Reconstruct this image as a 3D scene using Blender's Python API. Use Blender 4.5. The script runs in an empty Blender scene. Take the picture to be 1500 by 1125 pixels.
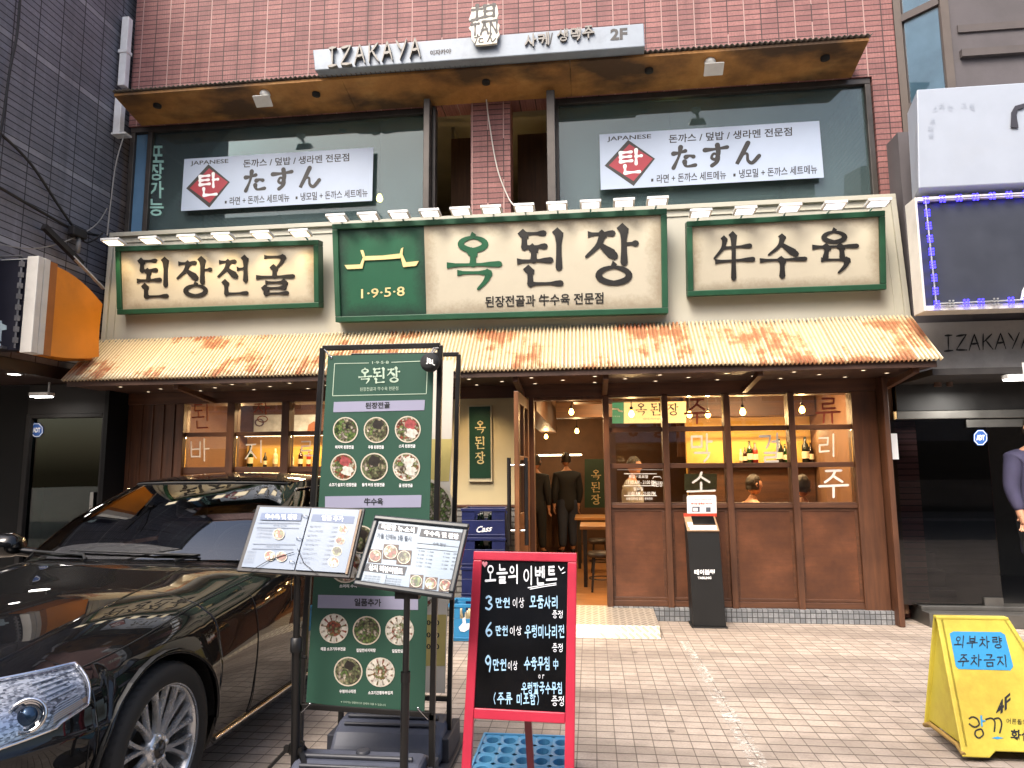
import bpy, bmesh, math, random
from mathutils import Vector, Matrix, noise
random.seed(7)
R_ = math.radians
SC = bpy.context.scene
COL = SC.collection
PI = math.pi

# ------------------------------------------------------------------ camera
F_PX, PITCH, YAW, ROLL, EYE = 1000.0, R_(7.2326), R_(6.4764), R_(-0.404), 1.5
def _basis():
    cy, sy, cp, sp = math.cos(YAW), math.sin(YAW), math.cos(PITCH), math.sin(PITCH)
    fw = Vector((-sy*cp, cy*cp, sp)); rt = Vector((cy, sy, 0)); up = rt.cross(fw)
    cr, sr = math.cos(ROLL), math.sin(ROLL)
    return rt*cr + up*sr, up*cr - rt*sr, fw
RT, UP, FW = _basis()
CAM = Vector((0, 0, EYE))
cd = bpy.data.cameras.new('camera'); co = bpy.data.objects.new('camera', cd); COL.objects.link(co)
cd.sensor_width = 36; cd.lens = F_PX/1500*36; cd.clip_end = 500; cd.clip_start = 0.05
co.matrix_world = Matrix(((RT.x, UP.x, -FW.x, 0), (RT.y, UP.y, -FW.y, 0), (RT.z, UP.z, -FW.z, EYE), (0, 0, 0, 1)))
SC.camera = co
# ------------------------------------------------------------------ light
SUN_EL, SUN_AZ = R_(52), R_(205)
w = bpy.data.worlds.new('World'); SC.world = w; w.use_nodes = True
nt = w.node_tree; bg = nt.nodes['Background']
sk = nt.nodes.new('ShaderNodeTexSky'); sk.sky_type = 'NISHITA'; sk.sun_disc = False
sk.sun_elevation = SUN_EL; sk.sun_rotation = SUN_AZ; sk.dust_density = 6; sk.air_density = 1.0; sk.ozone_density = 1.0
nt.links.new(sk.outputs[0], bg.inputs[0]); bg.inputs[1].default_value = 0.15
sl = bpy.data.lights.new('sun', 'SUN'); sl.energy = 1.2; sl.angle = R_(25); sl.color = (1, .97, .92)
so = bpy.data.objects.new('sun', sl); COL.objects.link(so)
so.rotation_euler = (PI/2 - SUN_EL, 0, PI - SUN_AZ + R_(0))
SC.view_settings.view_transform = 'Standard'; SC.view_settings.look = 'None'
SC.view_settings.exposure = 1.27; SC.view_settings.gamma = 1
SC.cycles.use_denoising = True
SC.cycles.max_bounces = 10; SC.cycles.transparent_max_bounces = 16; SC.cycles.caustics_reflective = False; SC.cycles.caustics_refractive = False
SC.cycles.sample_clamp_indirect = 6

# ------------------------------------------------------------------ pixel -> world on real planes
def ray(px, py):
    return (RT*((px-750)/F_PX) - UP*((py-562.5)/F_PX) + FW)
def at(px, py, Y):
    d = ray(px, py); return CAM + d*(Y/d.y)
def gnd(px, py, Z=0.0):
    d = ray(px, py); return CAM + d*((Z-EYE)/d.z)
def atX(px, py, X):
    d = ray(px, py); return CAM + d*(X/d.x)
F0 = 7.27                                   # facade plane

# ------------------------------------------------------------------ materials
def lin(r, g=None, b=None):
    if g is None: h = r; r, g, b = int(h[0:2], 16), int(h[2:4], 16), int(h[4:6], 16)
    f = lambda c: (c/255/12.92 if c/255 <= .04045 else ((c/255+.055)/1.055)**2.4)
    return (f(r), f(g), f(b), 1)
class NT:
    def __init__(s, name):
        s.m = bpy.data.materials.new(name); s.m.use_nodes = True; s.t = s.m.node_tree
        s.b = s.t.nodes['Principled BSDF']; s.out = s.t.nodes['Material Output']
    def n(s, kind, **k):
        x = s.t.nodes.new('ShaderNode'+kind)
        for a, v in k.items():
            if a[0] == 'i' and a[1:].isdigit(): x.inputs[int(a[1:])].default_value = v
            elif a.startswith('in_'): x.inputs[a[3:].replace('_', ' ')].default_value = v
            else: setattr(x, a, v)
        return x
    def l(s, a, b): s.t.links.new(a, b)
    def coords(s, kind='Object'):
        return s.n('TexCoord').outputs[kind]
    def math(s, op, a, b=None, c=None):
        x = s.n('Math', operation=op)
        for i, v in enumerate((a, b, c)):
            if v is None: continue
            if hasattr(v, 'is_linked'): s.l(v, x.inputs[i])
            else: x.inputs[i].default_value = v
        return x.outputs[0]
    def mix(s, f, a, b, blend='MIX'):
        x = s.n('Mix', data_type='RGBA', blend_type=blend)
        for sock, v in ((x.inputs[0], f), (x.inputs[6], a), (x.inputs[7], b)):
            if hasattr(v, 'is_linked'): s.l(v, sock)
            else: sock.default_value = v
        return x.outputs[2]
    def ramp(s, f, stops):
        x = s.n('ValToRGB'); s.l(f, x.inputs[0]); e = x.color_ramp.elements
        while len(e) < len(stops): e.new(.5)
        for el, (p, c) in zip(e, stops): el.position = p; el.color = c if len(c) == 4 else (*c, 1)
        return x.outputs[0]
    def noise(s, scale, co=None, detail=4, rough=.55):
        x = s.n('TexNoise', in_Scale=scale, in_Detail=detail, in_Roughness=rough)
        s.l(co if co is not None else s.coords(), x.inputs['Vector']); return x.outputs[0]
    def bump(s, h, strength=.3, dist=.01):
        x = s.n('Bump', in_Strength=strength, in_Distance=dist); s.l(h, x.inputs['Height']); s.l(x.outputs[0], s.b.inputs['Normal'])
    def scalec(s, co, sc, rot=(0, 0, 0), loc=(0, 0, 0)):
        x = s.n('Mapping'); x.inputs['Scale'].default_value = sc; x.inputs['Rotation'].default_value = rot; x.inputs['Location'].default_value = loc
        s.l(co, x.inputs[0]); return x.outputs[0]
    def swz(s, co, a, b, c=None):
        sp = s.n('SeparateXYZ'); s.l(co, sp.inputs[0]); cb = s.n('CombineXYZ')
        s.l(sp.outputs[a], cb.inputs[0]); s.l(sp.outputs[b], cb.inputs[1])
        if c is not None: s.l(sp.outputs[c], cb.inputs[2])
        return cb.outputs[0]
    def world(s):
        return s.n('NewGeometry').outputs['Position']
MATS = {}
def mat(name, col, rough=.5, metal=0, var=.12, scale=6, bump=0, bscale=60, coat=0, spec=.5, rvar=.1, dirt=None, dirt_amt=.0):
    if name in MATS: return MATS[name]
    q = NT(name)
    c = lin(col) if isinstance(col, str) else (*col[:3], 1)
    nz = q.noise(scale, detail=6)
    lo = tuple(x*(1-var) for x in c[:3])+(1,); hi = tuple(min(1, x*(1+var)) for x in c[:3])+(1,)
    cc = q.ramp(nz, [(.3, lo), (.7, hi)])
    if dirt is not None:
        n2 = q.noise(scale*.45, q.scalec(q.coords(), (1, 1, 1), loc=(3.1, 7.7, 1.3)), detail=8, rough=.7)
        f = q.ramp(n2, [(.5, (0, 0, 0)), (.72, (dirt_amt,)*3)])
        cc = q.mix(f, cc, lin(dirt))
    q.l(cc, q.b.inputs['Base Color'])
    rr = q.n('MapRange'); q.l(nz, rr.inputs[0]); rr.inputs[3].default_value = max(.02, rough-rvar); rr.inputs[4].default_value = min(1, rough+rvar)
    q.l(rr.outputs[0], q.b.inputs['Roughness'])
    q.b.inputs['Metallic'].default_value = metal; q.b.inputs['Coat Weight'].default_value = coat
    q.b.inputs['Coat Roughness'].default_value = .03; q.b.inputs['Specular IOR Level'].default_value = spec
    if bump: q.bump(q.noise(bscale, detail=3), bump, .004)
    MATS[name] = q.m; return q.m
def emit(name, col, s):
    if name in MATS: return MATS[name]
    q = NT(name); q.b.inputs['Base Color'].default_value = (*col, 1); q.b.inputs['Emission Color'].default_value = (*col, 1); q.b.inputs['Emission Strength'].default_value = s
    MATS[name] = q.m; return q.m
def glass(name, tint=(1, 1, 1), rough=0.0, ior=1.5, refl=1.0):
    if name in MATS: return MATS[name]
    q = NT(name); q.t.nodes.remove(q.b)
    fr = q.n('Fresnel', in_IOR=ior); tr = q.n('BsdfTransparent'); tr.inputs[0].default_value = (*tint, 1)
    gl = q.n('BsdfGlossy'); gl.inputs['Roughness'].default_value = rough; gl.inputs[0].default_value = (refl, refl, refl, 1)
    mx = q.n('MixShader'); q.l(fr.outputs[0], mx.inputs[0]); q.l(tr.outputs[0], mx.inputs[1]); q.l(gl.outputs[0], mx.inputs[2])
    q.l(mx.outputs[0], q.out.inputs[0]); MATS[name] = q.m; return q.m

def haze_glass(name, tint, haze, amt, ior=1.5):  # pane with a diffuse colour standing in for hazy reflections
    q = NT(name); q.t.nodes.remove(q.b)
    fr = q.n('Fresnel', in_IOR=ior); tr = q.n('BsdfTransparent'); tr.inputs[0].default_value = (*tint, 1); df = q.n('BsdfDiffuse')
    nz = q.noise(.7, q.world(), detail=5); q.l(q.ramp(nz, [(.3, tuple(x*.7 for x in haze)), (.7, tuple(x*1.25 for x in haze))]), df.inputs[0])
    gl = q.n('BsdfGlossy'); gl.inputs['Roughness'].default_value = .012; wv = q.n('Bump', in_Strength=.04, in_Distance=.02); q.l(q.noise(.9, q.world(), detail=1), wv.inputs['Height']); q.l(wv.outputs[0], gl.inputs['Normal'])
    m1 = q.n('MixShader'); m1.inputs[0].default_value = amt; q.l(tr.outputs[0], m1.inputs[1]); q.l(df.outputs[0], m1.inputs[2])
    mx = q.n('MixShader'); q.l(fr.outputs[0], mx.inputs[0]); q.l(m1.outputs[0], mx.inputs[1]); q.l(gl.outputs[0], mx.inputs[2]); q.l(mx.outputs[0], q.out.inputs[0]); return q.m

def brick_mat(name, axes, c1, c2, mortar, bw, rh, ms=.004, offset=0., bump=.5, rib=None, band=None, rough=.7, vpale=None, stain=.25, msmooth=.1):
    q = NT(name); co = q.swz(q.world(), *axes)
    br = q.n('TexBrick', offset=offset, squash=1.0); q.l(co, br.inputs['Vector'])
    br.inputs['Scale'].default_value = 1; br.inputs['Mortar Size'].default_value = ms; br.inputs['Mortar Smooth'].default_value = msmooth
    br.inputs['Brick Width'].default_value = bw; br.inputs['Row Height'].default_value = rh; br.inputs['Bias'].default_value = 0
    br.inputs['Color1'].default_value = (0, 0, 0, 1); br.inputs['Color2'].default_value = (1, 1, 1, 1); br.inputs['Mortar'].default_value = (.5, .5, .5, 1)
    nz = q.noise(2.2, co, detail=7, rough=.65); nf = q.noise(45, co, detail=4)
    base = q.mix(br.outputs[0], (*c1, 1), (*c2, 1))
    base = q.mix(q.ramp(nf, [(.35, (0, 0, 0)), (.7, (.55,)*3)]), base, tuple(x*.72 for x in c1)+(1,))
    if band is not None:                                    # paler courses
        sp = q.n('SeparateXYZ'); q.l(co, sp.inputs[0])
        md = q.math('PINGPONG', q.math('ADD', sp.outputs[1], band[1]), band[0]/2)
        base = q.mix(q.math('LESS_THAN', md, band[2]), base, (*band[3], 1))
    base = q.mix(q.ramp(nz, [(.42, (0, 0, 0)), (.75, (min(1, stain*1.8),)*3)]), base, tuple(x*.45 for x in c1)+(1,))
    run = q.noise(1.0, q.scalec(co, (5.5, .35, 1)), detail=7, rough=.65)
    base = q.mix(q.ramp(run, [(.52, (0, 0, 0)), (.72, (.5,)*3)]), base, tuple(x*.4 for x in c1)+(1,))
    base = q.mix(q.ramp(run, [(.25, (.3,)*3), (.42, (0, 0, 0))]), base, tuple(min(1, x*1.6) for x in c2)+(1,))
    mcol = (*mortar, 1)
    if vpale is not None:                                   # pale vertical joints here and there
        sp = q.n('SeparateXYZ'); q.l(co, sp.inputs[0])
        fx = q.math('ABSOLUTE', q.math('SUBTRACT', q.math('FRACT', q.math('DIVIDE', sp.outputs[0], bw)), .5))
        vert = q.math('GREATER_THAN', fx, .5-ms/bw*1.2)
        cellx = q.math('FLOOR', q.math('ADD', q.math('DIVIDE', sp.outputs[0], bw), .5))
        wn = q.n('TexWhiteNoise', noise_dimensions='1D'); q.l(cellx, wn.inputs['W'])
        lown = q.noise(.9, co, detail=2)
        sel = q.math('MULTIPLY', vert, q.math('GREATER_THAN', q.math('ADD', wn.outputs[0], q.math('MULTIPLY', lown, .7)), .85))
        mm = q.mix(sel, mcol, (*vpale, 1))
    else: mm = mcol
    cc = q.mix(br.outputs[1], base, mm)
    q.l(cc, q.b.inputs['Base Color']); q.b.inputs['Roughness'].default_value = rough
    h = q.math('SUBTRACT', 1.0, br.outputs[1])
    if rib:
        sp = q.n('SeparateXYZ'); q.l(co, sp.inputs[0])
        rb = q.math('PINGPONG', sp.outputs[0], rib/2)
        h = q.math('ADD', h, q.math('MULTIPLY', rb, .55/(rib/2)))
    h = q.math('ADD', h, q.math('MULTIPLY', nf, .35))
    q.bump(h, bump, .006); MATS[name] = q.m; return q.m

def wood(name, c1, c2, axis=2, rough=.5, scale=1.0, bump=.12):
    if name in MATS: return MATS[name]
    q = NT(name); co = q.coords(); s = [14*scale]*3; s[axis] = .9*scale
    g = q.noise(1.6, q.scalec(co, s), detail=8, rough=.62); g2 = q.noise(2.5, co, detail=4)
    c = q.ramp(g, [(.3, (*c1, 1)), (.68, (*c2, 1))])
    c = q.mix(q.ramp(g2, [(.35, (0, 0, 0)), (.75, (.5,)*3)]), c, tuple(x*.55 for x in c1)+(1,))
    q.l(c, q.b.inputs['Base Color']); q.b.inputs['Roughness'].default_value = rough; q.bump(g, bump, .003)
    MATS[name] = q.m; return q.m

# ------------------------------------------------------------------ objects
WLOC = {}
def thing(name, label, cat, loc=(0, 0, 0), group=None):
    o = bpy.data.objects.new(name, None); COL.objects.link(o); o.location = loc; o.empty_display_size = .1
    o['label'] = label; o['category'] = cat
    if group: o['group'] = group
    WLOC[o.name] = Vector(loc); return o
def tag(o, label=None, cat=None, group=None, kind=None):
    if label: o['label'] = label
    if cat: o['category'] = cat
    if group: o['group'] = group
    if kind: o['kind'] = kind
    return o
def copy_tree(o, parent=None):
    c = o.copy(); COL.objects.link(c); c.parent = parent
    for ch in list(o.children): copy_tree(ch, c)
    return c
class MB:
    def __init__(s): s.v = []; s.f = []; s.mi = []; s.sm = []; s.mk = []
    def add(s, vs, fs, mi=0, smooth=False):
        k = len(s.v); s.v += [tuple(x) for x in vs]
        for f in fs: s.f.append([i+k for i in f]); s.mi.append(mi); s.sm.append(smooth)
    def hexa(s, p, mi=0):                       # p: 8 points, bottom ring then top ring
        s.add(p, [(3, 2, 1, 0), (4, 5, 6, 7), (0, 1, 5, 4), (1, 2, 6, 5), (2, 3, 7, 6), (3, 0, 4, 7)], mi)
    def box(s, x0, x1, y0, y1, z0, z1, mi=0):
        s.hexa([(x0, y0, z0), (x1, y0, z0), (x1, y1, z0), (x0, y1, z0), (x0, y0, z1), (x1, y0, z1), (x1, y1, z1), (x0, y1, z1)], mi)
    def beam(s, p, q, w, h, up=(0, 0, 1), mi=0):
        p, q = Vector(p), Vector(q); d = (q-p).normalized(); up = Vector(up)
        if abs(d.dot(up)) > .98: up = Vector((0, 1, 0))
        a = d.cross(up).normalized()*(w/2); b = a.cross(d).normalized()*(h/2)
        s.hexa([p-a-b, p+a-b, p+a+b, p-a+b, q-a-b, q+a-b, q+a+b, q-a+b], mi)
    def tube(s, pts, r, seg=8, mi=0, cap=True):
        pts = [Vector(p) for p in pts]; n = len(pts); vs = []
        rr = r if isinstance(r, (list, tuple)) else [r]*n
        prev = None
        for i, p in enumerate(pts):
            d = (pts[min(i+1, n-1)]-pts[max(i-1, 0)]).normalized()
            if prev is None: a = d.orthogonal().normalized()
            else: a = (prev-d*prev.dot(d)).normalized()
            prev = a; b = d.cross(a)
            vs += [p+(a*math.cos(t)+b*math.sin(t))*rr[i] for t in (2*PI*k/seg for k in range(seg))]
        fs = [(i*seg+k, i*seg+(k+1) % seg, (i+1)*seg+(k+1) % seg, (i+1)*seg+k) for i in range(n-1) for k in range(seg)]
        s.add(vs, fs, mi, True)
        if cap: s.add(vs[:seg], [tuple(range(seg))[::-1]], mi); s.add(vs[-seg:], [tuple(range(seg))], mi)
    def lathe(s, prof, M=None, seg=32, mi=0, smooth=True, closed=False):   # prof: (r, z) round local z
        M = M or Matrix(); vs = []; n = len(prof)
        for r, z in prof:
            vs += [M @ Vector((r*math.cos(2*PI*k/seg), r*math.sin(2*PI*k/seg), z)) for k in range(seg)]
        rng = range(n if closed else n-1)
        fs = [(i*seg+k, i*seg+(k+1) % seg, ((i+1) % n)*seg+(k+1) % seg, ((i+1) % n)*seg+k) for i in rng for k in range(seg)]
        s.add(vs, fs, mi, smooth)
    def grid(s, fn, nu, nv, mi=0, smooth=True, flip=False):
        vs = [fn(i/nu, j/nv) for j in range(nv+1) for i in range(nu+1)]; k = nu+1
        fs = [(j*k+i, j*k+i+1, (j+1)*k+i+1, (j+1)*k+i) for j in range(nv) for i in range(nu)]
        if flip: fs = [f[::-1] for f in fs]
        s.add(vs, fs, mi, smooth)
    def prism(s, poly, fn, n0, n1, mi=0, side=True):     # poly: 2-D outline, fn(x, y, n) -> world
        k = len(poly); a = [fn(x, y, n1) for x, y in poly]
        if not side: s.add(a, [tuple(range(k))], mi); return
        b = [fn(x, y, n0) for x, y in poly]
        s.add(a+b, [tuple(range(k)), tuple(range(2*k-1, k-1, -1))]+[(i, k+i, k+(i+1) % k, (i+1) % k) for i in range(k)], mi)
    def build(s, name, mats, parent=None, bevel=0, loc=None, fix=True, subsurf=0, seg=2):
        if not isinstance(mats, (list, tuple)): mats = [mats]
        if 2 <= len(s.mk) <= 14:                             # one object per written word or letter
            cuts = [(0, 0)]+s.mk[1:]+[(len(s.v), len(s.f))]; first = None
            for (v0, f0), (v1, f1) in zip(cuts, cuts[1:]):
                q = MB(); q.v = s.v[v0:v1]; q.f = [[i-v0 for i in f] for f in s.f[f0:f1]]; q.mi = s.mi[f0:f1]; q.sm = s.sm[f0:f1]
                o = q.build(name, mats, parent, bevel, loc, fix); first = first or o
            return first
        org = Vector((0, 0, 0))
        if parent is not None: org = WLOC[parent.name]
        elif loc is not None: org = Vector(loc)
        me = bpy.data.meshes.new(name); me.from_pydata([Vector(v)-org for v in s.v], [], s.f)
        for m in mats: me.materials.append(m)
        me.polygons.foreach_set('material_index', s.mi); me.polygons.foreach_set('use_smooth', s.sm)
        if fix:
            bm = bmesh.new(); bm.from_mesh(me); bmesh.ops.recalc_face_normals(bm, faces=bm.faces); bm.to_mesh(me); bm.free()
        me.update()
        o = bpy.data.objects.new(name, me); COL.objects.link(o)
        if parent is not None: o.parent = parent
        else: o.location = org
        WLOC[o.name] = org
        if bevel:
            b = o.modifiers.new('bevel', 'BEVEL'); b.width = bevel; b.segments = seg; b.limit_method = 'ANGLE'; b.angle_limit = R_(40)
        if subsurf:
            b = o.modifiers.new('sub', 'SUBSURF'); b.levels = b.render_levels = subsurf
        return o

# ------------------------------------------------------------------ flat frames for boards and signs
class Fr:
    """a flat board given by its four corners; P(s, t, n) with s to the right, t down, n metres off the face"""
    def __init__(f, tl, tr, br, bl):
        f.c = [Vector(p) for p in (tl, tr, br, bl)]; tl, tr, br, bl = f.c
        f.W = ((tr-tl).length+(br-bl).length)/2; f.H = ((bl-tl).length+(br-tr).length)/2
        ex = ((tr-tl)+(br-bl)).normalized(); ey = ((bl-tl)+(br-tr)).normalized()
        f.N = ey.cross(ex).normalized()
        if f.N.dot(CAM-tl) < 0: f.N = -f.N
    def P(f, s, t, n=0):
        tl, tr, br, bl = f.c
        return tl*(1-s)*(1-t)+tr*s*(1-t)+br*s*t+bl*(1-s)*t + f.N*n
    def px(f, x, y):                                     # where the line of sight meets the board: (s, t)
        d = ray(x, y); p = CAM + d*((f.c[0]-CAM).dot(f.N)/d.dot(f.N))
        s = t = .5
        for _ in range(12):
            r = p-f.P(s, t); a = f.P(s+1e-3, t)-f.P(s, t); b = f.P(s, t+1e-3)-f.P(s, t)
            A, B, Cc, D, E = a.dot(a), a.dot(b), b.dot(b), a.dot(r), b.dot(r); det = A*Cc-B*B
            s += (D*Cc-E*B)/det*1e-3; t += (A*E-B*D)/det*1e-3
        return Vector((s, t))
    def m(f, x, y, n=0): return f.P(x/f.W, y/f.H, n)     # metres from the top-left corner
    def rect(f, mb, x0, y0, x1, y1, n0, n1, mi=0):       # box by metres
        mb.prism([(x0, y0), (x1, y0), (x1, y1), (x0, y1)], f.m, n0, n1, mi)
    def quadpx(f, mb, pts, n0, n1, mi=0, side=True):
        mb.prism([tuple(f.px(*p)) for p in pts], f.P, n0, n1, mi, side)
def frY(c, Y):
    Ys = Y if isinstance(Y, (list, tuple)) else [Y]*4
    return Fr(*[at(p[0], p[1], y) for p, y in zip(c, Ys)])

# ------------------------------------------------------------------ writing
_t2 = {}
def text2d(s, bold=0.0):
    k = (s, bold)
    if k in _t2: return _t2[k]
    c = bpy.data.curves.new('t', 'FONT'); c.body = s; c.resolution_u = 2; c.offset = bold
    o = bpy.data.objects.new('t', c); COL.objects.link(o)
    me = bpy.data.meshes.new_from_object(o.evaluated_get(bpy.context.evaluated_depsgraph_get()))
    vs = [(v.co.x, v.co.y) for v in me.vertices]; fs = [tuple(p.vertices) for p in me.polygons]
    bpy.data.objects.remove(o); bpy.data.curves.remove(c); bpy.data.meshes.remove(me)
    x0, x1 = min(v[0] for v in vs), max(v[0] for v in vs); y0, y1 = min(v[1] for v in vs), max(v[1] for v in vs)
    if y1-y0 < .3: y0, y1 = y0-.3, y1+.3
    r = ([((x-x0)/(x1-x0), (y1-y)/(y1-y0)) for x, y in vs], fs, (x1-x0)/(y1-y0)); _t2[k] = r; return r
CHO = 'ㄱㄲㄴㄷㄸㄹㅁㅂㅃㅅㅆㅇㅈㅉㅊㅋㅌㅍㅎ'
JUNG = 'ㅏㅐㅑㅒㅓㅔㅕㅖㅗㅘㅙㅚㅛㅜㅝㅞㅟㅠㅡㅢㅣ'
JONG = ' ㄱㄲㄳㄴㄵㄶㄷㄹㄺㄻㄼㄽㄾㄿㅀㅁㅂㅄㅅㅆㅇㅈㅊㅋㅌㅍㅎ'
CS = {
 'ㄱ': [[(0, .08), (.95, .06)], [(.93, .06), (.86, .5), (.62, 1)]],
 'ㄴ': [[(.08, 0), (.1, .9)], [(.1, .9), (1, .84)]],
 'ㄷ': [[(.08, .08), (.95, .04)], [(.1, .08), (.1, .92)], [(.1, .92), (1, .86)]],
 'ㄹ': [[(.08, .06), (.92, .04)], [(.9, .04), (.88, .48)], [(.1, .52), (.88, .48)], [(.1, .52), (.1, .95)], [(.1, .95), (1, .9)]],
 'ㅁ': [[(.08, .05), (.1, .95)], [(.08, .06), (.92, .04)], [(.92, .04), (.9, .95)], [(.1, .94), (.9, .92)]],
 'ㅂ': [[(.08, 0), (.1, .98)], [(.92, 0), (.9, .98)], [(.1, .48), (.9, .46)], [(.1, .96), (.9, .94)]],
 'ㅅ': [[(.52, 0), (.4, .5), (0, 1)], [(.44, .38), (.7, .66), (1, .96)]],
 'ㅇ': ['O'],
 'ㅈ': [[(.06, .1), (.94, .06)], [(.6, .08), (.42, .55), (0, 1)], [(.46, .48), (.72, .72), (1, .96)]],
 'ㅊ': [[(.4, -.08), (.62, -.02)], [(.06, .22), (.94, .18)], [(.58, .2), (.42, .6), (0, 1)], [(.46, .56), (.72, .76), (1, .98)]],
 'ㅋ': [[(0, .08), (.95, .06)], [(.93, .06), (.86, .5), (.62, 1)], [(.05, .5), (.86, .46)]],
 'ㅌ': [[(.08, .06), (.95, .03)], [(.1, .06), (.1, .95)], [(.1, .5), (.9, .47)], [(.1, .95), (1, .9)]],
 'ㅍ': [[(.02, .07), (.98, .04)], [(.3, .07), (.32, .9)], [(.7, .07), (.68, .9)], [(0, .94), (1, .9)]],
 'ㅎ': [[(.38, -.06), (.62, .0)], [(.05, .25), (.95, .2)], ('O', .5, .68, .36, .32)],
}
VS = {  # strokes of the upright part
 'ㅏ': [[(.35, 0), (.36, 1)], [(.36, .46), (.85, .44)]], 'ㅐ': [[(.2, .04), (.2, .96)], [(.2, .48), (.62, .46)], [(.66, 0), (.67, 1)]],
 'ㅑ': [[(.35, 0), (.36, 1)], [(.36, .33), (.85, .31)], [(.36, .62), (.85, .6)]], 'ㅓ': [[(.6, 0), (.61, 1)], [(.05, .48), (.6, .46)]],
 'ㅔ': [[(.42, .04), (.42, .96)], [(0, .5), (.42, .48)], [(.8, 0), (.81, 1)]], 'ㅕ': [[(.6, 0), (.61, 1)], [(.05, .34), (.6, .32)], [(.05, .62), (.6, .6)]],
 'ㅣ': [[(.5, 0), (.51, 1)]], 'ㅖ': [[(.42, .04), (.42, .96)], [(0, .36), (.42, .34)], [(0, .62), (.42, .6)], [(.8, 0), (.81, 1)]],
 'ㅒ': [[(.2, .04), (.2, .96)], [(.2, .35), (.62, .33)], [(.2, .62), (.62, .6)], [(.66, 0), (.67, 1)]]}
HS_ = {'ㅗ': [[(.5, .05), (.5, .7)], [(0, .78), (1, .7)]], 'ㅛ': [[(.34, .1), (.36, .74)], [(.66, .1), (.64, .72)], [(0, .8), (1, .72)]],
 'ㅜ': [[(0, .3), (1, .22)], [(.5, .26), (.5, 1)]], 'ㅠ': [[(0, .3), (1, .22)], [(.34, .28), (.3, 1)], [(.66, .26), (.68, 1)]], 'ㅡ': [[(0, .54), (1, .46)]]}
SPLIT = {'ㅘ': ('ㅗ', 'ㅏ'), 'ㅙ': ('ㅗ', 'ㅐ'), 'ㅚ': ('ㅗ', 'ㅣ'), 'ㅝ': ('ㅜ', 'ㅓ'), 'ㅞ': ('ㅜ', 'ㅔ'), 'ㅟ': ('ㅜ', 'ㅣ'), 'ㅢ': ('ㅡ', 'ㅣ')}
DBL = {'ㄲ': 'ㄱ', 'ㄸ': 'ㄷ', 'ㅃ': 'ㅂ', 'ㅆ': 'ㅅ', 'ㅉ': 'ㅈ'}
def _fit(strokes, x0, y0, x1, y1):
    r = []
    for st in strokes:
        if st == 'O': st = ('O', .5, .5, .47, .47)
        if isinstance(st, tuple) and st[0] == 'O': r.append(('O', x0+st[1]*(x1-x0), y0+st[2]*(y1-y0), st[3]*(x1-x0), st[4]*(y1-y0)))
        else: r.append([(x0+x*(x1-x0), y0+y*(y1-y0)) for x, y in st])
    return r
def _con(c, x0, y0, x1, y1):
    if c in DBL: m = (x0+x1)/2; return _con(DBL[c], x0, y0, m-.03, y1)+_con(DBL[c], m+.03, y0, x1, y1)
    return _fit(CS[c], x0, y0, x1, y1)
SPECIAL = {
 '3': [['s', (.1, .12), (.45, 0), (.8, .2), (.42, .45), (.88, .7), (.5, 1), (.05, .9)]],
 '6': [['s', (.72, 0), (.28, .35), (.1, .72), (.45, 1), (.85, .76), (.5, .52), (.14, .7)]],
 '9': [['s', (.84, .28), (.5, .54), (.12, .3), (.48, 0), (.84, .24), (.82, .6), (.7, 1)]],
 '(': [['s', (.75, 0), (.4, .5), (.7, 1)]], ')': [['s', (.25, 0), (.6, .5), (.3, 1)]],
 '中': [[(.1, .25), (.12, .68)], [(.1, .25), (.9, .25)], [(.9, .25), (.88, .68)], [(.12, .66), (.88, .66)], [(.5, 0), (.5, 1)]],
 'o': [('O', .5, .7, .3, .26)], 'r': [[(.3, .45), (.3, 1)], ['s', (.3, .7), (.5, .48), (.8, .5)]],
 '牛': [[(.27, .08), (.22, .3), (.0, .54)], [(.2, .3), (.92, .25)], [(.02, .62), (1, .56)], [(.5, 0), (.5, 1)]],
 'た': [['s', (.02, .3), (.3, .27), (.55, .2)], ['s', (.34, .0), (.26, .45), (.02, 1)], ['s', (.58, .5), (.75, .45), (.92, .5)], ['s', (.52, .72), (.6, .95), (1, .92)]],
 'す': [['s', (0, .22), (.5, .2), (1, .14)], ['s', (.56, 0), (.6, .4), (.5, .7), (.3, .62), (.4, .42), (.6, .55), (.56, .8), (.32, 1)]],
 'ん': [['s', (.5, 0), (.28, .45), (.0, 1), (.22, .6), (.46, .52), (.5, .85), (.7, .98), (1, .66)]],
 'I': [[(.2, .02), (.85, 0)], [(.5, 0), (.48, 1)], [(.1, 1), (.9, .97)]], 'Z': [[(.05, .08), (.95, 0)], [(.95, 0), (.02, .95)], [(.02, .95), (1, .98)]],
 'A': [[(.5, 0), (.02, 1)], [(.5, 0), (.98, 1)], [(.2, .62), (.85, .58)]], 'K': [[(.12, 0), (.1, 1)], [(.9, .02), (.12, .55)], [(.35, .4), (1, 1)]],
 'Y': [[(.02, 0), (.5, .5)], [(1, 0), (.4, 1)]], 'T': [[(.0, .05), (1, 0)], [(.5, .02), (.46, 1)]], 'N': [[(.1, 0), (.06, 1)], [(.1, 0), (.86, .95)], [(.86, .95), (.92, 0)]],
 '坦': [[(.0, .28), (.4, .24)], [(.2, .02), (.18, .85)], [(-.02, .86), (.44, .72)], [(.52, .08), (.54, .72)], [(.52, .1), (.94, .04)], [(.94, .04), (.92, .7)], [(.54, .4), (.92, .37)], [(.54, .7), (.92, .67)], [(.46, .98), (1.05, .92)]],
}
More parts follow.
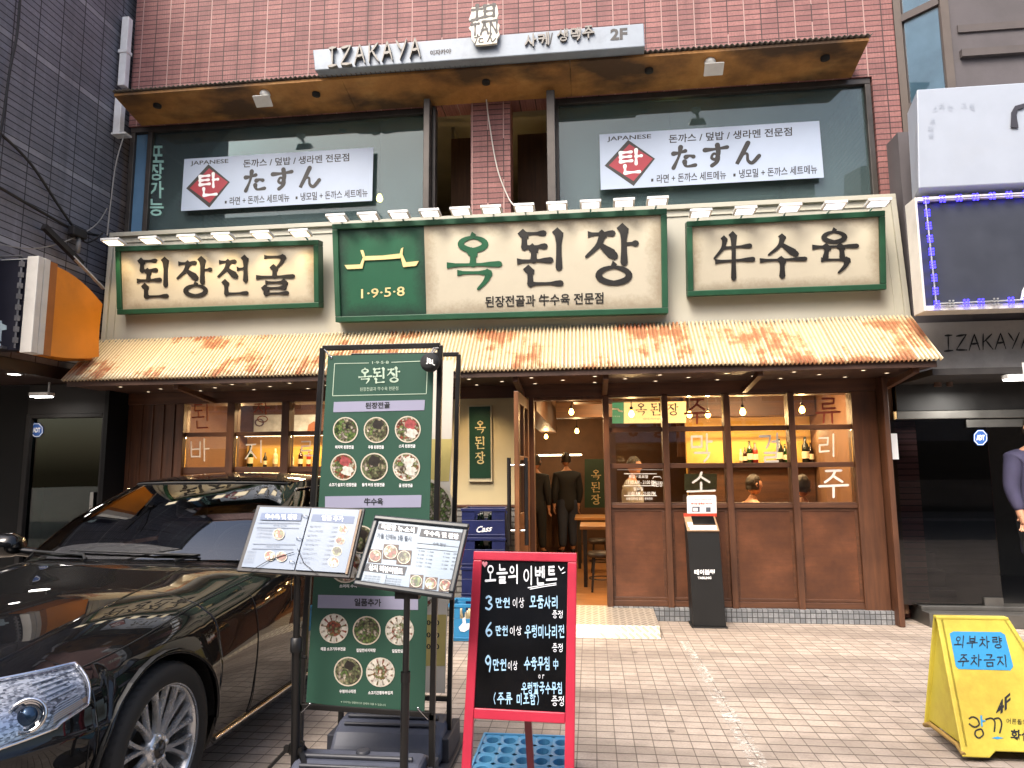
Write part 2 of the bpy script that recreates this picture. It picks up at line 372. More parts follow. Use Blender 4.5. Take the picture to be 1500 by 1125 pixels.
def syllable(ch):
    if ch in SPECIAL: return _fit([s if not (isinstance(s, list) and s[0] == 's') else s for s in []], 0, 0, 1, 1) + [s for s in SPECIAL[ch]]
    k = ord(ch)-0xAC00
    if not 0 <= k < 11172: return []
    i, v, f = CHO[k//588], JUNG[k % 588//28], JONG[k % 28]
    r = []
    if v in HS_:
        if f == ' ': r += _con(i, .2, .0, .8, .46) + _fit(HS_[v], 0, .44, 1, 1)
        else:
            r += _con(i, .22, -.02, .78, .28) + _fit(HS_[v], 0, .27, 1, .62) + _con(f, .2, .66, .84, 1.0)
    elif v in VS:
        if f == ' ': r += _con(i, .0, .14, .54, .84) + _fit(VS[v], .55, 0, 1, 1)
        else: r += _con(i, .02, .06, .54, .5) + _fit(VS[v], .56, 0, 1, .6) + _con(f, .2, .66, .86, 1.0)
    else:
        h, u = SPLIT[v]
        if f == ' ': r += _con(i, .1, .05, .55, .46) + _fit(HS_[h], 0, .44, .66, .84) + _fit(VS[u], .62, 0, 1.02, 1)
        else: r += _con(i, .1, .0, .55, .3) + _fit(HS_[h], 0, .28, .66, .62) + _fit(VS[u], .62, 0, 1.02, .66) + _con(f, .2, .7, .86, 1.0)
    return r
def catmull(p, n=5):
    q = [p[0]]+list(p)+[p[-1]]; r = []
    for i in range(1, len(q)-2):
        for k in range(n):
            t = k/n; a, b, c, d = q[i-1:i+3]
            r.append(tuple(.5*(2*b[j]+(c[j]-a[j])*t+(2*a[j]-5*b[j]+4*c[j]-d[j])*t*t+(3*b[j]-a[j]-3*c[j]+d[j])*t**3) for j in range(len(b))))
    return r+[tuple(p[-1])]
def stroke_polys(st, wd, style):
    """outline polygons of one pen or brush stroke in letter units"""
    if isinstance(st, tuple):
        _, cx, cy, rx, ry = st; n = 22; out = []
        o = []; i_ = []
        for k in range(n):
            a = 2*PI*k/n - PI/2
            th = wd*(.5 if style != 'brush' else .34+.24*abs(math.cos(a))+.08*math.sin(a))
            o.append((cx+(rx+th*.4)*math.cos(a), cy+(ry+th*.4)*math.sin(a))); i_.append((cx+(rx-th*1.2)*math.cos(a), cy+(ry-th*1.2)*math.sin(a)))
        return [[o[k], o[(k+1) % n], i_[(k+1) % n], i_[k]] for k in range(n)] + ([[(cx-.02, cy-ry-wd*.75), (cx+wd*.45, cy-ry-wd*.3), (cx+wd*.1, cy-ry+wd*.35), (cx-wd*.5, cy-ry+wd*.1)]] if style == 'brush' else [])
    sm = st[0] == 's'
    pts = st[1:] if sm else st
    pts = catmull(pts, 5) if (sm or len(pts) > 2) else [tuple(pts[0][j]+(pts[1][j]-pts[0][j])*k/6 for j in range(2)) for k in range(7)]
    dx, dy = pts[-1][0]-pts[0][0], pts[-1][1]-pts[0][1]; n = len(pts); ws = []
    for k in range(n):
        t = k/(n-1)
        if style == 'mono': wv = 1
        elif style == 'scratch': wv = .55+.6*math.sin(PI*min(1, t*1.15))
        elif style == 'blob': wv = 1.0+.25*math.cos(6*t)-.2*t
        elif abs(dx) > 1.7*abs(dy): wv = .62-.2*math.sin(PI*t)+.5*max(0, t-.7)/.3*(1 if t < .97 else .5)+(.3 if t < .1 else 0)
        elif dx < -.25*abs(dy): wv = 1.1-.75*t
        elif dx > .25*abs(dy): wv = .5+.85*min(1, t*1.3)*(1 if t < .9 else .7)
        else: wv = 1.35-.55*min(1, t/.3) if t < .3 else .8+.22*max(0, t-.6)/.4
        ws.append(wv*wd/2)
    L, Rr = [], []
    for k in range(n):
        a, b = pts[max(k-1, 0)], pts[min(k+1, n-1)]; tx, ty = b[0]-a[0], b[1]-a[1]; l = math.hypot(tx, ty) or 1
        L.append((pts[k][0]-ty/l*ws[k], pts[k][1]+tx/l*ws[k])); Rr.append((pts[k][0]+ty/l*ws[k], pts[k][1]-tx/l*ws[k]))
    out = [[L[k], L[k+1], Rr[k+1], Rr[k]] for k in range(n-1)]
    if style in ('mono', 'blob', 'scratch'):
        for (e, wv) in ((pts[0], ws[0]), (pts[-1], ws[-1])):
            out.append([(e[0]+wv*.98*math.cos(2*PI*k/10), e[1]+wv*.98*math.sin(2*PI*k/10)) for k in range(10)])
    elif style == 'brush':                                   # slanted head and a soft foot
        e, wv = pts[0], ws[0]
        if not abs(dx) > 1.7*abs(dy) and not dx > .25*abs(dy): out.append([(e[0]-wv*1.5, e[1]-wv*.1), (e[0]-wv*.3, e[1]-wv*1.1), (e[0]+wv, e[1]+wv*.1), (e[0]+wv*.9, e[1]+wv*1.0), (e[0]-wv*.9, e[1]+wv*.7)])
        e, wv = pts[-1], ws[-1]
        out.append([(e[0]+wv*.97*math.cos(2*PI*k/8), e[1]+wv*.97*math.sin(2*PI*k/8)) for k in range(8)])
    return out
def put(mb, fr, s, xl, yl, xr, yr, h, style='noto', n=.002, mi=0, wd=.1, bold=.0, gap=.14, th=0):
    """write s between two photo points on board fr (mid-line), h picture heights tall"""
    mb.mk.append((len(mb.v), len(mb.f)))
    mx, my = (xl+xr)/2, (yl+yr)/2
    A, B = fr.px(xl, yl), fr.px(xr, yr); up = fr.px(mx, my+h/2)-fr.px(mx, my-h/2); u = B-A
    put_st(mb, fr, s, A, u, up, style, n, mi, wd, bold, gap, th)
def put_st(mb, fr, s, A, u, up, style='noto', n=.002, mi=0, wd=.1, bold=.0, gap=.14, th=0):
    fn = lambda gx, gy, nn: fr.P(A.x+u.x*gx+up.x*(gy-.5), A.y+u.y*gx+up.y*(gy-.5), nn)
    if style == 'noto':
        vs, fs, asp = text2d(s, bold)
        mb.add([fn(x, y, n) for x, y in vs], fs, mi)
        if th:
            pass
        return
    tot = sum(.45 if c == ' ' else (.62 if c in '369or()' else 1) for c in s) + gap*(len(s)-1); x = 0; k = 0
    for c in s:
        wc = .45 if c == ' ' else (.62 if c in '369or()' else 1)
        for st in syllable(c):
            for pl in stroke_polys(st, wd, style):
                k += 1
                mb.prism([((x+p[0]*wc)/tot, p[1]) for p in pl], fn, n-th, n+.00006*(k % 40), mi, side=th > 0)
        x += wc+gap
# ================================================================== SETTING
zf = lambda y, x=1075: at(x, y, F0).z
xf = lambda x, y=736: at(x, y, F0).x
# ---- materials of the setting
M_brick = brick_mat('brick_tile', (0, 2), lin('885a57')[:3], lin('a06e69')[:3], lin('3e2c2b')[:3], .18, .062, .0055, offset=0, bump=.7, rib=.03, vpale=lin('a88a83')[:3])
M_brick_s = brick_mat('brick_tile_side', (1, 2), lin('885a57')[:3], lin('a06e69')[:3], lin('3e2c2b')[:3], .18, .062, .0055, bump=.5)
M_dark = brick_mat('dark_wall_tile', (1, 2), lin('74747c')[:3], lin('86868f')[:3], lin('2b2b30')[:3], .30, .073, .006, offset=0, bump=.4, band=(1.02, .31, .036, lin('97979d')[:3]), stain=.35)
M_mosaic = brick_mat('plinth_mosaic', (0, 2), lin('6f7276')[:3], lin('9a9c9e')[:3], lin('3a3a3a')[:3], .05, .05, .004, bump=.4)
M_gbrick = brick_mat('grey_brick', (0, 2), lin('6c6a66')[:3], lin('8d8a84')[:3], lin('3c3a37')[:3], .19, .06, .008, offset=.5, bump=.5)
def paving():
    q = NT('paving'); co = q.world()
    br = q.n('TexBrick', offset=0.0, squash=1.0); q.l(q.swz(co, 0, 1), br.inputs['Vector'])
    for k, v in (('Scale', 1), ('Mortar Size', .0042), ('Mortar Smooth', .25), ('Brick Width', .104), ('Row Height', .1), ('Bias', 0)): br.inputs[k].default_value = v
    br.inputs['Color1'].default_value = (0, 0, 0, 1); br.inputs['Color2'].default_value = (1, 1, 1, 1)
    c = q.mix(br.outputs[0], lin('a29689'), lin('b9ac9f'))
    n1 = q.noise(.8, co, detail=6, rough=.6); n2 = q.noise(7, co, detail=8, rough=.7); n3 = q.noise(70, co, detail=3)
    c = q.mix(q.ramp(n1, [(.35, (0, 0, 0)), (.7, (.55,)*3)]), c, lin('7c7069'))
    c = q.mix(q.ramp(n2, [(.5, (0, 0, 0)), (.74, (.5,)*3)]), c, lin('6b5f56'))
    c = q.mix(q.ramp(n2, [(.22, (.35,)*3), (.42, (0, 0, 0))]), c, lin('bdb2a6'))
    c = q.mix(q.ramp(n3, [(.3, (.3,)*3), (.6, (0, 0, 0))]), c, lin('6b6058'))
    vo = q.n('TexVoronoi', in_Scale=2.6); q.l(q.swz(co, 0, 1), vo.inputs['Vector']); c = q.mix(q.ramp(vo.outputs['Distance'], [(.05, (.65,)*3), (.075, (0, 0, 0))]), c, lin('4f4640'))
    wn = q.n('TexWave', wave_type='BANDS', bands_direction='Y', in_Scale=.35, in_Distortion=6.0, in_Detail=4.0); q.l(co, wn.inputs[0])
    c = q.mix(q.ramp(wn.outputs[1], [(.72, (0, 0, 0)), (.95, (.3,)*3)]), c, lin('5c534d'))
    sp = q.n('SeparateXYZ'); q.l(co, sp.inputs[0])
    jf = lambda sck, per, wd: q.math('SMOOTH_MIN', 1.0, q.math('MAXIMUM', 0.0, q.math('MULTIPLY', q.math('SUBTRACT', q.math('ABSOLUTE', q.math('SUBTRACT', q.math('FRACT', q.math('DIVIDE', sck, per)), .5)), .5-wd/per), per/.0022)), .1)
    jm = q.math('MINIMUM', 1.0, q.math('MAXIMUM', q.math('MULTIPLY', jf(sp.outputs[0], .104, .0034), .75), jf(sp.outputs[1], .1, .0058)))
    q.l(q.mix(jm, c, lin('453c36')), q.b.inputs['Base Color'])
    q.l(q.ramp(n2, [(.3, (.62,)*3), (.7, (.85,)*3)]), q.b.inputs['Roughness'])
    h = q.math('ADD', q.math('SUBTRACT', 1.0, jm), q.math('ADD', q.math('MULTIPLY', n3, .25), q.math('MULTIPLY', n2, .3)))
    q.bump(h, .4, .004); return q.m
M_pave = paving()
M_asph = mat('asphalt', '4a4a4a', .85, var=.35, scale=30, bump=.4, bscale=200)
g = MB(); g.add([(-60, -60, 0), (60, -60, 0), (60, 60, 0), (-60, 60, 0)], [(0, 1, 2, 3)])
tag(g.build('pavement', M_pave), kind='structure')
g = MB(); g.add([(-60, -6.2, .004), (60, -6.2, .004), (60, -.9, .004), (-60, -.9, .004)], [(0, 1, 2, 3)])
tag(g.build('road', M_asph), kind='structure')
# worn white line
def worn():
    q = NT('worn_paint'); q.b.inputs['Base Color'].default_value = lin('cfcac0'); q.b.inputs['Roughness'].default_value = .7
    a = q.noise(26, q.world(), detail=8, rough=.8); b = q.noise(5, q.world(), detail=3)
    q.l(q.ramp(q.math('ADD', a, q.math('MULTIPLY', b, .35)), [(.655, (0, 0, 0)), (.77, (.9,)*3)]), q.b.inputs['Alpha']); return q.m
g = MB(); a, b = gnd(1003, 940), gnd(1118, 1130); a.z = b.z = .004; sdv = Vector((.052, 0, 0))
g.add([a-sdv*.7, a+sdv*.7, b+(b-a)*.1+sdv, b+(b-a)*.1-sdv], [(0, 1, 2, 3)])
tag(g.build('road_marking', worn()), kind='structure')
# steel tread plate ramp at the door
def tread():
    q = NT('tread_plate'); co = q.swz(q.world(), 0, 1)
    q.b.inputs['Metallic'].default_value = .75; q.b.inputs['Roughness'].default_value = .42
    a = q.n('TexBrick', offset=.5, squash=1.0); q.l(q.scalec(co, (1, 1, 1), (0, 0, R_(45))), a.inputs[0])
    for k, v in (('Scale', 1), ('Mortar Size', .012), ('Mortar Smooth', .3), ('Brick Width', .09), ('Row Height', .045)): a.inputs[k].default_value = v
    n = q.noise(9, co, detail=6)
    q.l(q.mix(a.outputs[1], q.ramp(n, [(.3, lin('a0978a')), (.7, lin('c9c0b0'))]), lin('e8e2d6')), q.b.inputs['Base Color']); q.bump(q.math('SUBTRACT', 1, a.outputs[1]), 1.0, .008); return q.m
g = MB(); fb = gnd(968, 937); ft = at(966, 917, fb.y+.13); bk = at(956, 888, F0-.02)
xl = -.75
g.add([(xl, fb.y, .004), (fb.x, fb.y, .004), (xl, ft.y, ft.z), (ft.x, ft.y, ft.z), (xl, F0-.02, bk.z), (ft.x, F0-.02, bk.z), (ft.x, F0-.02, .002), (xl, F0-.02, .002)],
      [(0, 1, 3, 2), (2, 3, 5, 4), (1, 6, 5, 3), (0, 2, 4, 7)])
rmp = g.build('entrance_ramp', tread(), loc=(0, fb.y, 0)); tag(rmp, 'steel tread plate ramp on the paving in front of the open doorway', 'ramp')

# ================================================================== SHOP BUILDING
sb = thing('shop_building', 'red brick building with the restaurant behind glazed wooden front at street level', 'building', (-1.1, F0, 0))
XL, XR = -5.50, 3.36
wzT = at(1050, 127, F0).z; wxl0 = xf(188, 250); wxl1 = xf(629, 250); wxr0 = xf(811, 230); wxr1 = xf(1281, 180); ox0 = xf(640, 250); ox1 = xf(690, 250); ox2 = xf(748, 250); ox3 = xf(803, 250)
zs = 3.6
g = MB()
g.box(XL, XR, F0, F0+.25, wzT, 8.1)                       # above the windows
g.box(wxr1+.01, XR, F0, F0+.25, zs, wzT)
g.box(ox1, ox2, F0-.02, F0+.25, zs, wzT-.002)
g.box(XL, XR, F0+.01, F0+.25, 2.46, zs)
g.build('brick_wall', M_brick, sb)
g = MB(); g.box(XL, XL+.25, F0+.25, 15, 0.0, 8.1); g.box(XR-.25, XR, F0+.25, 15, 0.0, 8.1); g.box(XL, XR, 15, 15.2, 0, 8.1); g.box(XL-.05, XR+.05, F0-.05, 15.25, 8.1, 8.25)
g.build('side_wall', M_brick_s, sb)
M_alu = mat('dark_frame_metal', '4a4541', .45, .4, var=.2, dirt='2c2825', dirt_amt=.6)
M_up = mat('upstairs_interior', '7d7a70', .8, var=.3, scale=1)
g = MB(); g.box(XL+.26, XR-.26, F0+.3, 11, 3.3, 3.34); g.box(XL+.26, XR-.26, F0+.3, 11, 5.9, 5.95); g.box(XL+.26, XR-.26, 11, 11.1, 3.34, 5.9)
g.box(ox0-.02, ox0+.02, F0+.9, 11, 3.34, 5.9); g.box(ox3-.02, ox3+.02, F0+.9, 11, 3.34, 5.9)
g.build('upstairs_room', M_up, sb)
M_ow = wood('opening_board', lin('4b3423')[:3], lin('6b4a30')[:3], 2, .7)
g = MB(); g.box(ox0, ox1, F0+.8, F0+.83, 3.6, wzT); g.box(ox2, ox3, F0+.8, F0+.83, 3.6, wzT); g.build('dark_interior_board', M_ow, sb)  # added brown boards stand in for the dark interior behind the openings
M_gup = haze_glass('upstairs_glass', (.55, .75, .75), (.17, .25, .255), .30, 1.6)  # pale teal reflection put into the panes as diffuse colour
def upwin(x0, x1, splits, lab):
    f = MB(); t = .05
    f.box(x0, x1, F0+.02, F0+.12, wzT-.07, wzT-.003); f.box(x0, x1, F0+.02, F0+.12, zs+.01, zs+.09)
    for x in [x0+.03]+splits+[x1-.03]: f.box(x-.03, x+.03, F0+.019, F0+.121, zs+.091, wzT-.071)
    o = f.build('window_frame', M_alu, sb, bevel=.006)
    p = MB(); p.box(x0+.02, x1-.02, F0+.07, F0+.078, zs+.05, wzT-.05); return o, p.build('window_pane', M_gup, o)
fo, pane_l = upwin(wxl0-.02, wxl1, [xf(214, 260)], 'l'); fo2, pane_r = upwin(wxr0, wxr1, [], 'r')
# projecting opened casement edges
g = MB(); g.box(wxl1-.02, wxl1+.05, F0-.22, F0+.015, zs+.3, wzT-.03); g.box(wxl1+.052, wxl1+.09, F0-.1, F0+.015, zs+.3, wzT-.06); g.build('casement', M_alu, sb, bevel=.006)
g = MB(); g.box(wxr0-.06, wxr0+.03, F0-.22, F0+.015, zs+.3, wzT-.03); g.build('casement', M_alu, sb, bevel=.006)
g = MB(); g.box(wxl0+.03, xf(214, 260)-.03, F0+.062, F0+.069, zs+.1, wzT-.08); g.build('sky_reflection_pane', haze_glass('sky_reflection_glass', (.5, .7, .9), (.17, .33, .52), .75, 1.5), fo)  # sky reflection painted as blue on an added pane
# stick-on letters for takeaway on the corner glass
M_teal = mat('teal_vinyl', '9ac7bd', .5)
fr = frY([(214, 205), (250, 203), (250, 330), (214, 330)], F0+.065); g = MB()
for ch, y in zip('포장가능', (226, 252, 278, 304)): put(g, fr, ch, 218, y, 240, y, 25, 'noto', .003, bold=.02)
g.build('window_lettering', M_teal, pane_l)

# fascia
M_cream = mat('cream_panel', 'b3b0a1', .55, var=.06, scale=1.2, dirt='a59a82', dirt_amt=.35)
FY = 7.0
frF = frY([(163, 342), (1310, 285), (1333, 466), (150, 501)], FY)
g = MB(); frF.rect(g, 0, 0, frF.W, frF.H, -.27, 0); g.build('fascia', M_cream, sb)
g = MB()
for a in ((0, 0, frF.W, .05), (0, .0502, .05, frF.H), (frF.W-.05, .0502, frF.W, frF.H)): frF.rect(g, *a, .0005, .03)
for a in ((.12, .11, frF.W-.12, .125), (.12, .1252, .135, frF.H), (frF.W-.135, .1252, frF.W-.12, frF.H)): frF.rect(g, *a, .0005, .012)
g.build('fascia_trim', M_cream, sb, bevel=.004)

# ------------- street level front
M_wd = wood('front_wood', lin('432a1e')[:3], lin('68432d')[:3], 2, .45)
M_wdh = wood('front_wood_level', lin('432a1e')[:3], lin('68432d')[:3], 0, .45)
def panelmat():
    q = NT('wainscot_panel'); co = q.coords()
    n1 = q.noise(2.2, co, detail=8, rough=.65); n2 = q.noise(1.5, q.scalec(co, (1.2, 1, 9)), detail=8, rough=.7)
    c = q.ramp(n1, [(.25, lin('40261a')), (.5, lin('5d3823')), (.75, lin('7b4c33'))])
    c = q.mix(q.ramp(n2, [(.4, (0, 0, 0)), (.7, (.55,)*3)]), c, lin('432a20'))
    q.l(c, q.b.inputs['Base Color']); q.b.inputs['Roughness'].default_value = .42; q.bump(n2, .15, .004); return q.m
M_pan = panelmat()
M_pane = glass('shop_glass', (.97, .97, .95), ior=1.7)
zT, zm1a, zm1b, zm2a, zm2b, zB, zR, zP, zPl = zf(577), zf(624), zf(631), zf(678), zf(685), zf(736), zf(744), zf(880), zf(889)
YF = F0
posts = [xf(890.5), xf(977.5), xf(1069), xf(1164), xf(1262)]
def mull(mb, x, wdt, z0=0.10, z1=None, y0=-.06, y1=.06): mb.box(x-wdt/2, x+wdt/2, YF+y0, YF+y1, z0, z1 or zT)
g = MB(); g.box(-5.3, 3.0, YF-.055, YF+.3, zT, 2.46); g.build('header_beam', M_wdh, sb, bevel=.004)
# glazed wall on the bar side: four bays
WIN = []
xr_end = xf(1254)
for k in range(4):
    x0 = posts[k]+.03; x1 = posts[k+1]-.03 if k < 3 else xr_end
    f = MB()
    for a, b in ((zm1b, zm1a), (zm2b, zm2a)): f.box(x0, x1, YF-.03, YF+.03, a, b)
    f.box(x0, x1, YF-.03, YF+.03, zB-.012, zB); f.box(x0, x1, YF-.03, YF+.03, zT-.015, zT-.001)
    o = f.build('window', M_wdh, sb, bevel=.003)
    for a, b in ((zm1a, zT-.015), (zm2a, zm1b), (zB, zm2b)):
        p = MB(); p.box(x0+.002, x1-.002, YF-.004, YF+.004, a+.001, b-.001); p.build('window_pane', M_pane, o)
    WIN.append((o, x0, x1))
    g = MB(); g.box(x0, x1, YF-.02, YF+.04, zP, zR-.001); g.build('wainscot_panel', M_pan, sb)
    g = MB(); g.box(x0, x1, YF-.045, YF+.05, zR, zB-.0125); g.box(x0, x1, YF-.045, YF+.05, zPl, zP-.001); g.box(x0, x1, YF-.028, YF-.02, zR-.03, zR-.001); g.box(x0, x1, YF-.028, YF-.02, zP, zP+.03)
    for xx in (x0, x1-.03): g.box(xx, xx+.03, YF-.027, YF-.02, zP+.031, zR-.031)
    g.build('rail', M_wdh, sb, bevel=.004)
for x in posts[:4]:
    g = MB(); mull(g, x, .062, zPl-.06 if x > posts[0] else .12, zT-.001, -.075, .07); g.build('post', M_wd, sb, bevel=.006)
g = MB(); g.box(xr_end+.001, xf(1291), YF-.06, YF+.1, zPl-.03, zT-.001); g.build('post', M_wd, sb, bevel=.006)
cp = at(1301, 745, YF-.15)
g = MB(); g.box(xf(1292), cp.x+.06, YF-.2, YF+.1, .003, 2.40); g.build('corner_post', M_wd, sb, bevel=.008)
g = MB(); g.box(xf(893), xf(1292)-.002, YF-.10, YF+.2, 0, zPl-.002); g.build('plinth', M_mosaic, sb)
# vinyl letters on the panes
M_red = mat('red_vinyl', '8a3b2a', .5); M_wv = mat('white_vinyl', 'e6e2da', .5)
frW = frY([(880, 570), (1300, 570), (1300, 745), (880, 745)], F0-.005)
def vin(parent, items, m):
    g = MB()
    for ch, x, y, wdt, h in items: put(g, frW, ch, x-wdt/2, y, x+wdt/2, y, h, 'mono', .002, wd=.085)
    g.build('window_lettering', m, parent)
vin(WIN[1][0], [('주', 1021, 602, 36, 36)], M_red); vin(WIN[3][0], [('류', 1213, 601, 34, 36)], M_red)
vin(WIN[1][0], [('막', 1028, 656, 34, 40), ('소', 1027, 708, 40, 32)], M_wv)
vin(WIN[2][0], [('걸', 1128, 656, 32, 42)], M_wv); vin(WIN[3][0], [('리', 1213, 652, 28, 32), ('주', 1221, 708, 42, 40)], M_wv)
# opening hours sticker
g = MB()
for i, (t, y, xl_, xr_, hh) in enumerate((('평일 / 토요일', 698, 921, 949, 5), ('11:00 AM - 21:00 PM', 706.5, 918, 960, 5.5), ('일요일', 716, 928, 942, 5), ('11:00 AM - 21:00 PM', 723, 920, 960, 5.5), ('브레이크타임 없음 / 문의전화', 730.5, 917, 956, 4))):
    put(g, frW, t, xl_, y, xr_, y, hh, 'noto', .0025, bold=.01)
for y in (688, 694, 711.5, 726): frW.quadpx(g, [(904 if y < 690 else 914, y-.5), (974 if y < 690 else 962, y-.5), (974 if y < 690 else 962, y+.5), (904 if y < 690 else 914, y+.5)], .001, .002)
put(g, frW, '옥된장', 954, 709, 971, 709, 8, 'noto', .003, bold=.02)
for a, b in (((956, 702), (958, 699)), ((958, 699), (967, 699)), ((967, 699), (969, 702))): frW.quadpx(g, [a, (a[0], a[1]-1.4), (b[0], b[1]-1.4), b], .001, .002)
g.build('hours_sticker', M_wv, WIN[0][0])
# ------------- glazed wall on the car side
lp = [xf(262), xf(337), xf(417.5), xf(492)]
WL = []
for k in range(3):
    x0, x1 = lp[k]+.045, lp[k+1]-.045; zt2, a1, a0 = at(350, 589, F0).z, at(350, 633, F0).z, at(350, 639, F0).z; b0 = at(350, 684, F0).z
    f = MB(); f.box(x0, x1, YF-.03, YF+.03, a0, a1); f.box(x0, x1, YF-.03, YF+.03, zt2, zT-.001); f.box(x0, x1, YF-.03, YF+.03, b0-.06, b0)
    o = f.build('window', M_wdh, sb, bevel=.003)
    for a, b in ((a1, zt2), (b0, a0)):
        p = MB(); p.box(x0+.002, x1-.002, YF-.004, YF+.004, a+.001, b-.001); p.build('window_pane', M_pane, o)
    WL.append(o)
    g = MB(); g.box(x0, x1, YF-.02, YF+.04, .2, b0-.061); g.build('wainscot_panel', M_pan, sb)
for x in lp:
    g = MB(); mull(g, x, .09, .1, zT-.001, -.07, .07); g.build('post', M_wd, sb, bevel=.006)
g = MB(); g.box(XL+.24, lp[0]-.046, YF-.04, YF+.1, .1, zT-.001); g.build('wood_panel', M_wd, sb)
for i in range(5):
    g = MB(); xx = XL+.3+i*.13; g.box(xx, xx+.02, YF-.055, YF-.041, .1, zT-.002); g.build('batten', M_wd, sb)
g = MB(); g.box(lp[0], lp[3]+.046, YF-.09, YF+.2, 0, .199); g.build('plinth', M_mosaic, sb)
frL = frY([(262, 585), (500, 580), (500, 690), (262, 690)], F0-.005)
g = MB(); put(g, frL, '된', 282, 610, 308, 610, 36, 'mono', .002, wd=.06); put(g, frL, '장', 372, 604, 396, 604, 30, 'mono', .002, wd=.06); g.build('window_lettering', M_red, WL[0])
g = MB(); put(g, frL, '바', 279, 659, 308, 659, 32, 'mono', .002, wd=.06); put(g, frL, '지', 360, 661, 389, 661, 32, 'mono', .002, wd=.06); put(g, frL, '락', 440, 661, 470, 661, 34, 'mono', .002, wd=.06); g.build('window_lettering', M_wv, WL[1])
# ------------- rendered wall piece between the windows and the door
M_plast = mat('cream_plaster', 'cdbd93', .75, var=.06, scale=3, bump=.15, bscale=90)
cx0, cx1 = lp[3]+.047, xf(776); zc = at(720, 739, F0).z
g = MB(); g.box(cx0, cx1, YF-.01, YF+.2, zc, zT-.001); g.build('plaster_wall', M_plast, sb)
g = MB(); g.box(cx0, cx1, YF-.03, YF+.2, 0, zc-.03); g.build('brick_base', M_gbrick, sb)
g = MB(); g.box(cx0, cx1, YF-.04, YF+.19, zc-.029, zc-.001); g.build('dado_rail', M_wdh, sb, bevel=.004)
# ------------- door: frame, opened leaf
dx0, dx1 = xf(777), posts[0]-.032
g = MB(); g.box(dx0, dx0+.05, YF-.06, YF+.1, .12, zT-.001); g.box(dx0+.051, dx1, YF-.05, YF+.1, zT-.035, zT-.001); g.build('door_frame', M_wd, sb, bevel=.004)
M_leaf = wood('door_wood', lin('5a3822')[:3], lin('8a5a38')[:3], 2, .4)
def leaf():
    h = Vector((dx0-.02, YF-.08, 0)); e = at(757, 720, YF-.95); e.z = 0; d = (e-h).normalized(); nn = Vector((d.y, -d.x, 0)); Lw = (e-h).length
    def bx(mb, a, b, z0, z1, t=.022):
        p = [h+d*a-nn*t, h+d*b-nn*t, h+d*b+nn*t, h+d*a+nn*t]; mb.hexa([q+Vector((0, 0, z0)) for q in p]+[q+Vector((0, 0, z1)) for q in p])
    g = MB()
    for a, b, z0, z1 in ((0, .09, .14, 2.24), (Lw-.09, Lw, .14, 2.24), (.091, Lw-.091, 2.13, 2.24), (.091, Lw-.091, .14, .34), (.091, Lw-.091, 1.0, 1.1), (.091, Lw-.091, 1.6, 1.64), (Lw/2-.02, Lw/2+.02, 1.101, 1.599), (Lw/2-.02, Lw/2+.02, 1.641, 2.129)): bx(g, a, b, z0, z1)
    bx(g, .092, Lw-.092, .341, .999, .012)
    o = g.build('door', M_leaf, sb, bevel=.004)
    g = MB(); bx(g, .092, Lw-.092, 1.102, 2.128, .004); g.build('door_pane', M_pane, o)
    g = MB(); m = h+d*(Lw-.06)
    for sd in (-1, 1):
        for zz in (.95, 1.55): g.tube([m+nn*(.02*sd)+Vector((0, 0, zz)), m+nn*(.075*sd)+Vector((0, 0, zz))], .012, 8, 1)
        g.tube([m+nn*(.08*sd)+Vector((0, 0, .82)), m+nn*(.08*sd)+Vector((0, 0, 1.62))], .019, 10, 0)
    g.build('door_handle', [mat('black_pull', '1a1716', .4), mat('chrome', 'd8d8d8', .12, 1, var=.03)], o)
leaf()
# ------------- dining room behind the glass
M_floor = wood('room_floor', lin('7a4f2c')[:3], lin('b07a45')[:3], 0, .35, 1.3)
M_ceil = mat('room_ceiling', '8d6a45', .7, var=.15, scale=2); M_room = mat('room_wall', '6b4c34', .7, var=.15)
rz = .07; cz = 2.62
g = MB(); g.box(-5.2, 3.05, F0+.1, 14, rz-.1, rz); g.build('room_floor', M_floor, sb)
g = MB(); g.box(-5.2, 3.05, F0+.31, 14, cz, cz+.05); g.build('room_ceiling', M_ceil, sb)
g = MB(); g.box(-.2, .9, 8.6, 8.9, 2.35, cz-.001); g.box(-.5, 1.3, 10.2, 10.5, 2.28, cz-.001); g.box(-.9, -.62, 8.0, 13, 2.2, cz-.001); g.build('ceiling_beam', wood('beam_wood', lin('4a3220')[:3], lin('7c5533')[:3], 0), sb)
g = MB(); g.box(-5.2, 3.05, 13.6, 13.7, rz, cz-.002); g.box(-5.24, -5.2, F0+.1, 13.6, rz, cz-.002); g.box(3.05, 3.09, F0+.1, 13.6, rz, cz-.002); g.build('room_wall', M_room, sb)
M_yel = mat('yellow_room_wall', 'c9a04e', .7, var=.08)
Yb = 9.9
g = MB(); g.box(1.35, 3.04, Yb, Yb+.1, rz, cz-.003); g.box(-5.19, -1.75, Yb, Yb+.1, rz, cz-.003); g.build('partition', M_yel, sb)
M_shelf = wood('shelf_wood', lin('3d271a')[:3], lin('5f3e28')[:3], 0)
sz = 1.58
g = MB(); g.box(1.36, 3.03, Yb-.25, Yb-.001, sz-.04, sz); g.box(-5.18, -1.76, Yb-.25, Yb-.001, sz-.04, sz); g.box(1.36, 3.03, Yb-.12, Yb-.001, rz, sz-.041); g.box(-5.18, -1.76, Yb-.12, Yb-.001, rz, sz-.041)
g.box(-5.18, -1.76, Yb-.3, Yb-.001, 2.06, cz-.004); g.box(1.36, 3.03, Yb-.3, Yb-.001, 2.22, cz-.004)
g.build('back_shelf', M_shelf, sb)
g = MB(); g.box(1.36, 3.04, 11, 11.05, 1.7, cz-.003); g.build('slat_screen', M_leaf, sb)
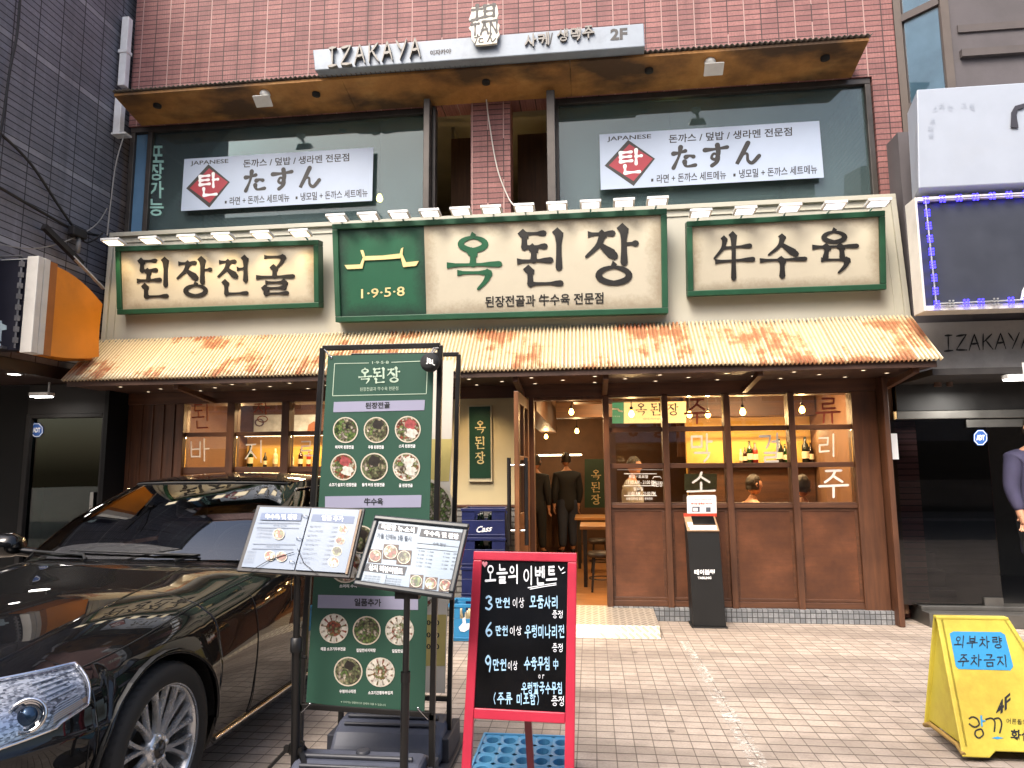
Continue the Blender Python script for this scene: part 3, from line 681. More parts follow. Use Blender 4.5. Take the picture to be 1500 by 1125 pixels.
# posters upstairs of the shelf, plain bluish prints
M_post = mat('pale_print', 'aab7c4', .4, var=.25, scale=9)
for a, b in ((373, 412), (424, 470)):
    g = MB(); p0, p1 = at(a, 608, Yb-.31), at(b, 632, Yb-.31); g.box(p0.x, p1.x, Yb-.325, Yb-.305, p1.z, p0.z); o = g.build('poster', M_post, loc=(p0.x, Yb-.31, p1.z))
    tag(o, 'pale blue poster on the dark shelf front behind the windows, '+('with a round purple emblem' if a < 400 else 'beside a brown blot'), 'poster')
    fr = frY([(a, 608), (b, 608), (b, 632), (a, 632)], Yb-.327); g = MB()
    if a < 400: [fr.quadpx(g, [(380+7*math.cos(t)*s, 619+6*math.sin(t)*s) for t, s in ((k*PI/6, 1), ((k+1)*PI/6, 1), ((k+1)*PI/6, .7), (k*PI/6, .7))], .001, .003) for k in range(12)]
    else: fr.quadpx(g, [(450, 632), (452, 622), (460, 617), (468, 621), (470, 632)], .001, .003)
    oo = g.build('print', mat('poster_ink', '4a3a55' if a < 400 else '8a5a40', .5) if a < 400 else mat('poster_ink_b', '8a5a40', .5), None, loc=(p0.x, Yb-.31, p1.z)); oo.location -= o.location; oo.parent = o

# ================================================================== NEIGHBOURS
nb = thing('tiled_building', 'dark grey tiled building with an overhanging upper floor beside the red brick house', 'building', (-6.5, 5, 0))
NX = -5.62
g = MB(); g.box(-14, NX, 5.0, 16, 2.62, 8.2); g.build('tiled_wall', M_dark, nb)
M_dark2 = brick_mat('dark_wall_tile_front', (0, 2), lin('74747c')[:3], lin('86868f')[:3], lin('2b2b30')[:3], .30, .073, .006, bump=.4, band=(1.02, .31, .036, lin('97979d')[:3]), stain=.35)
g = MB(); g.box(-14, NX-.001, 4.96, 4.999, 2.62, 8.2); g.build('tiled_front', M_dark2, nb)
g = MB(); g.box(-14.05, NX+.05, 4.9, 16, 8.201, 8.34); g.build('parapet_cap', mat('cap_metal', '8a8c90', .4, .5), nb)
M_blk = mat('black_metal_front', '0e0e0e', .7, 0, var=.25, bump=.05, spec=.2)
M_blk2 = mat('charcoal_front', '211f1e', .65, 0, var=.25, spec=.25)
g = MB(); g.box(-14, NX+.02, 5.02, 7.0, 2.50, 2.618); g.build('soffit', mat('soffit_brown', '2a1a14', .5, var=.2), nb)
lY = 6.95
lx = lambda x, y=650: at(x, y, lY).x; lz = lambda y, x=100: at(x, y, lY).z
g = MB(); g.box(-14, lx(38), lY, lY+.3, 0, 2.49); g.box(lx(160), XL+.22, lY-.05, lY+.31, 0, 2.49); g.build('black_front', M_blk, nb)
g = MB(); g.box(lx(39), lx(159.5), lY-.02, lY+.2, lz(606), 2.49); g.build('door_header', M_blk2, nb)
g = MB(); g.box(lx(38.2), lx(45), lY-.03, lY+.1, 0.01, lz(606)-.002); g.box(lx(150), lx(159.8), lY-.03, lY+.1, .01, lz(606)-.002); g.box(lx(45)+.001, lx(150)-.001, lY-.03, lY+.1, lz(612), lz(606)-.002); g.build('door_frame', M_blk2, nb, bevel=.006)
M_dg = glass('dark_door_glass', (.28, .38, .34), ior=1.4)
g = MB(); g.box(lx(45)+.002, lx(150)-.002, lY+.02, lY+.03, .05, lz(612)-.002); gd = g.build('glass_door', M_dg, nb)
g = MB(); g.box(lx(140), lx(145), lY-.03, lY+.018, .9, 1.3); g.build('door_handle', mat('steel', '9b9a97', .3, 1), gd)
g = MB(); g.box(-14, XL+.2, lY+.9, lY+1.0, 0, 2.49); g.build('hall_wall', mat('hall_green', '1f2b25', .7, var=.2), nb)
# octagonal blue security stickers
M_bl = mat('sticker_blue', '2b5aa6', .4, var=.05); M_wt = mat('print_white', 'eeeeee', .5, var=.03)
def adt(cx, cy, r, Y, where, loc_parent):
    fr = frY([(cx-r*2, cy-r*2), (cx+r*2, cy-r*2), (cx+r*2, cy+r*2), (cx-r*2, cy+r*2)], Y)
    oc = lambda rr: [(cx+rr*math.cos(PI/8+k*PI/4), cy+rr*1.12*math.sin(PI/8+k*PI/4)) for k in range(8)]
    c = at(cx, cy, Y); g = MB(); fr.quadpx(g, oc(r), .001, .003)
    o = g.build('security_sticker', M_bl, loc=tuple(c)); tag(o, 'blue octagonal security sticker on '+where, 'sticker')
    g = MB(); put(g, fr, 'ADT', cx-r*.55, cy, cx+r*.55, cy, r*.72, 'noto', .005, bold=.05)
    a, b = oc(r*.93), oc(r*.84)
    for k in range(8): fr.quadpx(g, [a[k], a[(k+1) % 8], b[(k+1) % 8], b[k]], .003, .004)
    t = g.build('lettering', M_wt, None, loc=tuple(c)); t.parent = o; t.location = (0, 0, 0)
adt(54, 630, 10, lY+.018, 'the dark glass door below the orange box sign', None)
# lamps in and under that soffit
M_led = emit('cool_lamp', (1, .96, .9), 9)
def tube_lamp(px, py, Y, L, label, e):
    c = at(px, py, Y); t = thing('ceiling_lamp', label, 'lamp', tuple(c)); g = MB(); g.box(c.x-L/2, c.x+L/2, Y-.05, Y+.05, c.z+.012, c.z+.05); g.tube([c+Vector((L*.35, 0, .05)), c+Vector((L*.35, 0, .16))], .01); g.build('lamp_housing', mat('lamp_white', 'd8d8d4', .5), t, bevel=.008)
    g = MB(); g.box(c.x-L/2+.01, c.x+L/2-.01, Y-.04, Y+.04, c.z, c.z+.0115); g.build('lamp_tube', M_led, t)
    l = bpy.data.lights.new('lamp_light', 'AREA'); l.energy = e; l.size = L; l.size_y = .08; l.shape = 'RECTANGLE'; l.color = (1, .95, .88); o = bpy.data.objects.new('lamp_light', l); COL.objects.link(o); o.parent = t; o.location = (0, 0, -.02)
tube_lamp(61, 582, 6.6, .22, 'small white strip lamp hanging over the dark glass door beside the car', 1.6)
tube_lamp(1489, 557, 6.6, .2, 'white strip lamp lit under the soffit of the grey building', 11)
c = at(20, 560, 6.2); t = thing('downlight', 'round lit downlight in the brown soffit under the black and white box sign', 'lamp', (c.x, c.y, 2.49)); g = MB(); g.lathe([(.0, -.002), (.055, -.002)], Matrix.Translation((c.x, c.y, 2.499)), 20); g.build('lamp_glass', M_led, t); g = MB(); g.lathe([(.055, -.004), (.075, -.004), (.075, .0)], Matrix.Translation((c.x, c.y, 2.5)), 20); g.build('lamp_ring', mat('steel', '9b9a97', .3, 1), t)

# orange box sign of the neighbour: black face to the street, white frame, orange side
M_or = mat('orange_sheet', 'd98218', .45, var=.1, scale=2.5, dirt='a4560f', dirt_amt=.55, bump=.1, bscale=5)
M_wf = mat('sign_white', 'd4d0c8', .45, var=.05, dirt='a09a8c', dirt_amt=.3)
M_navy = mat('sign_navy', '23232e', .35, var=.1)
oX = at(50, 460, 5.75).x
osn = thing('box_sign', 'box sign with black face, white metal frame and orange sheet side above the dark door', 'sign', (oX, 6.1, 2.66))
za, zb = atX(70, 381, oX).z, atX(53, 541, oX).z
zb = max(zb, 2.66)
pt = lambda y, z: (oX, y, z)
y0 = 5.75; y1 = 6.66
g = MB()
g.grid(lambda u, v: Vector((oX-.02-.015*math.sin(PI*v)*u, y0+.22+(y1-y0-.22)*u, (2.64+.10*u*u)*(1-v)+v*(za-.02-.22*u*u))), 14, 10)
g.box(oX-1.9, oX-.10, y0+.2, y1, 2.70, za-.3, 0)
g.build('orange_side', M_or, osn)
g = MB(); g.box(oX-.045, oX-.005, y0+.15, y0+.24, 2.635, za+.0); g.build('edge_strip', mat('orange_edge', '9c5a22', .5, var=.15), osn)
g = MB()
for a, b in ((0, .07), (.076, .148)): g.box(oX-.12, oX, y0+a, y0+b, 2.632, za+.01)
g.box(-9, oX-.121, y0+.05, y0+.147, za-.02, za+.008)
g.build('sign_frame', M_wf, osn, bevel=.006)
g = MB(); g.box(-9, oX-.121, y0-.002, y0+.1, 2.66, za-.021); g.build('sign_face', M_navy, osn)
g = MB(); fx_ = oX-.145
g.tube([(fx_, y0-.03, 2.67), (fx_, y0-.03, za-.03)], .009, 6)
for k in range(8): zz = 2.72+k*(za-2.8)/7.2; g.box(fx_-.016, fx_+.016, y0-.045, y0-.012, zz, zz+.05)
g.tube([(-9, y0-.03, za+.005), (fx_, y0-.03, za+.005)], .01, 6); g.box(fx_-.25, fx_-.1, y0-.06, y0-.003, 2.665, 2.69)
g.build('lamp_strip', mat('clip_grey', '77777a', .4, .5, var=.2), osn)
fr = frY([(-60, 400), (20, 385), (20, 530), (-60, 535)], y0-.003); g = MB()
fr.quadpx(g, [(-12, 468), (3, 470), (3, 474), (10, 477), (10, 483), (3, 484), (2, 500), (-6, 500), (-12, 490)], .001, .006)
fr.quadpx(g, [(-8, 503), (1, 503), (2, 508), (-2, 512), (-8, 512)], .001, .006); g.build('lettering', mat('pale_letter', 'b9cdd2', .5), osn)

# grey building on the other side
gb = thing('grey_building', 'grey building with white and black box signs above a dark glass entrance', 'building', (5, 7.3, 0))
M_gr = mat('grey_render', '595456', .8, var=.12, scale=3, dirt='4a4644', dirt_amt=.5, bump=.15)
M_grl = mat('grey_panel', 'a39f9b', .55, var=.1, scale=2, dirt='55524f', dirt_amt=.5)
GX = 3.46
p_0 = at(1350, 480, 6.95).x-.05
rc = at(1385, 60, 6.95)                                     # protruding upper bay
g = MB(); g.box(rc.x, 12, 6.95, 14, 4.9, 12); fA, fB = Vector((3.375, 7.27, 0)), Vector((rc.x, 6.95, 0)); fN = Vector((fB.y-fA.y, fA.x-fB.x, 0)).normalized()
Pf = lambda t, z, n: fA.lerp(fB, t)+Vector((0, 0, z))+fN*n
if fN.y > 0: fN = -fN
def facet(t0, t1, z0, z1, n0, n1): g.hexa([Pf(t0, z0, n0), Pf(t1, z0, n0), Pf(t1, z0, n1), Pf(t0, z0, n1), Pf(t0, z1, n0), Pf(t1, z1, n0), Pf(t1, z1, n1), Pf(t0, z1, n1)])
facet(0, 1, 3.0, 12, -.2, -.012); g.box(p_0, 12, 7.0, 7.39, 2.6, 4.899)
g.build('upper_wall', M_gr, gb)
g = MB(); g.box(rc.x-.03, rc.x+.05, 6.93, 7.0, 4.9, 12); facet(.0, .16, 3.0, 12, -.011, .02); g.build('corner_trim', mat('trim_brown', '5b524c', .7), gb)
M_gbw = glass('bay_glass', (.8, .9, .95), ior=1.4)
g = MB()
for z0, z1 in ((5.30, 6.22), (6.33, 7.6)): facet(.2, .93, z0, z1, .004, .010)
wg = g.build('bay_window', M_gbw, gb); g = MB(); facet(.2, .93, 5.3, 7.6, -.011, -.004); g.build('sky_reflection_board', mat('reflected_sky_pale', '9fb0b8', .7, var=.2, scale=3), gb)  # pale blue board added behind the glass stands in for reflected sky
for z_ in (6.235, 5.22): g = MB(); facet(.17, .95, z_, z_+.08, -.011, .04); g.build('bay_frame', mat('brown_frame', '4b4340', .6), gb)
g = MB(); g.box(rc.x+.12, 9, 6.90, 6.949, 5.62, 5.7); g.box(rc.x+.10, 9, 6.82, 6.949, 6.62, 6.72); g.box(rc.x+.12, 9, 6.93, 6.949, 5.9, 5.98); g.build('ledge', mat('ledge', '544d4b', .7), gb)
# white box sign
wX = at(1334, 200, 6.4).x
wTop, wBot = at(1360, 130, 6.4).z, at(1360, 275, 6.4).z
ws = thing('box_sign', 'large plain white box sign above the blue lit sign', 'sign', (wX+1, 6.7, wBot))
g = MB(); g.hexa([(wX+.03, 6.4, wBot), (9, 6.4, wBot), (9, 6.75, wBot), (wX+.13, 6.75, wBot), (wX+.09, 6.4, wTop), (9, 6.4, wTop), (9, 6.75, wTop), (wX+.15, 6.75, wTop-.05)])
g.build('sign_body', mat('white_sign_sheet', 'a2aab6', .4, var=.03, dirt='a3a7ad', dirt_amt=.3), ws, bevel=.01)
frw = frY([(1340, 130), (1500, 120), (1500, 268), (1345, 275)], 6.395); g = MB()
for t, x, y, a, s_ in (('그림', 1418, 155, 0, 16), ('그리는', 1386, 157, 10, 22), ('하루', 1365, 186, 85, 22)):
    pass
for ch, x, y in (('스', 1370, 160), ('리', 1380, 155), ('는', 1392, 157), ('그', 1412, 155), ('림', 1424, 156), ('르', 1366, 178), ('마', 1364, 188), ('음', 1364, 198)): put(g, frw, ch, x-4, y, x+4, y, 8, 'mono', .003, wd=.09)
g.build('lettering', mat('pale_grey_letter', '9aa3b0', .6), ws)
g = MB(); fb_ = [(1480, 187), (1481, 165), (1486, 156), (1500, 152), (1500, 158), (1490, 161), (1488, 170), (1491, 188)]; frw.quadpx(g, fb_, .002, .012); g.build('emblem', mat('ink', '33323a', .5), ws)
# black sign with blue lamps
bX = at(1350, 350, 6.4).x; bz1, bz0 = at(1400, 285, 6.4).z, at(1400, 457, 6.4).z
bs = thing('box_sign', 'black box sign edged with blue lights above the grey panel', 'sign', (bX+1, 6.7, bz0))
g = MB(); g.box(bX-.02, bX, 6.42, 6.62, bz0+.02, bz1); g.box(bX+.001, 9, 6.42, 6.62, bz1-.04, bz1); g.box(bX+.001, 9, 6.42, 6.62, bz0+.021, bz0+.07); g.build('sign_frame', M_wf, bs, bevel=.005)
g = MB(); g.box(bX+.001, 9, 6.45, 6.61, bz0+.071, bz1-.041); g.build('sign_face', mat('sign_charcoal', '3a3d46', .35, var=.08), bs)
fr = frY([(1350, 285), (1500, 278), (1500, 450), (1350, 458)], 6.42)
lt, lb, lr, lrb = fr.px(1354, 294), fr.px(1370, 446), fr.px(1500, 285), fr.px(1500, 440)
g = MB(); gl_ = MB(); ptsL = []
for k in range(9): ptsL.append(lt.lerp(lb, k/8.0))
for k in range(1, 7): ptsL.append(lt.lerp(lr, k/6.0)); ptsL.append(lb.lerp(lrb, k/6.0))
g.tube([fr.P(*lt, .02), fr.P(*lb, .02)], .008, 6); g.tube([fr.P(*lt, .02), fr.P(*lr, .02)], .008, 6); g.tube([fr.P(*lb, .02), fr.P(*lrb, .02)], .008, 6)
for i, p in enumerate(ptsL):
    on = not (i > 9 and i % 2 == 0 and i % 3 == 1)
    for dx in (-.015, .015):
        for dz in (-.03, -.005, .02):
            c = fr.P(p.x, p.y, .03)+Vector((dx, 0, dz)); (gl_ if on else g).box(c.x-.007, c.x+.007, c.y-.005, c.y+.005, c.z-.007, c.z+.007)
g.build('lamp_strip', mat('led_strip', 'b8b8b4', .4, .5, var=.2), bs); gl_.build('blue_lamps', emit('blue_led', (.03, .02, 1), 4), bs)
g = MB(); fr.quadpx(g, [(1494, 440), (1497, 426), (1500, 420), (1505, 440)], .002, .01); g.build('emblem', M_wt, bs)
# grey panel with scratched letters, soffit, entrance
gp = frY([(1350, 466), (1520, 458), (1520, 540), (1356, 549)], 6.95)
g = MB(); p0, p1 = at(1350, 480, 6.95), at(1420, 546, 6.95); g.box(p0.x-.05, 9, 6.95, 7.4, p1.z, bz0+.02); g.build('name_panel', M_grl, gb)
g = MB(); put(g, gp, 'IZAKAYA', 1381, 503, 1512, 498, 23, 'scratch', .003, wd=.12, gap=.18); g.build('panel_lettering', mat('ink_black', '17161a', .5), gb)
g = MB(); g.box(p0.x-.1, 9, 6.6, 7.6, p1.z-.06, p1.z-.002); g.build('soffit', mat('grey_soffit', '2f2c2a', .6, var=.3), gb)
gY = 7.3; gx = lambda x, y=700: at(x, y, gY).x; gz = lambda y, x=1420: at(x, y, gY).z
g = MB(); g.box(GX-.35, 9, gY+.02, gY+.2, gz(600), p1.z-.06); g.build('transom_panel', mat('transom', '1f1d1c', .4, var=.3), gb)
g = MB(); g.box(GX-.38, 9, gY-.03, gY+.1, gz(613), gz(601)); g.box(cp.x+.07, cp.x+.12, gY-.03, gY+.1, .1, gz(613)-.001); g.box(GX-.3, 9, gY-.2, gY+.2, 0, .13); g.box(GX-.3, 9, gY-.05, gY+.15, .131, .17); g.build('entrance_frame', mat('brushed_frame', '6e6c68', .4, .7, var=.15), gb, bevel=.005)
M_eg = glass('entrance_glass', (.6, .6, .61), ior=1.5)
g = MB(); g.box(cp.x+.125, gx(1453), gY+.01, gY+.02, .171, gz(613)-.002); eg = g.build('glass_front', M_eg, gb)
g = MB(); g.box(gx(1422), 9, gY-.012, gY+.009, gz(626), gz(615)); g.box(gx(1425), gx(1452), gY-.012, gY+.009, gz(890), gz(875)); g.build('door_rail', mat('brushed_frame', '6e6c68', .4, .7), eg)
M_hd = mat('hall_dark', '2a2826', .8, var=.3)
g = MB(); g.box(GX-.3, 9, 9.6, 9.7, 0, 2.6); g.box(GX-.31, GX-.3, gY+.25, 9.6, 0, 2.6); g.box(GX-.3, 9, gY+.2, 9.6, .09, .13); g.build('hall', M_hd, gb)
g = MB()
for k in range(9): g.box(GX-.2, gx(1440), gY+.7+k*.2, gY+.9+k*.2, .13, .2+.17*k)
g.build('stairs', mat('stair_dark', '3a3734', .7, var=.3), gb)
adt(1436, 641, 11, gY-.014, 'the glass entrance door of the grey building', None)
# gap pipes between the houses
pg = thing('drain_pipe', 'brown drain pipe in the gap between brick house and black sign', 'pipe', (3.5, 7.15, 0)); g = MB()
for x_, r_ in ((3.45, .035), (3.56, .03)): g.tube([(x_, 7.18, 2.3), (x_, 7.18, 4.6)], r_, 8)
g.build('pipe', mat('pipe_brown', '4c372e', .7, var=.3), pg); g = MB()
for z in (2.8, 3.3, 4.2): g.box(3.4, 3.6, 7.13, 7.2, z, z+.04)
g.build('bracket', mat('pipe_steel', '7b6f63', .6, .3), pg)
g = MB(); g.box(cp.x+.075, cp.x+.19, gY-.05, gY-.036, gz(672), gz(634)); no = g.build('paper_notice', M_wt, loc=(cp.x+.13, gY-.05, gz(672))); tag(no, 'small white paper notice on the metal frame beside the corner post', 'notice')
# ================================================================== SIGNS ON THE FACADE
M_green = mat('sign_green', '15472f', .5, var=.15, scale=5, dirt='0f2c20', dirt_amt=.5)
M_ink = mat('sign_ink', '161413', .55, var=.05)
def aged(name, col, edge, W=1):
    q = NT(name); co = q.coords('Generated'); sp = q.n('SeparateXYZ'); q.l(co, sp.inputs[0])
    ex = q.math('MULTIPLY', q.math('PINGPONG', sp.outputs[0], .5), W); ez = q.math('PINGPONG', sp.outputs[2], .5)
    d = q.math('MINIMUM', ex, ez); n = q.noise(3.5, q.coords(), detail=8, rough=.7); nf = q.noise(28, q.coords(), detail=6, rough=.7)
    d = q.math('ADD', d, q.math('MULTIPLY', q.math('SUBTRACT', n, .5), .22)); d = q.math('ADD', d, q.math('MULTIPLY', q.math('SUBTRACT', nf, .5), .09))
    c = q.ramp(d, [(.0, lin(edge)), (.02, lin(edge)), (.16, lin(col)), (1, lin(col))])
    q.l(q.mix(q.ramp(n, [(.5, (0, 0, 0)), (.85, (.25,)*3)]), c, lin(edge)), q.b.inputs['Base Color']); q.b.inputs['Roughness'].default_value = .5
    q.bump(nf, .06, .002); return q.m
M_aged = aged('aged_print', 'bab3a0', '968b77', 2.6); M_agedg = aged('aged_green_print', '155238', '0c3022', 1.1)
def sign(corners, label, bw=.055):
    fr = frY(corners, [6.72, 6.72, 6.86, 6.86]); c = fr.P(.5, 1)
    t = thing('framed_sign', label, 'sign', tuple(c))
    g = MB(); dpt = -.14
    fr.rect(g, 0, 0, fr.W, bw, dpt, 0); fr.rect(g, 0, fr.H-bw, fr.W, fr.H, dpt, 0); fr.rect(g, 0, bw+.0005, bw, fr.H-bw-.0005, dpt, 0); fr.rect(g, fr.W-bw, bw+.0005, fr.W, fr.H-bw-.0005, dpt, 0)
    g.build('sign_frame', M_green, t, bevel=.006)
    return t, fr, bw
def face(t, fr, x0, x1, m, bw):
    g = MB(); fr.rect(g, x0, bw+.0005, x1, fr.H-bw-.0005, -.12, -.025); return g.build('sign_face', m, t)
S1, f1, bw = sign([(168, 361), (466, 351), (467, 450), (171, 461)], 'lit cream sign in green frame with four black letters above the parked car')
face(S1, f1, bw+.0005, f1.W-bw-.0005, M_aged, bw)
def big(fr, t, chars, m, wd=.15):
    g = MB()
    for ch, x0, y0, x1, y1 in chars:
        put(g, fr, ch, x0, (y0+y1)/2, x1, (y0+y1)/2, y1-y0, 'brush', -.018, wd=wd*.88, th=.012)
        g.build('letter', m, t); g = MB()
big(f1, S1, [('된', 199, 381, 250, 436), ('장', 257, 380, 310, 435), ('전', 317, 378, 367, 432), ('골', 374, 376, 428, 431)], M_ink)
S2, f2, bw = sign([(486, 328), (977, 305), (979, 459), (491, 472)], 'wide centre sign with green block, gate emblem and three large brush letters', .06)
xs = f2.px(622, 395).x*f2.W
face(S2, f2, bw+.0005, xs-.0005, M_agedg, bw); face(S2, f2, xs+.0005, f2.W-bw-.0005, M_aged, bw)
M_lgreen = mat('letter_green', '0f4e31', .5); M_gold = mat('gold_letter', 'd9c68e', .45)
big(f2, S2, [('옥', 654, 347, 731, 423)], M_lgreen, .15); big(f2, S2, [('된', 757, 340, 832, 418), ('장', 857, 334, 937, 417)], M_ink, .15)
g = MB(); put(g, f2, '된장전골과 牛수육 전문점', 710, 442, 884, 436, 17, 'noto', -.02, bold=.018); g.build('lettering', M_ink, S2)
g = MB()
for pl in ([(504, 388), (527, 387), (531, 377), (527, 366), (531, 366), (533, 371), (534, 377), (530, 393), (508, 394)], [(532, 375), (560, 374), (586, 371), (586, 378), (560, 380), (532, 381)], [(585, 371), (587, 364), (590, 362), (589, 372), (594, 384), (613, 382), (609, 389), (590, 391)]): f2.quadpx(g, pl, -.024, -.012)
put(g, f2, '1·9·5·8', 528, 430, 592, 426, 14, 'noto', -.02, bold=.01); g.build('emblem', M_gold, S2)
S3, f3, bw = sign([(1006, 324), (1297, 308), (1299, 424), (1008, 434)], 'cream sign in green frame with three black letters beside the black lit sign')
face(S3, f3, bw+.0005, f3.W-bw-.0005, M_aged, bw)
big(f3, S3, [('牛', 1047, 344, 1104, 407), ('수', 1114, 346, 1180, 404), ('육', 1191, 339, 1256, 399)], M_ink, .15)

# floodlights above the signs
M_lw = mat('lamp_white', 'd6d9dc', .45, var=.05)
M_lens = emit('flood_lens_lit', (1, .86, .62), 1.6); M_lens2 = emit('flood_lens_dim', (.9, .92, 1), .75)
ORD = ['first', 'second', 'third', 'fourth', 'fifth', 'sixth', 'seventh', 'eighth', 'ninth', 'tenth', 'eleventh']
def flood(px, py, Y, label, grp, lit, e, back=6.99):
    c = at(px, py, Y); t = thing('floodlight', label, 'lamp', tuple(c), grp)
    tl = R_(-7); M = Matrix.Translation(c) @ Matrix.Rotation(tl, 4, 'X')
    g = MB()
    def bx(x0, x1, y0_, y1_, z0, z1): g.hexa([M @ Vector(p) for p in ((x0, y0_, z0), (x1, y0_, z0), (x1, y1_, z0), (x0, y1_, z0), (x0, y0_, z1), (x1, y0_, z1), (x1, y1_, z1), (x0, y1_, z1))])
    bx(-.105, .105, -.07, .07, 0, .03)
    for k in range(5): bx(-.085+k*.04, -.065+k*.04, -.055, .055, .03, .038)
    g.build('lamp_body', M_lw, t, bevel=.006)
    g = MB(); q = M @ Vector((0, .05, .045)); g.tube([M @ Vector((-.085, .0, .02)), M @ Vector((-.085, .09, .03)), M @ Vector((.085, .09, .03)), M @ Vector((.085, 0, .02))], .007, 6); g.tube([M @ Vector((0, .09, .03)), Vector((c.x, back, c.z-.02))], .009, 6); g.build('bracket', M_lw, t)
    g = MB(); g.add([M @ Vector(p) for p in ((-.085, -.055, -.002), (.085, -.055, -.002), (.085, .055, -.002), (-.085, .055, -.002))], [(3, 2, 1, 0)]); g.build('lamp_glass', M_lens if lit else M_lens2, t, fix=False)
    if e:
        l = bpy.data.lights.new('flood_light', 'SPOT'); l.energy = e; l.spot_size = R_(100); l.spot_blend = .7; l.color = (1, .74, .4) if lit else (1, .9, .75); l.shadow_soft_size = .05
        o = bpy.data.objects.new('flood_light', l); COL.objects.link(o); o.parent = t; o.location = (0, -.03, -.04); o.rotation_euler = (R_(18), 0, 0)
for k, x in enumerate((166, 221, 277, 327, 384, 440)): flood(x, 356-k*2.6, 6.60, f'{ORD[k]} floodlight above the four letter sign, counted from the orange box sign', 'floodlights above the four letter sign', True, 6)
for k, x in enumerate((494, 540, 585, 630, 675, 720, 768, 816, 865, 914, 963)): flood(x, 321-k*2.5, 6.60, f'{ORD[k]} floodlight above the centre sign, counted from the green block end', 'floodlights above the centre sign', False, 2.2)
for k, x in enumerate((1026, 1091, 1156, 1222, 1286)): flood(x, 314-k*3.8, 6.60, f'{ORD[k]} floodlight above the three letter sign, counted from the centre sign', 'floodlights above the three letter sign', False, 2.2)
tubec = MB()
# ------------- rusty corrugated awning
def rusty():
    q = NT('rusty_corrugated'); co = q.swz(q.world(), 0, 2); m = q.scalec(co, (1.0, 1.5, 1))
    n = q.noise(1.3, m, detail=9, rough=.68); st = q.noise(1.0, q.scalec(co, (26, 1.0, 1)), detail=6, rough=.6); f = q.noise(30, co, detail=4)
    v = q.math('ADD', n, q.math('MULTIPLY', q.math('SUBTRACT', st, .5), .32))
    c = q.ramp(v, [(.0, lin('ddcaa0')), (.51, lin('e4d3ae')), (.54, lin('cfa97a')), (.57, lin('b26c46')), (.70, lin('964f34'))])
    c = q.mix(q.ramp(f, [(.35, (.25,)*3), (.6, (0, 0, 0))]), c, lin('c2ae88'))
    sw = q.n('SeparateXYZ'); q.l(q.world(), sw.inputs[0])    # shade and dirt of the valleys painted into the sheet colour
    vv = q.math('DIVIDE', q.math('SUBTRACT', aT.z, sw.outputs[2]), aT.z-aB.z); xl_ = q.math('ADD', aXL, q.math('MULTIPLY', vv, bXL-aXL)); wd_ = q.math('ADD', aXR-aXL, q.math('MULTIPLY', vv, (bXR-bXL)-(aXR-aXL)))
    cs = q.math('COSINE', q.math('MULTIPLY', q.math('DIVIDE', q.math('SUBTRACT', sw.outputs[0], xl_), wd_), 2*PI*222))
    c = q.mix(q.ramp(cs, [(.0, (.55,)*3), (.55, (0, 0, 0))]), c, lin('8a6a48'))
    q.l(c, q.b.inputs['Base Color']); q.l(q.ramp(v, [(.5, (.34,)*3), (.62, (.75,)*3)]), q.b.inputs['Roughness']); q.b.inputs['Metallic'].default_value = .15; return q.m
aw = thing('awning', 'corrugated cream sheet awning with rust patches over the shop front', 'awning', (-1.1, 6.9, 2.44))
aT, aB = Vector((0, 6.995, 2.985)), Vector((0, 6.42, 2.455))
aXL, aXR = at(150, 500, 6.995).x-.02, at(1333, 466, 6.995).x
bXL, bXR = at(90, 561, 6.42).x, at(1381, 528, 6.42).x
dn = (aB-aT).normalized(); an = Vector((0, dn.z, -dn.y)); an = -an if an.z < 0 else an
nw = 222
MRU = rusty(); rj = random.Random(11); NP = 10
for k in range(NP):
    ua, ub = k/NP, (k+1)/NP+(.006 if k < NP-1 else 0); ex = .010*rj.random(); lift = .0035*(k % 2)
    def fa_(u, v, ua=ua, ub=ub, ex=ex, lift=lift, ph=rj.random()*9):
        U = ua+(ub-ua)*u; V = v*(1+ex)
        return Vector((aXL+(aXR-aXL)*U, 0, 0))*(1-V)+Vector((bXL+(bXR-bXL)*U, 0, 0))*V+aT.lerp(aB, V)+an*(.0145*math.cos(2*PI*U*nw)+lift+.006*noise.noise(Vector((U*14, V*2, ph)))*V)
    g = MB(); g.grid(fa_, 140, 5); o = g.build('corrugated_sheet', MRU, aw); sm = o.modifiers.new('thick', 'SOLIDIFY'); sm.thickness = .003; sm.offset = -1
g = MB()
for k in range(110): x = aXL+.05+k*(aXR-aXL-.1)/109; g.lathe([(.012, 0), (.012, .004), (.005, .009), (0, .009)], Matrix.Translation(Vector((x, aT.y-.03, aT.z-.022))) @ Matrix.Rotation(R_(47), 4, 'X'), 8)
o = g.build('fixing_screws', mat('screw_grey', '8c8882', .5, .6), aw); o['kind'] = 'stuff'
M_sof = mat('awning_soffit', '402a1f', .55, var=.35, scale=5)
g = MB(); g.box(bXL+.05, bXR-.05, 6.45, F0-.06, 2.405, 2.425); g.box(bXL+.04, bXR-.04, 6.445, 6.465, 2.395, 2.45); g.build('soffit_board', M_sof, aw)
for sx in (bXL+.06, bXR-.06):
    g = MB(); g.add([(sx, 6.47, 2.426), (sx, F0-.06, 2.426), (sx, 6.99, 2.96), (sx+.01, 6.47, 2.426), (sx+.01, F0-.06, 2.426), (sx+.01, 6.99, 2.96)], [(0, 1, 2), (5, 4, 3), (0, 2, 5, 3), (2, 1, 4, 5), (0, 3, 4, 1)]); g.build('gable_board', M_sof, aw)
for x in (xf(766, 560), xf(885, 560), xf(1080, 560)+.05, xf(1290, 560), -4.2):
    g = MB(); g.beam((x, 6.5, 2.38), (x, F0-.07, 2.30), .05, .05); g.build('bracket_arm', M_wdh, aw)
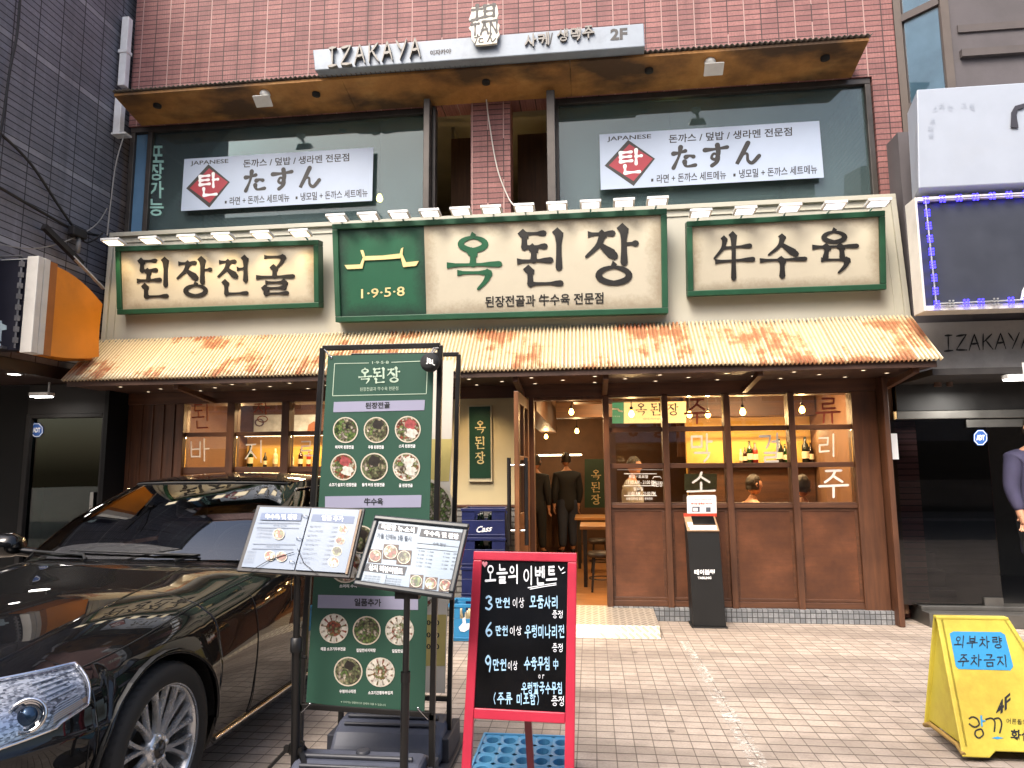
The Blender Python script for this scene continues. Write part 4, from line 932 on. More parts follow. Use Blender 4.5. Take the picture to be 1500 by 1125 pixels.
dlm = emit('downlight_lens', (1, .8, .55), 1.6); rng = random.Random(3)
k = 0
for row, Y in enumerate((6.62, 6.85, 7.08)):
    for i in range(13):
        x = -4.9+i*.62+(row % 2)*.3
        if x > 3.0: continue
        g = MB(); M = Matrix.Translation((x, Y, 2.4048)); g.lathe([(.0, -.0015), (.022, -.0015)], M, 12, 0); g.lathe([(.022, -.004), (.034, -.004), (.036, 0)], M, 12, 1)
        g.build('downlight', [dlm, mat('brass_ring', '8f7a58', .3, .8)], aw)
for x in (-4.0, -2.6, -1.2, -.1, 1.2, 2.4):
    l = bpy.data.lights.new('awning_light', 'SPOT'); l.energy = 20 if x != -.1 else 55; l.spot_size = R_(120); l.spot_blend = .8; l.color = (1, .72, .42); l.shadow_soft_size = .06
    o = bpy.data.objects.new('awning_light', l); COL.objects.link(o); o.parent = aw; o.location = Vector((x, 6.85, 2.39))-Vector((-1.1, 6.9, 2.44))

# ------------- upper canopy
def ply():
    q = NT('stained_plywood'); co = q.coords(); n = q.noise(2.2, co, detail=9, rough=.7); n2 = q.noise(.9, q.scalec(co, (1, 2, 1)), detail=6)
    c = q.ramp(n, [(.25, lin('7a552c')), (.5, lin('a8763c')), (.75, lin('bf9254'))])
    c = q.mix(q.ramp(n2, [(.45, (0, 0, 0)), (.62, (.9,)*3)]), c, lin('3a2a1c')); q.l(c, q.b.inputs['Base Color']); q.b.inputs['Roughness'].default_value = .7; return q.m
cn = thing('canopy', 'upper canopy with corrugated edge and stained plywood underside above the upstairs windows', 'canopy', (-1.3, 7.0, 5.7))
cY = 6.75; cL, cR = at(167, 138, cY), at(1273, 55, cY); zf_, zb_ = 5.80, 5.67
nw = 150
g = MB(); g.grid(lambda u, v: Vector((cL.x-.03+(cR.x-cL.x+.06)*u, cY-.03+(F0-.01-cY+.03)*v, zf_+.018+.03*v+.012*math.cos(2*PI*u*nw))), nw*4, 2); o = g.build('corrugated_roof', mat('grey_sheet', '6e675f', .6, .2, var=.3), cn); sm = o.modifiers.new('thick', 'SOLIDIFY'); sm.thickness = .004
MP = ply(); cuts = [cL.x, at(500, 125, cY).x, at(835, 95, cY).x, cR.x]
for a, b in zip(cuts, cuts[1:]):
    g = MB(); g.hexa([(a+.002, cY, zf_-.03), (b-.002, cY, zf_-.03), (b-.002, F0-.025, zb_), (a+.002, F0-.025, zb_), (a+.002, cY, zf_), (b-.002, cY, zf_), (b-.002, F0-.025, zf_+.02), (a+.002, F0-.025, zf_+.02)]); g.build('underside_board', MP, cn)
g = MB()
for x, y in ((230, 163), (463, 146), (712, 129), (951, 112), (1209, 90)):
    c = at(x, y, 6.93); g.lathe([(.045, 0), (.045, -.03), (0, -.03)], Matrix.Translation((c.x, 6.93, zf_-.062)), 14)
g.build('lamp_hole', mat('hole_black', '191614', .8), cn)
for k, (x, y) in enumerate(((388, 145), (1040, 92))):
    c = at(x, y, 6.86); t = thing('floodlight', 'old white floodlight under the upper canopy '+('above the white banner near the teal letters' if k == 0 else 'near the grey corner building'), 'lamp', (c.x, c.y, zf_-.05), 'old floodlights under the upper canopy')
    g = MB(); g.lathe([(.0, 0), (.05, -.0), (.06, -.03), (.04, -.06), (0, -.06)], Matrix.Translation((c.x, 6.86, zf_-.045)), 14); g.tube([(c.x, 6.86, zf_-.1), (c.x+.03, 6.82, zf_-.15)], .018, 8); g.build('lamp_mount', M_lw, t)
    g = MB(); M = Matrix.Translation((c.x+.02, 6.79, zf_-.185)) @ Matrix.Rotation(R_(-35), 4, 'X')
    g.hexa([M @ Vector(p) for p in ((-.1, -.07, -.03), (.1, -.07, -.03), (.1, .07, -.03), (-.1, .07, -.03), (-.07, -.04, .04), (.07, -.04, .04), (.07, .04, .04), (-.07, .04, .04))]); g.build('lamp_body', M_lw, t, bevel=.008)

# ------------- silver box sign on the canopy
zs_ = [6.62]*4
fi = frY([(458, 73), (943, 34), (945, 68), (461, 103)], zs_)
iz = thing('letter_sign', 'silver metal box sign with raised letters and a round emblem on the upper canopy', 'sign', tuple(fi.P(.5, 1)))
g = MB(); fi.rect(g, 0, 0, fi.W, fi.H, -.3, 0); g.build('sign_body', mat('silver_sheet', '8b949e', .5, .15, var=.08, dirt='666b71', dirt_amt=.5), iz, bevel=.01)
g = MB(); put(g, fi, 'IZAKAYA', 481, 87, 617, 72, 27, 'scratch', .04, wd=.13, gap=.3, th=.035)
for ch, x, y in (('사', 778, 61), ('케', 797, 59), ('생', 825, 54), ('맥', 844, 52), ('주', 862, 49)): put(g, fi, ch, x-8, y, x+8, y-1, 17, 'mono', .025, wd=.14, th=.02)
g.build('raised_lettering', mat('letter_grey', '77746f', .5, .3), iz)
g = MB(); put(g, fi, '이자카야', 630, 78, 661, 75, 8, 'noto', .004, bold=.03); put(g, fi, '/', 805, 57, 810, 56, 16, 'noto', .004, bold=.02)
put(g, fi, '2F', 894, 51, 919, 49, 17, 'noto', .003, bold=.04); g.build('lettering', mat('letter_dark', '3b3836', .5), iz)
g = MB(); ol = [(697, 16), (704, 17), (716, 11), (729, 13), (731, 25), (728, 36), (733, 42), (731, 50), (733, 56), (729, 62), (729, 68), (715, 70), (698, 71), (692, 62), (692, 52), (688, 46), (695, 39), (688, 34), (692, 24), (692, 17)]
fi.quadpx(g, ol, .03, .06, 0)
put(g, fi, '坦', 694, 26, 727, 24, 26, 'blob', .061, 1, wd=.15); put(g, fi, 'TAN', 692, 49, 730, 45, 16, 'blob', .061, 1, wd=.26, gap=.2); put(g, fi, 'たん', 697, 63, 727, 60, 12, 'blob', .061, 1, wd=.18, gap=.5)
g.build('emblem_board', [mat('emblem_cream', 'd8d3c4', .5), mat('emblem_ink', '33302d', .5)], iz)

# ------------- white banners on the upstairs glass
M_ban = mat('banner_white', 'a9b6c9', .5, var=.02); M_bred = mat('banner_red', '9c2b38', .5, var=.08); M_bk = mat('banner_black', '2d2a28', .55)
def banner(cs, label, P):
    fr = frY(cs, F0-.008); c = fr.P(.5, .5); t = thing('window_banner', label, 'banner', tuple(c))
    g = MB(); fr.rect(g, 0, 0, fr.W, fr.H, -.006, 0); g.build('sheet', M_ban, t)
    x0, y0 = cs[0]; sl = (cs[1][1]-cs[0][1])/(cs[1][0]-cs[0][0]); w_ = cs[1][0]-cs[0][0]; h_ = cs[3][1]-cs[0][1]
    Q = lambda u, v: (x0+u*w_+(cs[3][0]-cs[0][0])*v, y0+sl*u*w_+v*h_)
    def tx(g, s, u0, u1, v, hh, **k): a, b = Q(u0, v), Q(u1, v); put(g, fr, s, a[0], a[1], b[0], b[1], hh*h_, **k)
    g = MB(); tx(g, 'JAPANESE', .035, .235, .1, .1, n=.001, bold=.015); tx(g, '돈까스 / 덮밥 / 생라멘 전문점', .315, .875, .16, .155, n=.001, bold=.018)
    tx(g, '▪ 라면 + 돈까스 세트메뉴   ▪ 냉모밀 + 돈까스 세트메뉴', .23, .985, .87, .16, n=.001, bold=.015)
    for ch, u in zip('たすん', (.38, .525, .67)): tx(g, ch, u-.048, u+.053, .505, .37, style='blob', n=.001, wd=.19)
    g.build('lettering', M_bk, t)
    g = MB(); fr.quadpx(g, [Q(.02, .57), Q(.13, .13), Q(.25, .5), Q(.15, .97)], .0005, .0010); g.build('diamond_border', M_bk, t)
    g = MB(); fr.quadpx(g, [Q(.04, .57), Q(.135, .21), Q(.24, .5), Q(.15, .88)], .0012, .0016); g.build('diamond', M_bred, t)
    g = MB(); tx(g, '탄', .085, .195, .53, .42, style='blob', n=.002, wd=.13); g.build('diamond_letter', M_wt, t)
banner([(270, 233), (547, 216), (545, 294), (265, 309)], 'white restaurant banner with red diamond on the upstairs glass near the teal letters', 0)
banner([(878, 197), (1200, 177), (1207, 260), (880, 278)], 'white restaurant banner with red diamond on the upstairs glass near the grey corner building', 1)

# ------------- vertical green sign beside the door
fv = frY([(685, 594), (720, 593), (721, 706), (686, 706)], F0-.05); vt = thing('wall_sign', 'narrow upright dark green sign with gold letters on the cream wall', 'sign', tuple(fv.P(.5, 1)))
g = MB(); fv.rect(g, 0, 0, fv.W, fv.H, -.04, -.004); g.build('sign_frame', mat('cream_frame', 'c9bd9c', .5), vt, bevel=.004)
g = MB(); fv.rect(g, .015, .015, fv.W-.015, fv.H-.04, -.0035, .002); g.build('sign_face', mat('deep_green', '163a26', .4, var=.15), vt)
g = MB()
for ch, y in (('옥', 626), ('된', 649), ('장', 671)): put(g, fv, ch, 696, y, 711, y, 17, 'brush', .003, wd=.13)
g.build('lettering', M_gold, vt)

# ------------- lamps, furniture and bottles in the room
def pend(px, py, Y, label, e, ztop=2.62, grp='bare bulbs hanging in the dining room', r=.035, glow=None):
    c = at(px, py, Y); t = thing('pendant_lamp', label, 'lamp', (c.x, c.y, c.z), grp)
    g = MB(); g.tube([(c.x, c.y, ztop), (c.x, c.y, c.z+r*2.2)], .005, 6); g.lathe([(.0, r*2.6), (r*.5, r*2.5), (r*.5, r*1.4), (0, r*1.4)], Matrix.Translation(c), 10); g.build('lamp_cord', mat('cord_black', '191614', .5), t)
    g = MB(); g.lathe([(0, -r), (r*.7, -r*.75), (r, 0), (r*.75, r*.75), (r*.4, r*1.4), (0, r*1.5)], Matrix.Translation(c), 16); g.build('lamp_bulb', glow or emit('bulb_glow', (1, .55, .12), 9), t)
    l = bpy.data.lights.new('bulb_light', 'POINT'); l.energy = e; l.color = (1, .64, .3); l.shadow_soft_size = r; o = bpy.data.objects.new('bulb_light', l); COL.objects.link(o); o.parent = t; o.location = (0, 0, -r*1.6)
for px, py, Y, s in ((837, 604, 9.0, 'upper bare bulb seen through the open doorway'), (845, 632, 11.0, 'lower bare bulb deeper inside the open doorway'), (925, 607, 7.9, 'bare bulb in front of the small lit sign in the first bay'), (1010, 608, 8.8, 'bare bulb beside the first red letter, on its door side'), (1037, 608, 8.8, 'bare bulb beside the first red letter, on its far side'), (1061, 599, 8.2, 'bare bulb against the post between second and third bay'), (1088, 604, 7.9, 'bare bulb in the third bay above the bottles'), (1175, 601, 8.2, 'bare bulb in the fourth bay beside the second red letter'), (346, 613, 7.9, 'bare bulb in the windows behind the car'), (800, 640, 12.4, 'small far bare bulb by the lit strip in the doorway')):
    pend(px, py, Y, s, 5)
for px, py, Y, s in ((556, 291, 8.0, 'glowing upstairs bulb at the corner of the white banner'), (805, 288, 8.3, 'glowing upstairs bulb beside the brick pier opening'), (985, 266, 8.2, 'glowing upstairs bulb under the wide white banner')): pend(px, py, Y, s, 6, 5.9, 'bulbs in the upstairs room', .042, emit('upstairs_bulb_glow', (1, .58, .1), 18))
def fill_lamp(x, y, z, sx, sy, e, label, col=(1, .66, .34)):  # flat lamps added to brighten the dining room
    t = thing('ceiling_lamp', label, 'lamp', (x, y, z), 'added fill lamps on the dining room ceiling'); g = MB(); g.box(x-sx/2-.02, x+sx/2+.02, y-sy/2-.02, y+sy/2+.02, z+.004, z+.03); g.build('lamp_housing', M_lw, t)
    g = MB(); g.box(x-sx/2, x+sx/2, y-sy/2, y+sy/2, z, z+.0035); g.build('lamp_diffuser', emit('diffuser', (1, .72, .42), 3), t)
    l = bpy.data.lights.new('room_fill_light', 'AREA'); l.shape = 'RECTANGLE'; l.size = sx; l.size_y = sy; l.energy = e; l.color = col; o = bpy.data.objects.new('room_fill_light', l); COL.objects.link(o); o.parent = t; o.location = (0, 0, -.01)
fill_lamp(2.1, 8.6, cz-.04, .9, .3, 40, 'added flat lamp to brighten the window tables'); fill_lamp(-3.4, 8.6, cz-.04, .9, .3, 75, 'added flat lamp to brighten the car side windows'); fill_lamp(.3, 9.6, cz-.04, .5, .5, 10, 'added flat lamp to brighten the doorway'); fill_lamp(.3, 12.2, cz-.04, .9, .3, 2, 'added flat lamp to brighten the passage behind the doorway')
for x0_, x1_, nm in ((1.4, 3.0, 'bar side shelf'), (-5.1, -1.9, 'car side shelf')):
    t = thing('strip_lamp', 'warm strip lamp above the bottles on the '+nm, 'lamp', (x0_, Yb-.24, 2.0)); g = MB(); g.box(x0_, x1_, Yb-.26, Yb-.22, 2.03, 2.05); g.build('lamp_tube', emit('diffuser', (1, .72, .42), 5), t)
    l = bpy.data.lights.new('strip_light', 'AREA'); l.shape = 'RECTANGLE'; l.size = x1_-x0_; l.size_y = .05; l.energy = 11; l.color = (1, .72, .36); o = bpy.data.objects.new('strip_light', l); COL.objects.link(o); o.parent = t; o.location = ((x1_-x0_)/2, 0, .02); o.rotation_euler = (R_(-20), 0, 0)
# the bright line at the back of the passage
p0, p1 = at(783, 667, 12.9), at(852, 667, 12.9); t = thing('strip_lamp', 'bright line lamp along the far wall seen through the doorway', 'lamp', tuple(p0)); g = MB(); g.box(p0.x, p1.x, 12.85, 12.9, p0.z-.012, p0.z+.012); g.build('lamp_tube', emit('line_lamp', (1, .8, .5), 9), t)
# lit inner sign
fn_ = frY([(897, 589), (1005, 588), (1005, 619), (897, 620)], 8.75); t = thing('lit_sign', 'small glowing green and cream sign hanging inside the first bay', 'sign', tuple(fn_.P(.5, 0)))
g = MB(); sx_ = fn_.px(914, 600).x*fn_.W; fn_.rect(g, sx_, 0, fn_.W, fn_.H, -.06, 0); g.build('sign_face', emit('lit_cream', (.9, .62, .25), .5), t)
g = MB(); fn_.rect(g, 0, 0, sx_-.001, fn_.H, -.06, 0); g.build('sign_end', emit('lit_green', (.05, .2, .09), .5), t)
g = MB()
for ch, x in (('옥', 939), ('된', 961), ('장', 986)): put(g, fn_, ch, x-8, 600, x+8, 600, 17, 'brush', .002, wd=.12)
put(g, fn_, '된장전골과 牛수육 전문점', 942, 613.5, 968, 613.5, 2.5, 'noto', .002); g.build('lettering', M_ink, t)
g = MB(); fn_.quadpx(g, [(897, 598), (906, 598), (908, 601), (913, 602), (912, 604), (906, 603), (904, 600), (897, 600)], .001, .003); put(g, fn_, '1·9·5·8', 898, 610, 908, 610, 2.2, 'noto', .002); g.build('emblem', M_wt, t)
g = MB(); g.tube([fn_.P(.1, 0, -.03), fn_.P(.1, 0, -.03)+Vector((0, 0, .4))], .006, 6); g.tube([fn_.P(.9, 0, -.03), fn_.P(.9, 0, -.03)+Vector((0, 0, .4))], .006, 6); g.build('hanger', mat('cord_black', '191614', .5), t)
# bottles
BC = {'green': glass('bottle_green', (.12, .35, .14)), 'brown': glass('bottle_brown', (.25, .12, .04)), 'dark': mat('bottle_dark', '1b1f1a', .15), 'red': mat('bottle_red', '8b2d22', .2), 'pale': mat('bottle_pale', 'c9b891', .3)}
def bottle(px, col, h_=.27, where='bar side'):
    x = at(px, 680, Yb-.13).x; t = MB(); r = .036*h_/.27
    t.lathe([(0, 0), (r, 0), (r, h_*.55), (r*.9, h_*.64), (r*.36, h_*.78), (r*.36, h_*.97), (0, h_*.97)], Matrix.Translation((x, Yb-.13, sz+.001)), 14)
    o = t.build('bottle', BC[col], loc=(x, Yb-.13, sz)); tag(o, f'{col} glass bottle standing on the lit shelf behind the {where} windows', 'bottle', f'{col} bottles on the {where} shelf'); tb = MB(); tb.lathe([(r*1.03, h_*.16), (r*1.03, h_*.42)], Matrix.Translation((x, Yb-.13, sz)), 14); lb_ = tb.build('label', mat('bottle_paper', 'cfc3a4', .6), None, loc=(x, Yb-.13, sz)); lb_.parent = o; lb_.location = (0, 0, 0)
for px, c, h_ in ((1086, 'pale', .2), (1092, 'brown', .22), (1099, 'green', .31), (1107, 'red', .29), (1143, 'dark', .34), (1151, 'green', .26), (1181, 'dark', .36), (1189, 'brown', .28), (1226, 'green', .3), (1236, 'red', .26)): bottle(px, c, h_)
for px, c, h_ in ((347, 'brown', .32), (366, 'green', .34), (388, 'dark', .22), (403, 'pale', .28), (428, 'pale', .2), (440, 'brown', .27), (452, 'red', .25), (461, 'dark', .24), (478, 'green', .3)): bottle(px, c, h_, 'car side')
pg_ = frY([(1003, 694), (1050, 694), (1050, 718), (1003, 718)], 7.9); g = MB(); pg_.rect(g, 0, 0, pg_.W, pg_.H, -.01, 0); o = g.build('menu_print', mat('print_sage', '8fae8f', .6, var=.2, scale=14), loc=tuple(pg_.P(.5, .5))); tag(o, 'pale green printed card hanging behind the white letter in the second bay', 'print')
# tables and stools
M_top = wood('table_wood', lin('8a5f37')[:3], lin('b98952')[:3], 0, .35); M_leg = mat('table_black', '1d1a18', .45)
def table(x, y, wx, wy, label):
    t = thing('table', label, 'table', (x, y, rz)); g = MB(); g.box(x-wx/2, x+wx/2, y-wy/2, y+wy/2, rz+.70, rz+.74); g.build('table_top', M_top, t, bevel=.005)
    for sx in (-1, 1):
        for sy in (-1, 1): g = MB(); xx, yy = x+sx*(wx/2-.06), y+sy*(wy/2-.06); g.box(xx-.022, xx+.022, yy-.022, yy+.022, rz+.0, rz+.699); g.build('leg', M_leg, t)
def stool(x, y, label):
    t = thing('stool', label, 'stool', (x, y, rz)); g = MB(); g.lathe([(0, .40), (.155, .40), (.165, .43), (.15, .46), (0, .465)], Matrix.Translation((x, y, rz)), 20); g.build('seat', mat('stool_seat', '2b211b', .5), t)
    for a in range(4): q = PI/4+a*PI/2; g = MB(); g.beam((x+.11*math.cos(q), y+.11*math.sin(q), rz+.4), (x+.16*math.cos(q), y+.16*math.sin(q), rz), .025, .025); g.build('leg', M_leg, t)
    g = MB(); g.tube([(x+.145*math.cos(k*PI/8), y+.145*math.sin(k*PI/8), rz+.15) for k in range(17)], .008, 6); g.build('stretcher', M_leg, t)
table(.35, 9.0, 1.0, .7, 'wooden table standing just inside the open doorway'); table(.35, 10.6, 1.2, .7, 'second wooden table deeper inside the doorway')
table(2.25, 8.45, 1.1, .7, 'wooden table at the window beside the seated people'); table(-3.3, 8.4, 1.2, .7, 'wooden table behind the windows by the car')
stool(.1, 8.45, 'dark round stool in front of the doorway table'); stool(.1, 10.0, 'dark round stool between the two doorway tables'); stool(.72, 8.5, 'dark round stool beside the first glazed bay')
# green panel at the back with faint letters
fb2 = frY([(858, 674), (888, 674), (888, 742), (858, 742)], 12.5); t = thing('wall_sign', 'dim green upright panel with pale letters at the back of the room', 'sign', tuple(fb2.P(.5, 1))); g = MB(); fb2.rect(g, -.02, -.02, fb2.W, fb2.H+.02, -.04, 0); g.build('sign_face', mat('deep_green', '163a26', .4, var=.15), t); g = MB()
for ch, y in (('옥', 696), ('된', 714), ('장', 732)): put(g, fb2, ch, 866, y, 880, y, 14, 'brush', .003, wd=.12)
g.build('lettering', M_gold, t)
t = thing('cabinet', 'brown service cabinet against the far wall of the passage', 'cabinet', (-.55, 12.6, rz)); g = MB(); g.box(-.95, -.2, 12.4, 13, rz, rz+1.0); g.build('cabinet_body', M_shelf, t, bevel=.01); g = MB()
for k in range(3): g.box(-.92+k*.24, -.92+k*.24+.21, 12.38, 12.399, rz+.08, rz+.9)
g.build('door', M_ow, t)

# ------------- cables and small things along the grey tiled wall
M_cab = mat('cable_black', '211f20', .6); M_cabg = mat('cable_grey', '8d8a86', .6)
def cable(pts, Xs, r, label, m):
    w_ = [atX(p[0], p[1], Xs) if len(p) == 2 else at(p[0], p[1], p[2]) for p in pts]
    w_ = [Vector(q) for q in catmull([tuple(q) for q in w_], 6)]; c = w_[0]; g = MB(); g.tube(w_, r, 6); o = g.build('cable', m, loc=tuple(c)); tag(o, label, 'cable')
wX_ = NX+.05
cable([(-20, 180), (0, 195), (45, 240), (85, 300), (107, 332)], wX_, .014, 'thick black cable sloping steeply down the grey tiled wall to the junction', M_cab)
cable([(-20, 265), (0, 275), (60, 310), (110, 337), (145, 345)], wX_, .016, 'black twisted cable running gently down across the grey tiled wall', M_cab)
cable([(30, -10), (25, 50), (15, 100), (5, 170), (-5, 230)], wX_, .012, 'black cable hanging upright down the grey tiled wall', M_cab)
cable([(181, 200, 7.1), (170, 240, 7.05), (163, 290, 7.0), (157, 345, 6.95)], 0, .008, 'pale cable hanging below the white downpipe', M_cabg)
cable([(0, 358), (50, 364), (100, 352), (140, 330), (157, 305)], wX_+.02, .006, 'thin pale wire sagging above the black box sign', M_cabg)
cable([(712, 142, 7.2), (716, 175, 7.22), (728, 245, 7.22), (745, 290, 7.2), (757, 304, 7.05)], 0, .007, 'white cable hanging down the brick pier between the windows', mat('cable_white', 'cfcac2', .5))
cable([(115, 340), (125, 355), (140, 350), (150, 342)], wX_+.03, .01, 'short black looped cable at the junction box', M_cab)
c = atX(116, 342, wX_+.05); t = thing('junction_box', 'black cable junction with hanging connector on the grey tiled wall', 'junction box', tuple(c)); g = MB(); g.box(c.x-.04, c.x+.04, c.y-.12, c.y+.08, c.z-.05, c.z+.05); g.build('box_body', M_cab, t, bevel=.012); g = MB(); g.lathe([(0, -.22), (.02, -.22), (.025, -.12), (.018, -.05), (0, -.05)], Matrix.Translation(c), 10); g.build('connector', M_cabg, t)
c = atX(100, 372, wX_+.06); t = thing('bracket_arm', 'dark steel bracket sticking out above the orange sign', 'bracket', tuple(c)); g = MB(); g.beam(c+Vector((0, -.35, .18)), c+Vector((0, .2, -.05)), .05, .06); g.build('arm', M_cab, t); g = MB(); g.beam(c+Vector((0, .0, .02)), c+Vector((.05, .5, -.25)), .04, .015); g.build('plate', mat('lamp_white', 'd8d8d4', .5), t)
dp = thing('downpipe', 'white square downpipe at the corner of the brick wall', 'pipe', (XL, 7.2, 5.2)); a, b = at(190, 26, 7.15), at(182, 132, 7.15); b2 = at(178, 197, 7.15)
g = MB(); g.box(XL-.07, XL+.02, 7.12, 7.2, b.z+.05, a.z); g.box(XL-.075, XL+.015, 7.1, 7.18, b2.z, b.z-.12); g.build('pipe', mat('pipe_white', 'eceded', .45), dp, bevel=.006); g = MB(); g.box(XL-.085, XL+.1, 7.09, 7.21, b2.z-.02, b2.z); g.box(XL-.085, XL+.03, 7.11, 7.21, (a.z+b.z)/2, (a.z+b.z)/2+.04); g.build('bracket', mat('pipe_white', 'eceded', .45), dp)
# ================================================================== STREET OBJECTS
M_bf = mat('stand_black', '1e1d1d', .38, .3, var=.15)
M_wbase = mat('water_base', '4a4e5c', .5, var=.1, dirt='2f323c', dirt_amt=.5, bump=.1, bscale=30)
FOOD = {}
def food(kind):
    if kind in FOOD: return FOOD[kind]
    pal = {'greens': ['26361c', '4d6a31', '7d8f52', '3a241d', 'c9bfae'], 'meat': ['3a241d', '6d3a2e', '9c4a3c', '5f6d3a', 'd8c9b8'], 'tofu': ['e5e0d2', 'd9d2c0', '8c3a2a', '5f6f35', 'efeae0'], 'dark': ['1f1c18', '3d362a', '5a5640', '6e7a52', 'a89a80'], 'rosy': ['efe3dc', 'c96a6e', '9f2f38', 'e2b3ae', '59663a']}[kind]
    q = NT('food_'+kind); co = q.coords(); oi = q.n('ObjectInfo')
    sh = q.n('VectorMath', operation='SCALE'); q.l(oi.outputs['Location'], sh.inputs[0]); sh.inputs['Scale'].default_value = 7.3
    ad = q.n('VectorMath', operation='ADD'); q.l(co, ad.inputs[0]); q.l(sh.outputs[0], ad.inputs[1])
    v = q.n('TexVoronoi', in_Scale=85); q.l(ad.outputs[0], v.inputs['Vector']); n = q.noise(22, ad.outputs[0], detail=2)
    s = q.n('SeparateColor'); q.l(v.outputs['Color'], s.inputs[0])
    k = q.math('ADD', q.math('MULTIPLY', s.outputs[0], .35), q.math('MULTIPLY', n, .8))
    c = q.ramp(k, [(.30, lin(pal[0])), (.42, lin(pal[1])), (.52, lin(pal[2])), (.62, lin(pal[3])), (.78, lin(pal[4]))])
    q.l(q.mix(q.ramp(v.outputs['Distance'], [(.3, (0, 0, 0)), (.7, (.5,)*3)]), c, (.01, .01, .008, 1)), q.b.inputs['Base Color']); q.b.inputs['Roughness'].default_value = .4; FOOD[kind] = q.m; return q.m
M_rim = mat('bowl_rim', 'cfc6b4', .4)
def dish(fr, parent, cx, cy, r, kind, ry=None, n=.002, rim=True, wheel_=False):
    """a printed round dish (photo centre and radius)"""
    ry = ry or r; circ = lambda s: [(cx+r*s*math.cos(2*PI*k/24), cy+ry*s*math.sin(2*PI*k/24)) for k in range(24)]
    c = fr.P(*fr.px(cx, cy)); g = MB(); fr.quadpx(g, circ(.9), n, n+.0006, 0, False)
    if rim:
        a, b = circ(1), circ(.91)
        for k in range(24): fr.quadpx(g, [a[k], a[(k+1) % 24], b[(k+1) % 24], b[k]], n, n+.0007, 1, False)
    if not wheel_ and r > 15:                               # a few printed heaps so that no two plates match
        rq = random.Random(int(cx*7+cy)); cols = {'greens': (4, 3, 4), 'dark': (4, 5, 3), 'meat': (4, 6, 2), 'rosy': (4, 6, 2), 'tofu': (4, 2, 2)}[kind]
        for j, mi in enumerate(cols):
            a0 = 2.6+j*2.1+rq.random()*.6; qx, qy = cx+r*.42*math.cos(a0), cy+ry*.42*math.sin(a0); rr_ = r*(.36+.1*rq.random())
            fr.quadpx(g, [(qx+rr_*(1+.22*math.sin(3*k+j))*math.cos(2*PI*k/13), qy+rr_*(1+.22*math.cos(2*k+j))*math.sin(2*PI*k/13)*.9) for k in range(13)], n, n+.0009+.0001*j, mi, False)
    if wheel_:
        for k in range(12): t = k*PI/6; fr.quadpx(g, [(cx+r*q*math.cos(t+w_), cy+ry*q*math.sin(t+w_)) for q, w_ in ((.98, -.17), (.98, .17), (.55, .2), (.55, -.2))], n, n+.0012, 2, False)
    o = g.build('dish_picture', [food('meat' if kind == 'rosy' else kind), M_rim, mat('tofu_white', 'd0cbc0', .5, var=.3, scale=60), food('dark'), food('greens'), mat('radish_dark', '2a2520', .5, var=.4, scale=60), mat('beef_pink', '9c4a4a', .5, var=.45, scale=60)], None, loc=tuple(c)); o.parent = parent; o.location = c-WLOC[parent.name]; return o
M_bgreen = mat('banner_green', '274e3f', .6, var=.06, scale=4); M_lav = mat('banner_lavender', '9898b0', .6, var=.03); M_pale = mat('banner_pale', 'b9cdb8', .6)
# ---- green menu banner stand
def stand_frame(t, fr, wid, depth=.02):
    g = MB(); w_ = wid/2
    for a, b in (((0, 0), (1, 0)), ((0, 0), (0, 1)), ((1, 0), (1, 1)), ((0, .985), (1, .985))): g.beam(fr.P(*a), fr.P(*b), wid, wid, up=fr.N)
    g.build('stand_frame', M_bf, t, bevel=.003)
def water_base(t, c, W, D, H):
    """rounded plastic ballast tank"""
    x, y, _ = c; prof = [(-D/2, .03), (-D/2, H*.45), (-D*.36, H*.8), (-D*.16, H*.97), (D*.1, H), (D*.3, H*.8), (D/2, H*.4), (D/2, .03)]
    g = MB(); k = len(prof); vs = [(x+sx*W/2, y+p[0], p[1]) for sx in (-1, 1) for p in prof]
    g.add(vs, [(i, i+1, k+i+1, k+i) for i in range(k-1)]+[tuple(range(k))[::-1], tuple(range(k, 2*k)), (k-1, 0, k, 2*k-1)])
    g.build('water_tank', M_wbase, t, bevel=.025, seg=3)
    g = MB(); g.tube([(x-W*.42, y-D*.1, H+.004), (x+W*.42, y-D*.1, H+.004)], .012, 8); g.tube([(x-W*.42, y-D*.25, H*.93), (x+W*.42, y-D*.25, H*.93)], .010, 8)
    for sx in (-1, 1): g.box(x+sx*W/2-.05, x+sx*W/2+.05, y-D/2-.05, y+D/2+.05, .0, .029); g.box(x+sx*(W/2+.012)-.02, x+sx*(W/2+.012)+.02, y-D*.36, y+D*.36, .03, H*.72)
    g.lathe([(0, H+.012), (.03, H+.012), (.034, H)], Matrix.Translation((x, y+D*.06, 0)), 12)
    g.build('tank_trim', mat('tank_trim', '33353d', .5), t, bevel=.006)
YG = 3.3
fg = frY([(473, 510), (645, 506), (633, 1055), (440, 1042)], [YG, YG, YG, YG])
lo = fg.P(.5, 1); gs = thing('banner_stand', 'tall green menu banner with dish pictures in a black stand frame', 'banner', (lo.x, YG, 0))
stand_frame(gs, fg, .026)
g = MB(); g.beam(fg.P(0, .985), Vector((fg.P(0, 1).x, YG, .05)), .026, .026); g.beam(fg.P(1, .985), Vector((fg.P(1, 1).x, YG, .05)), .026, .026); g.build('stand_leg', M_bf, gs)
water_base(gs, (lo.x, YG-.05, 0), .60, .42, .2)
g = MB(); sheet = [(481, 521), (636, 518), (622, 1050), (449, 1028)]
g.prism([tuple(fg.px(*p)) for p in sheet], fg.P, .002, .006); g.build('banner_sheet', M_bgreen, gs)
g = MB()
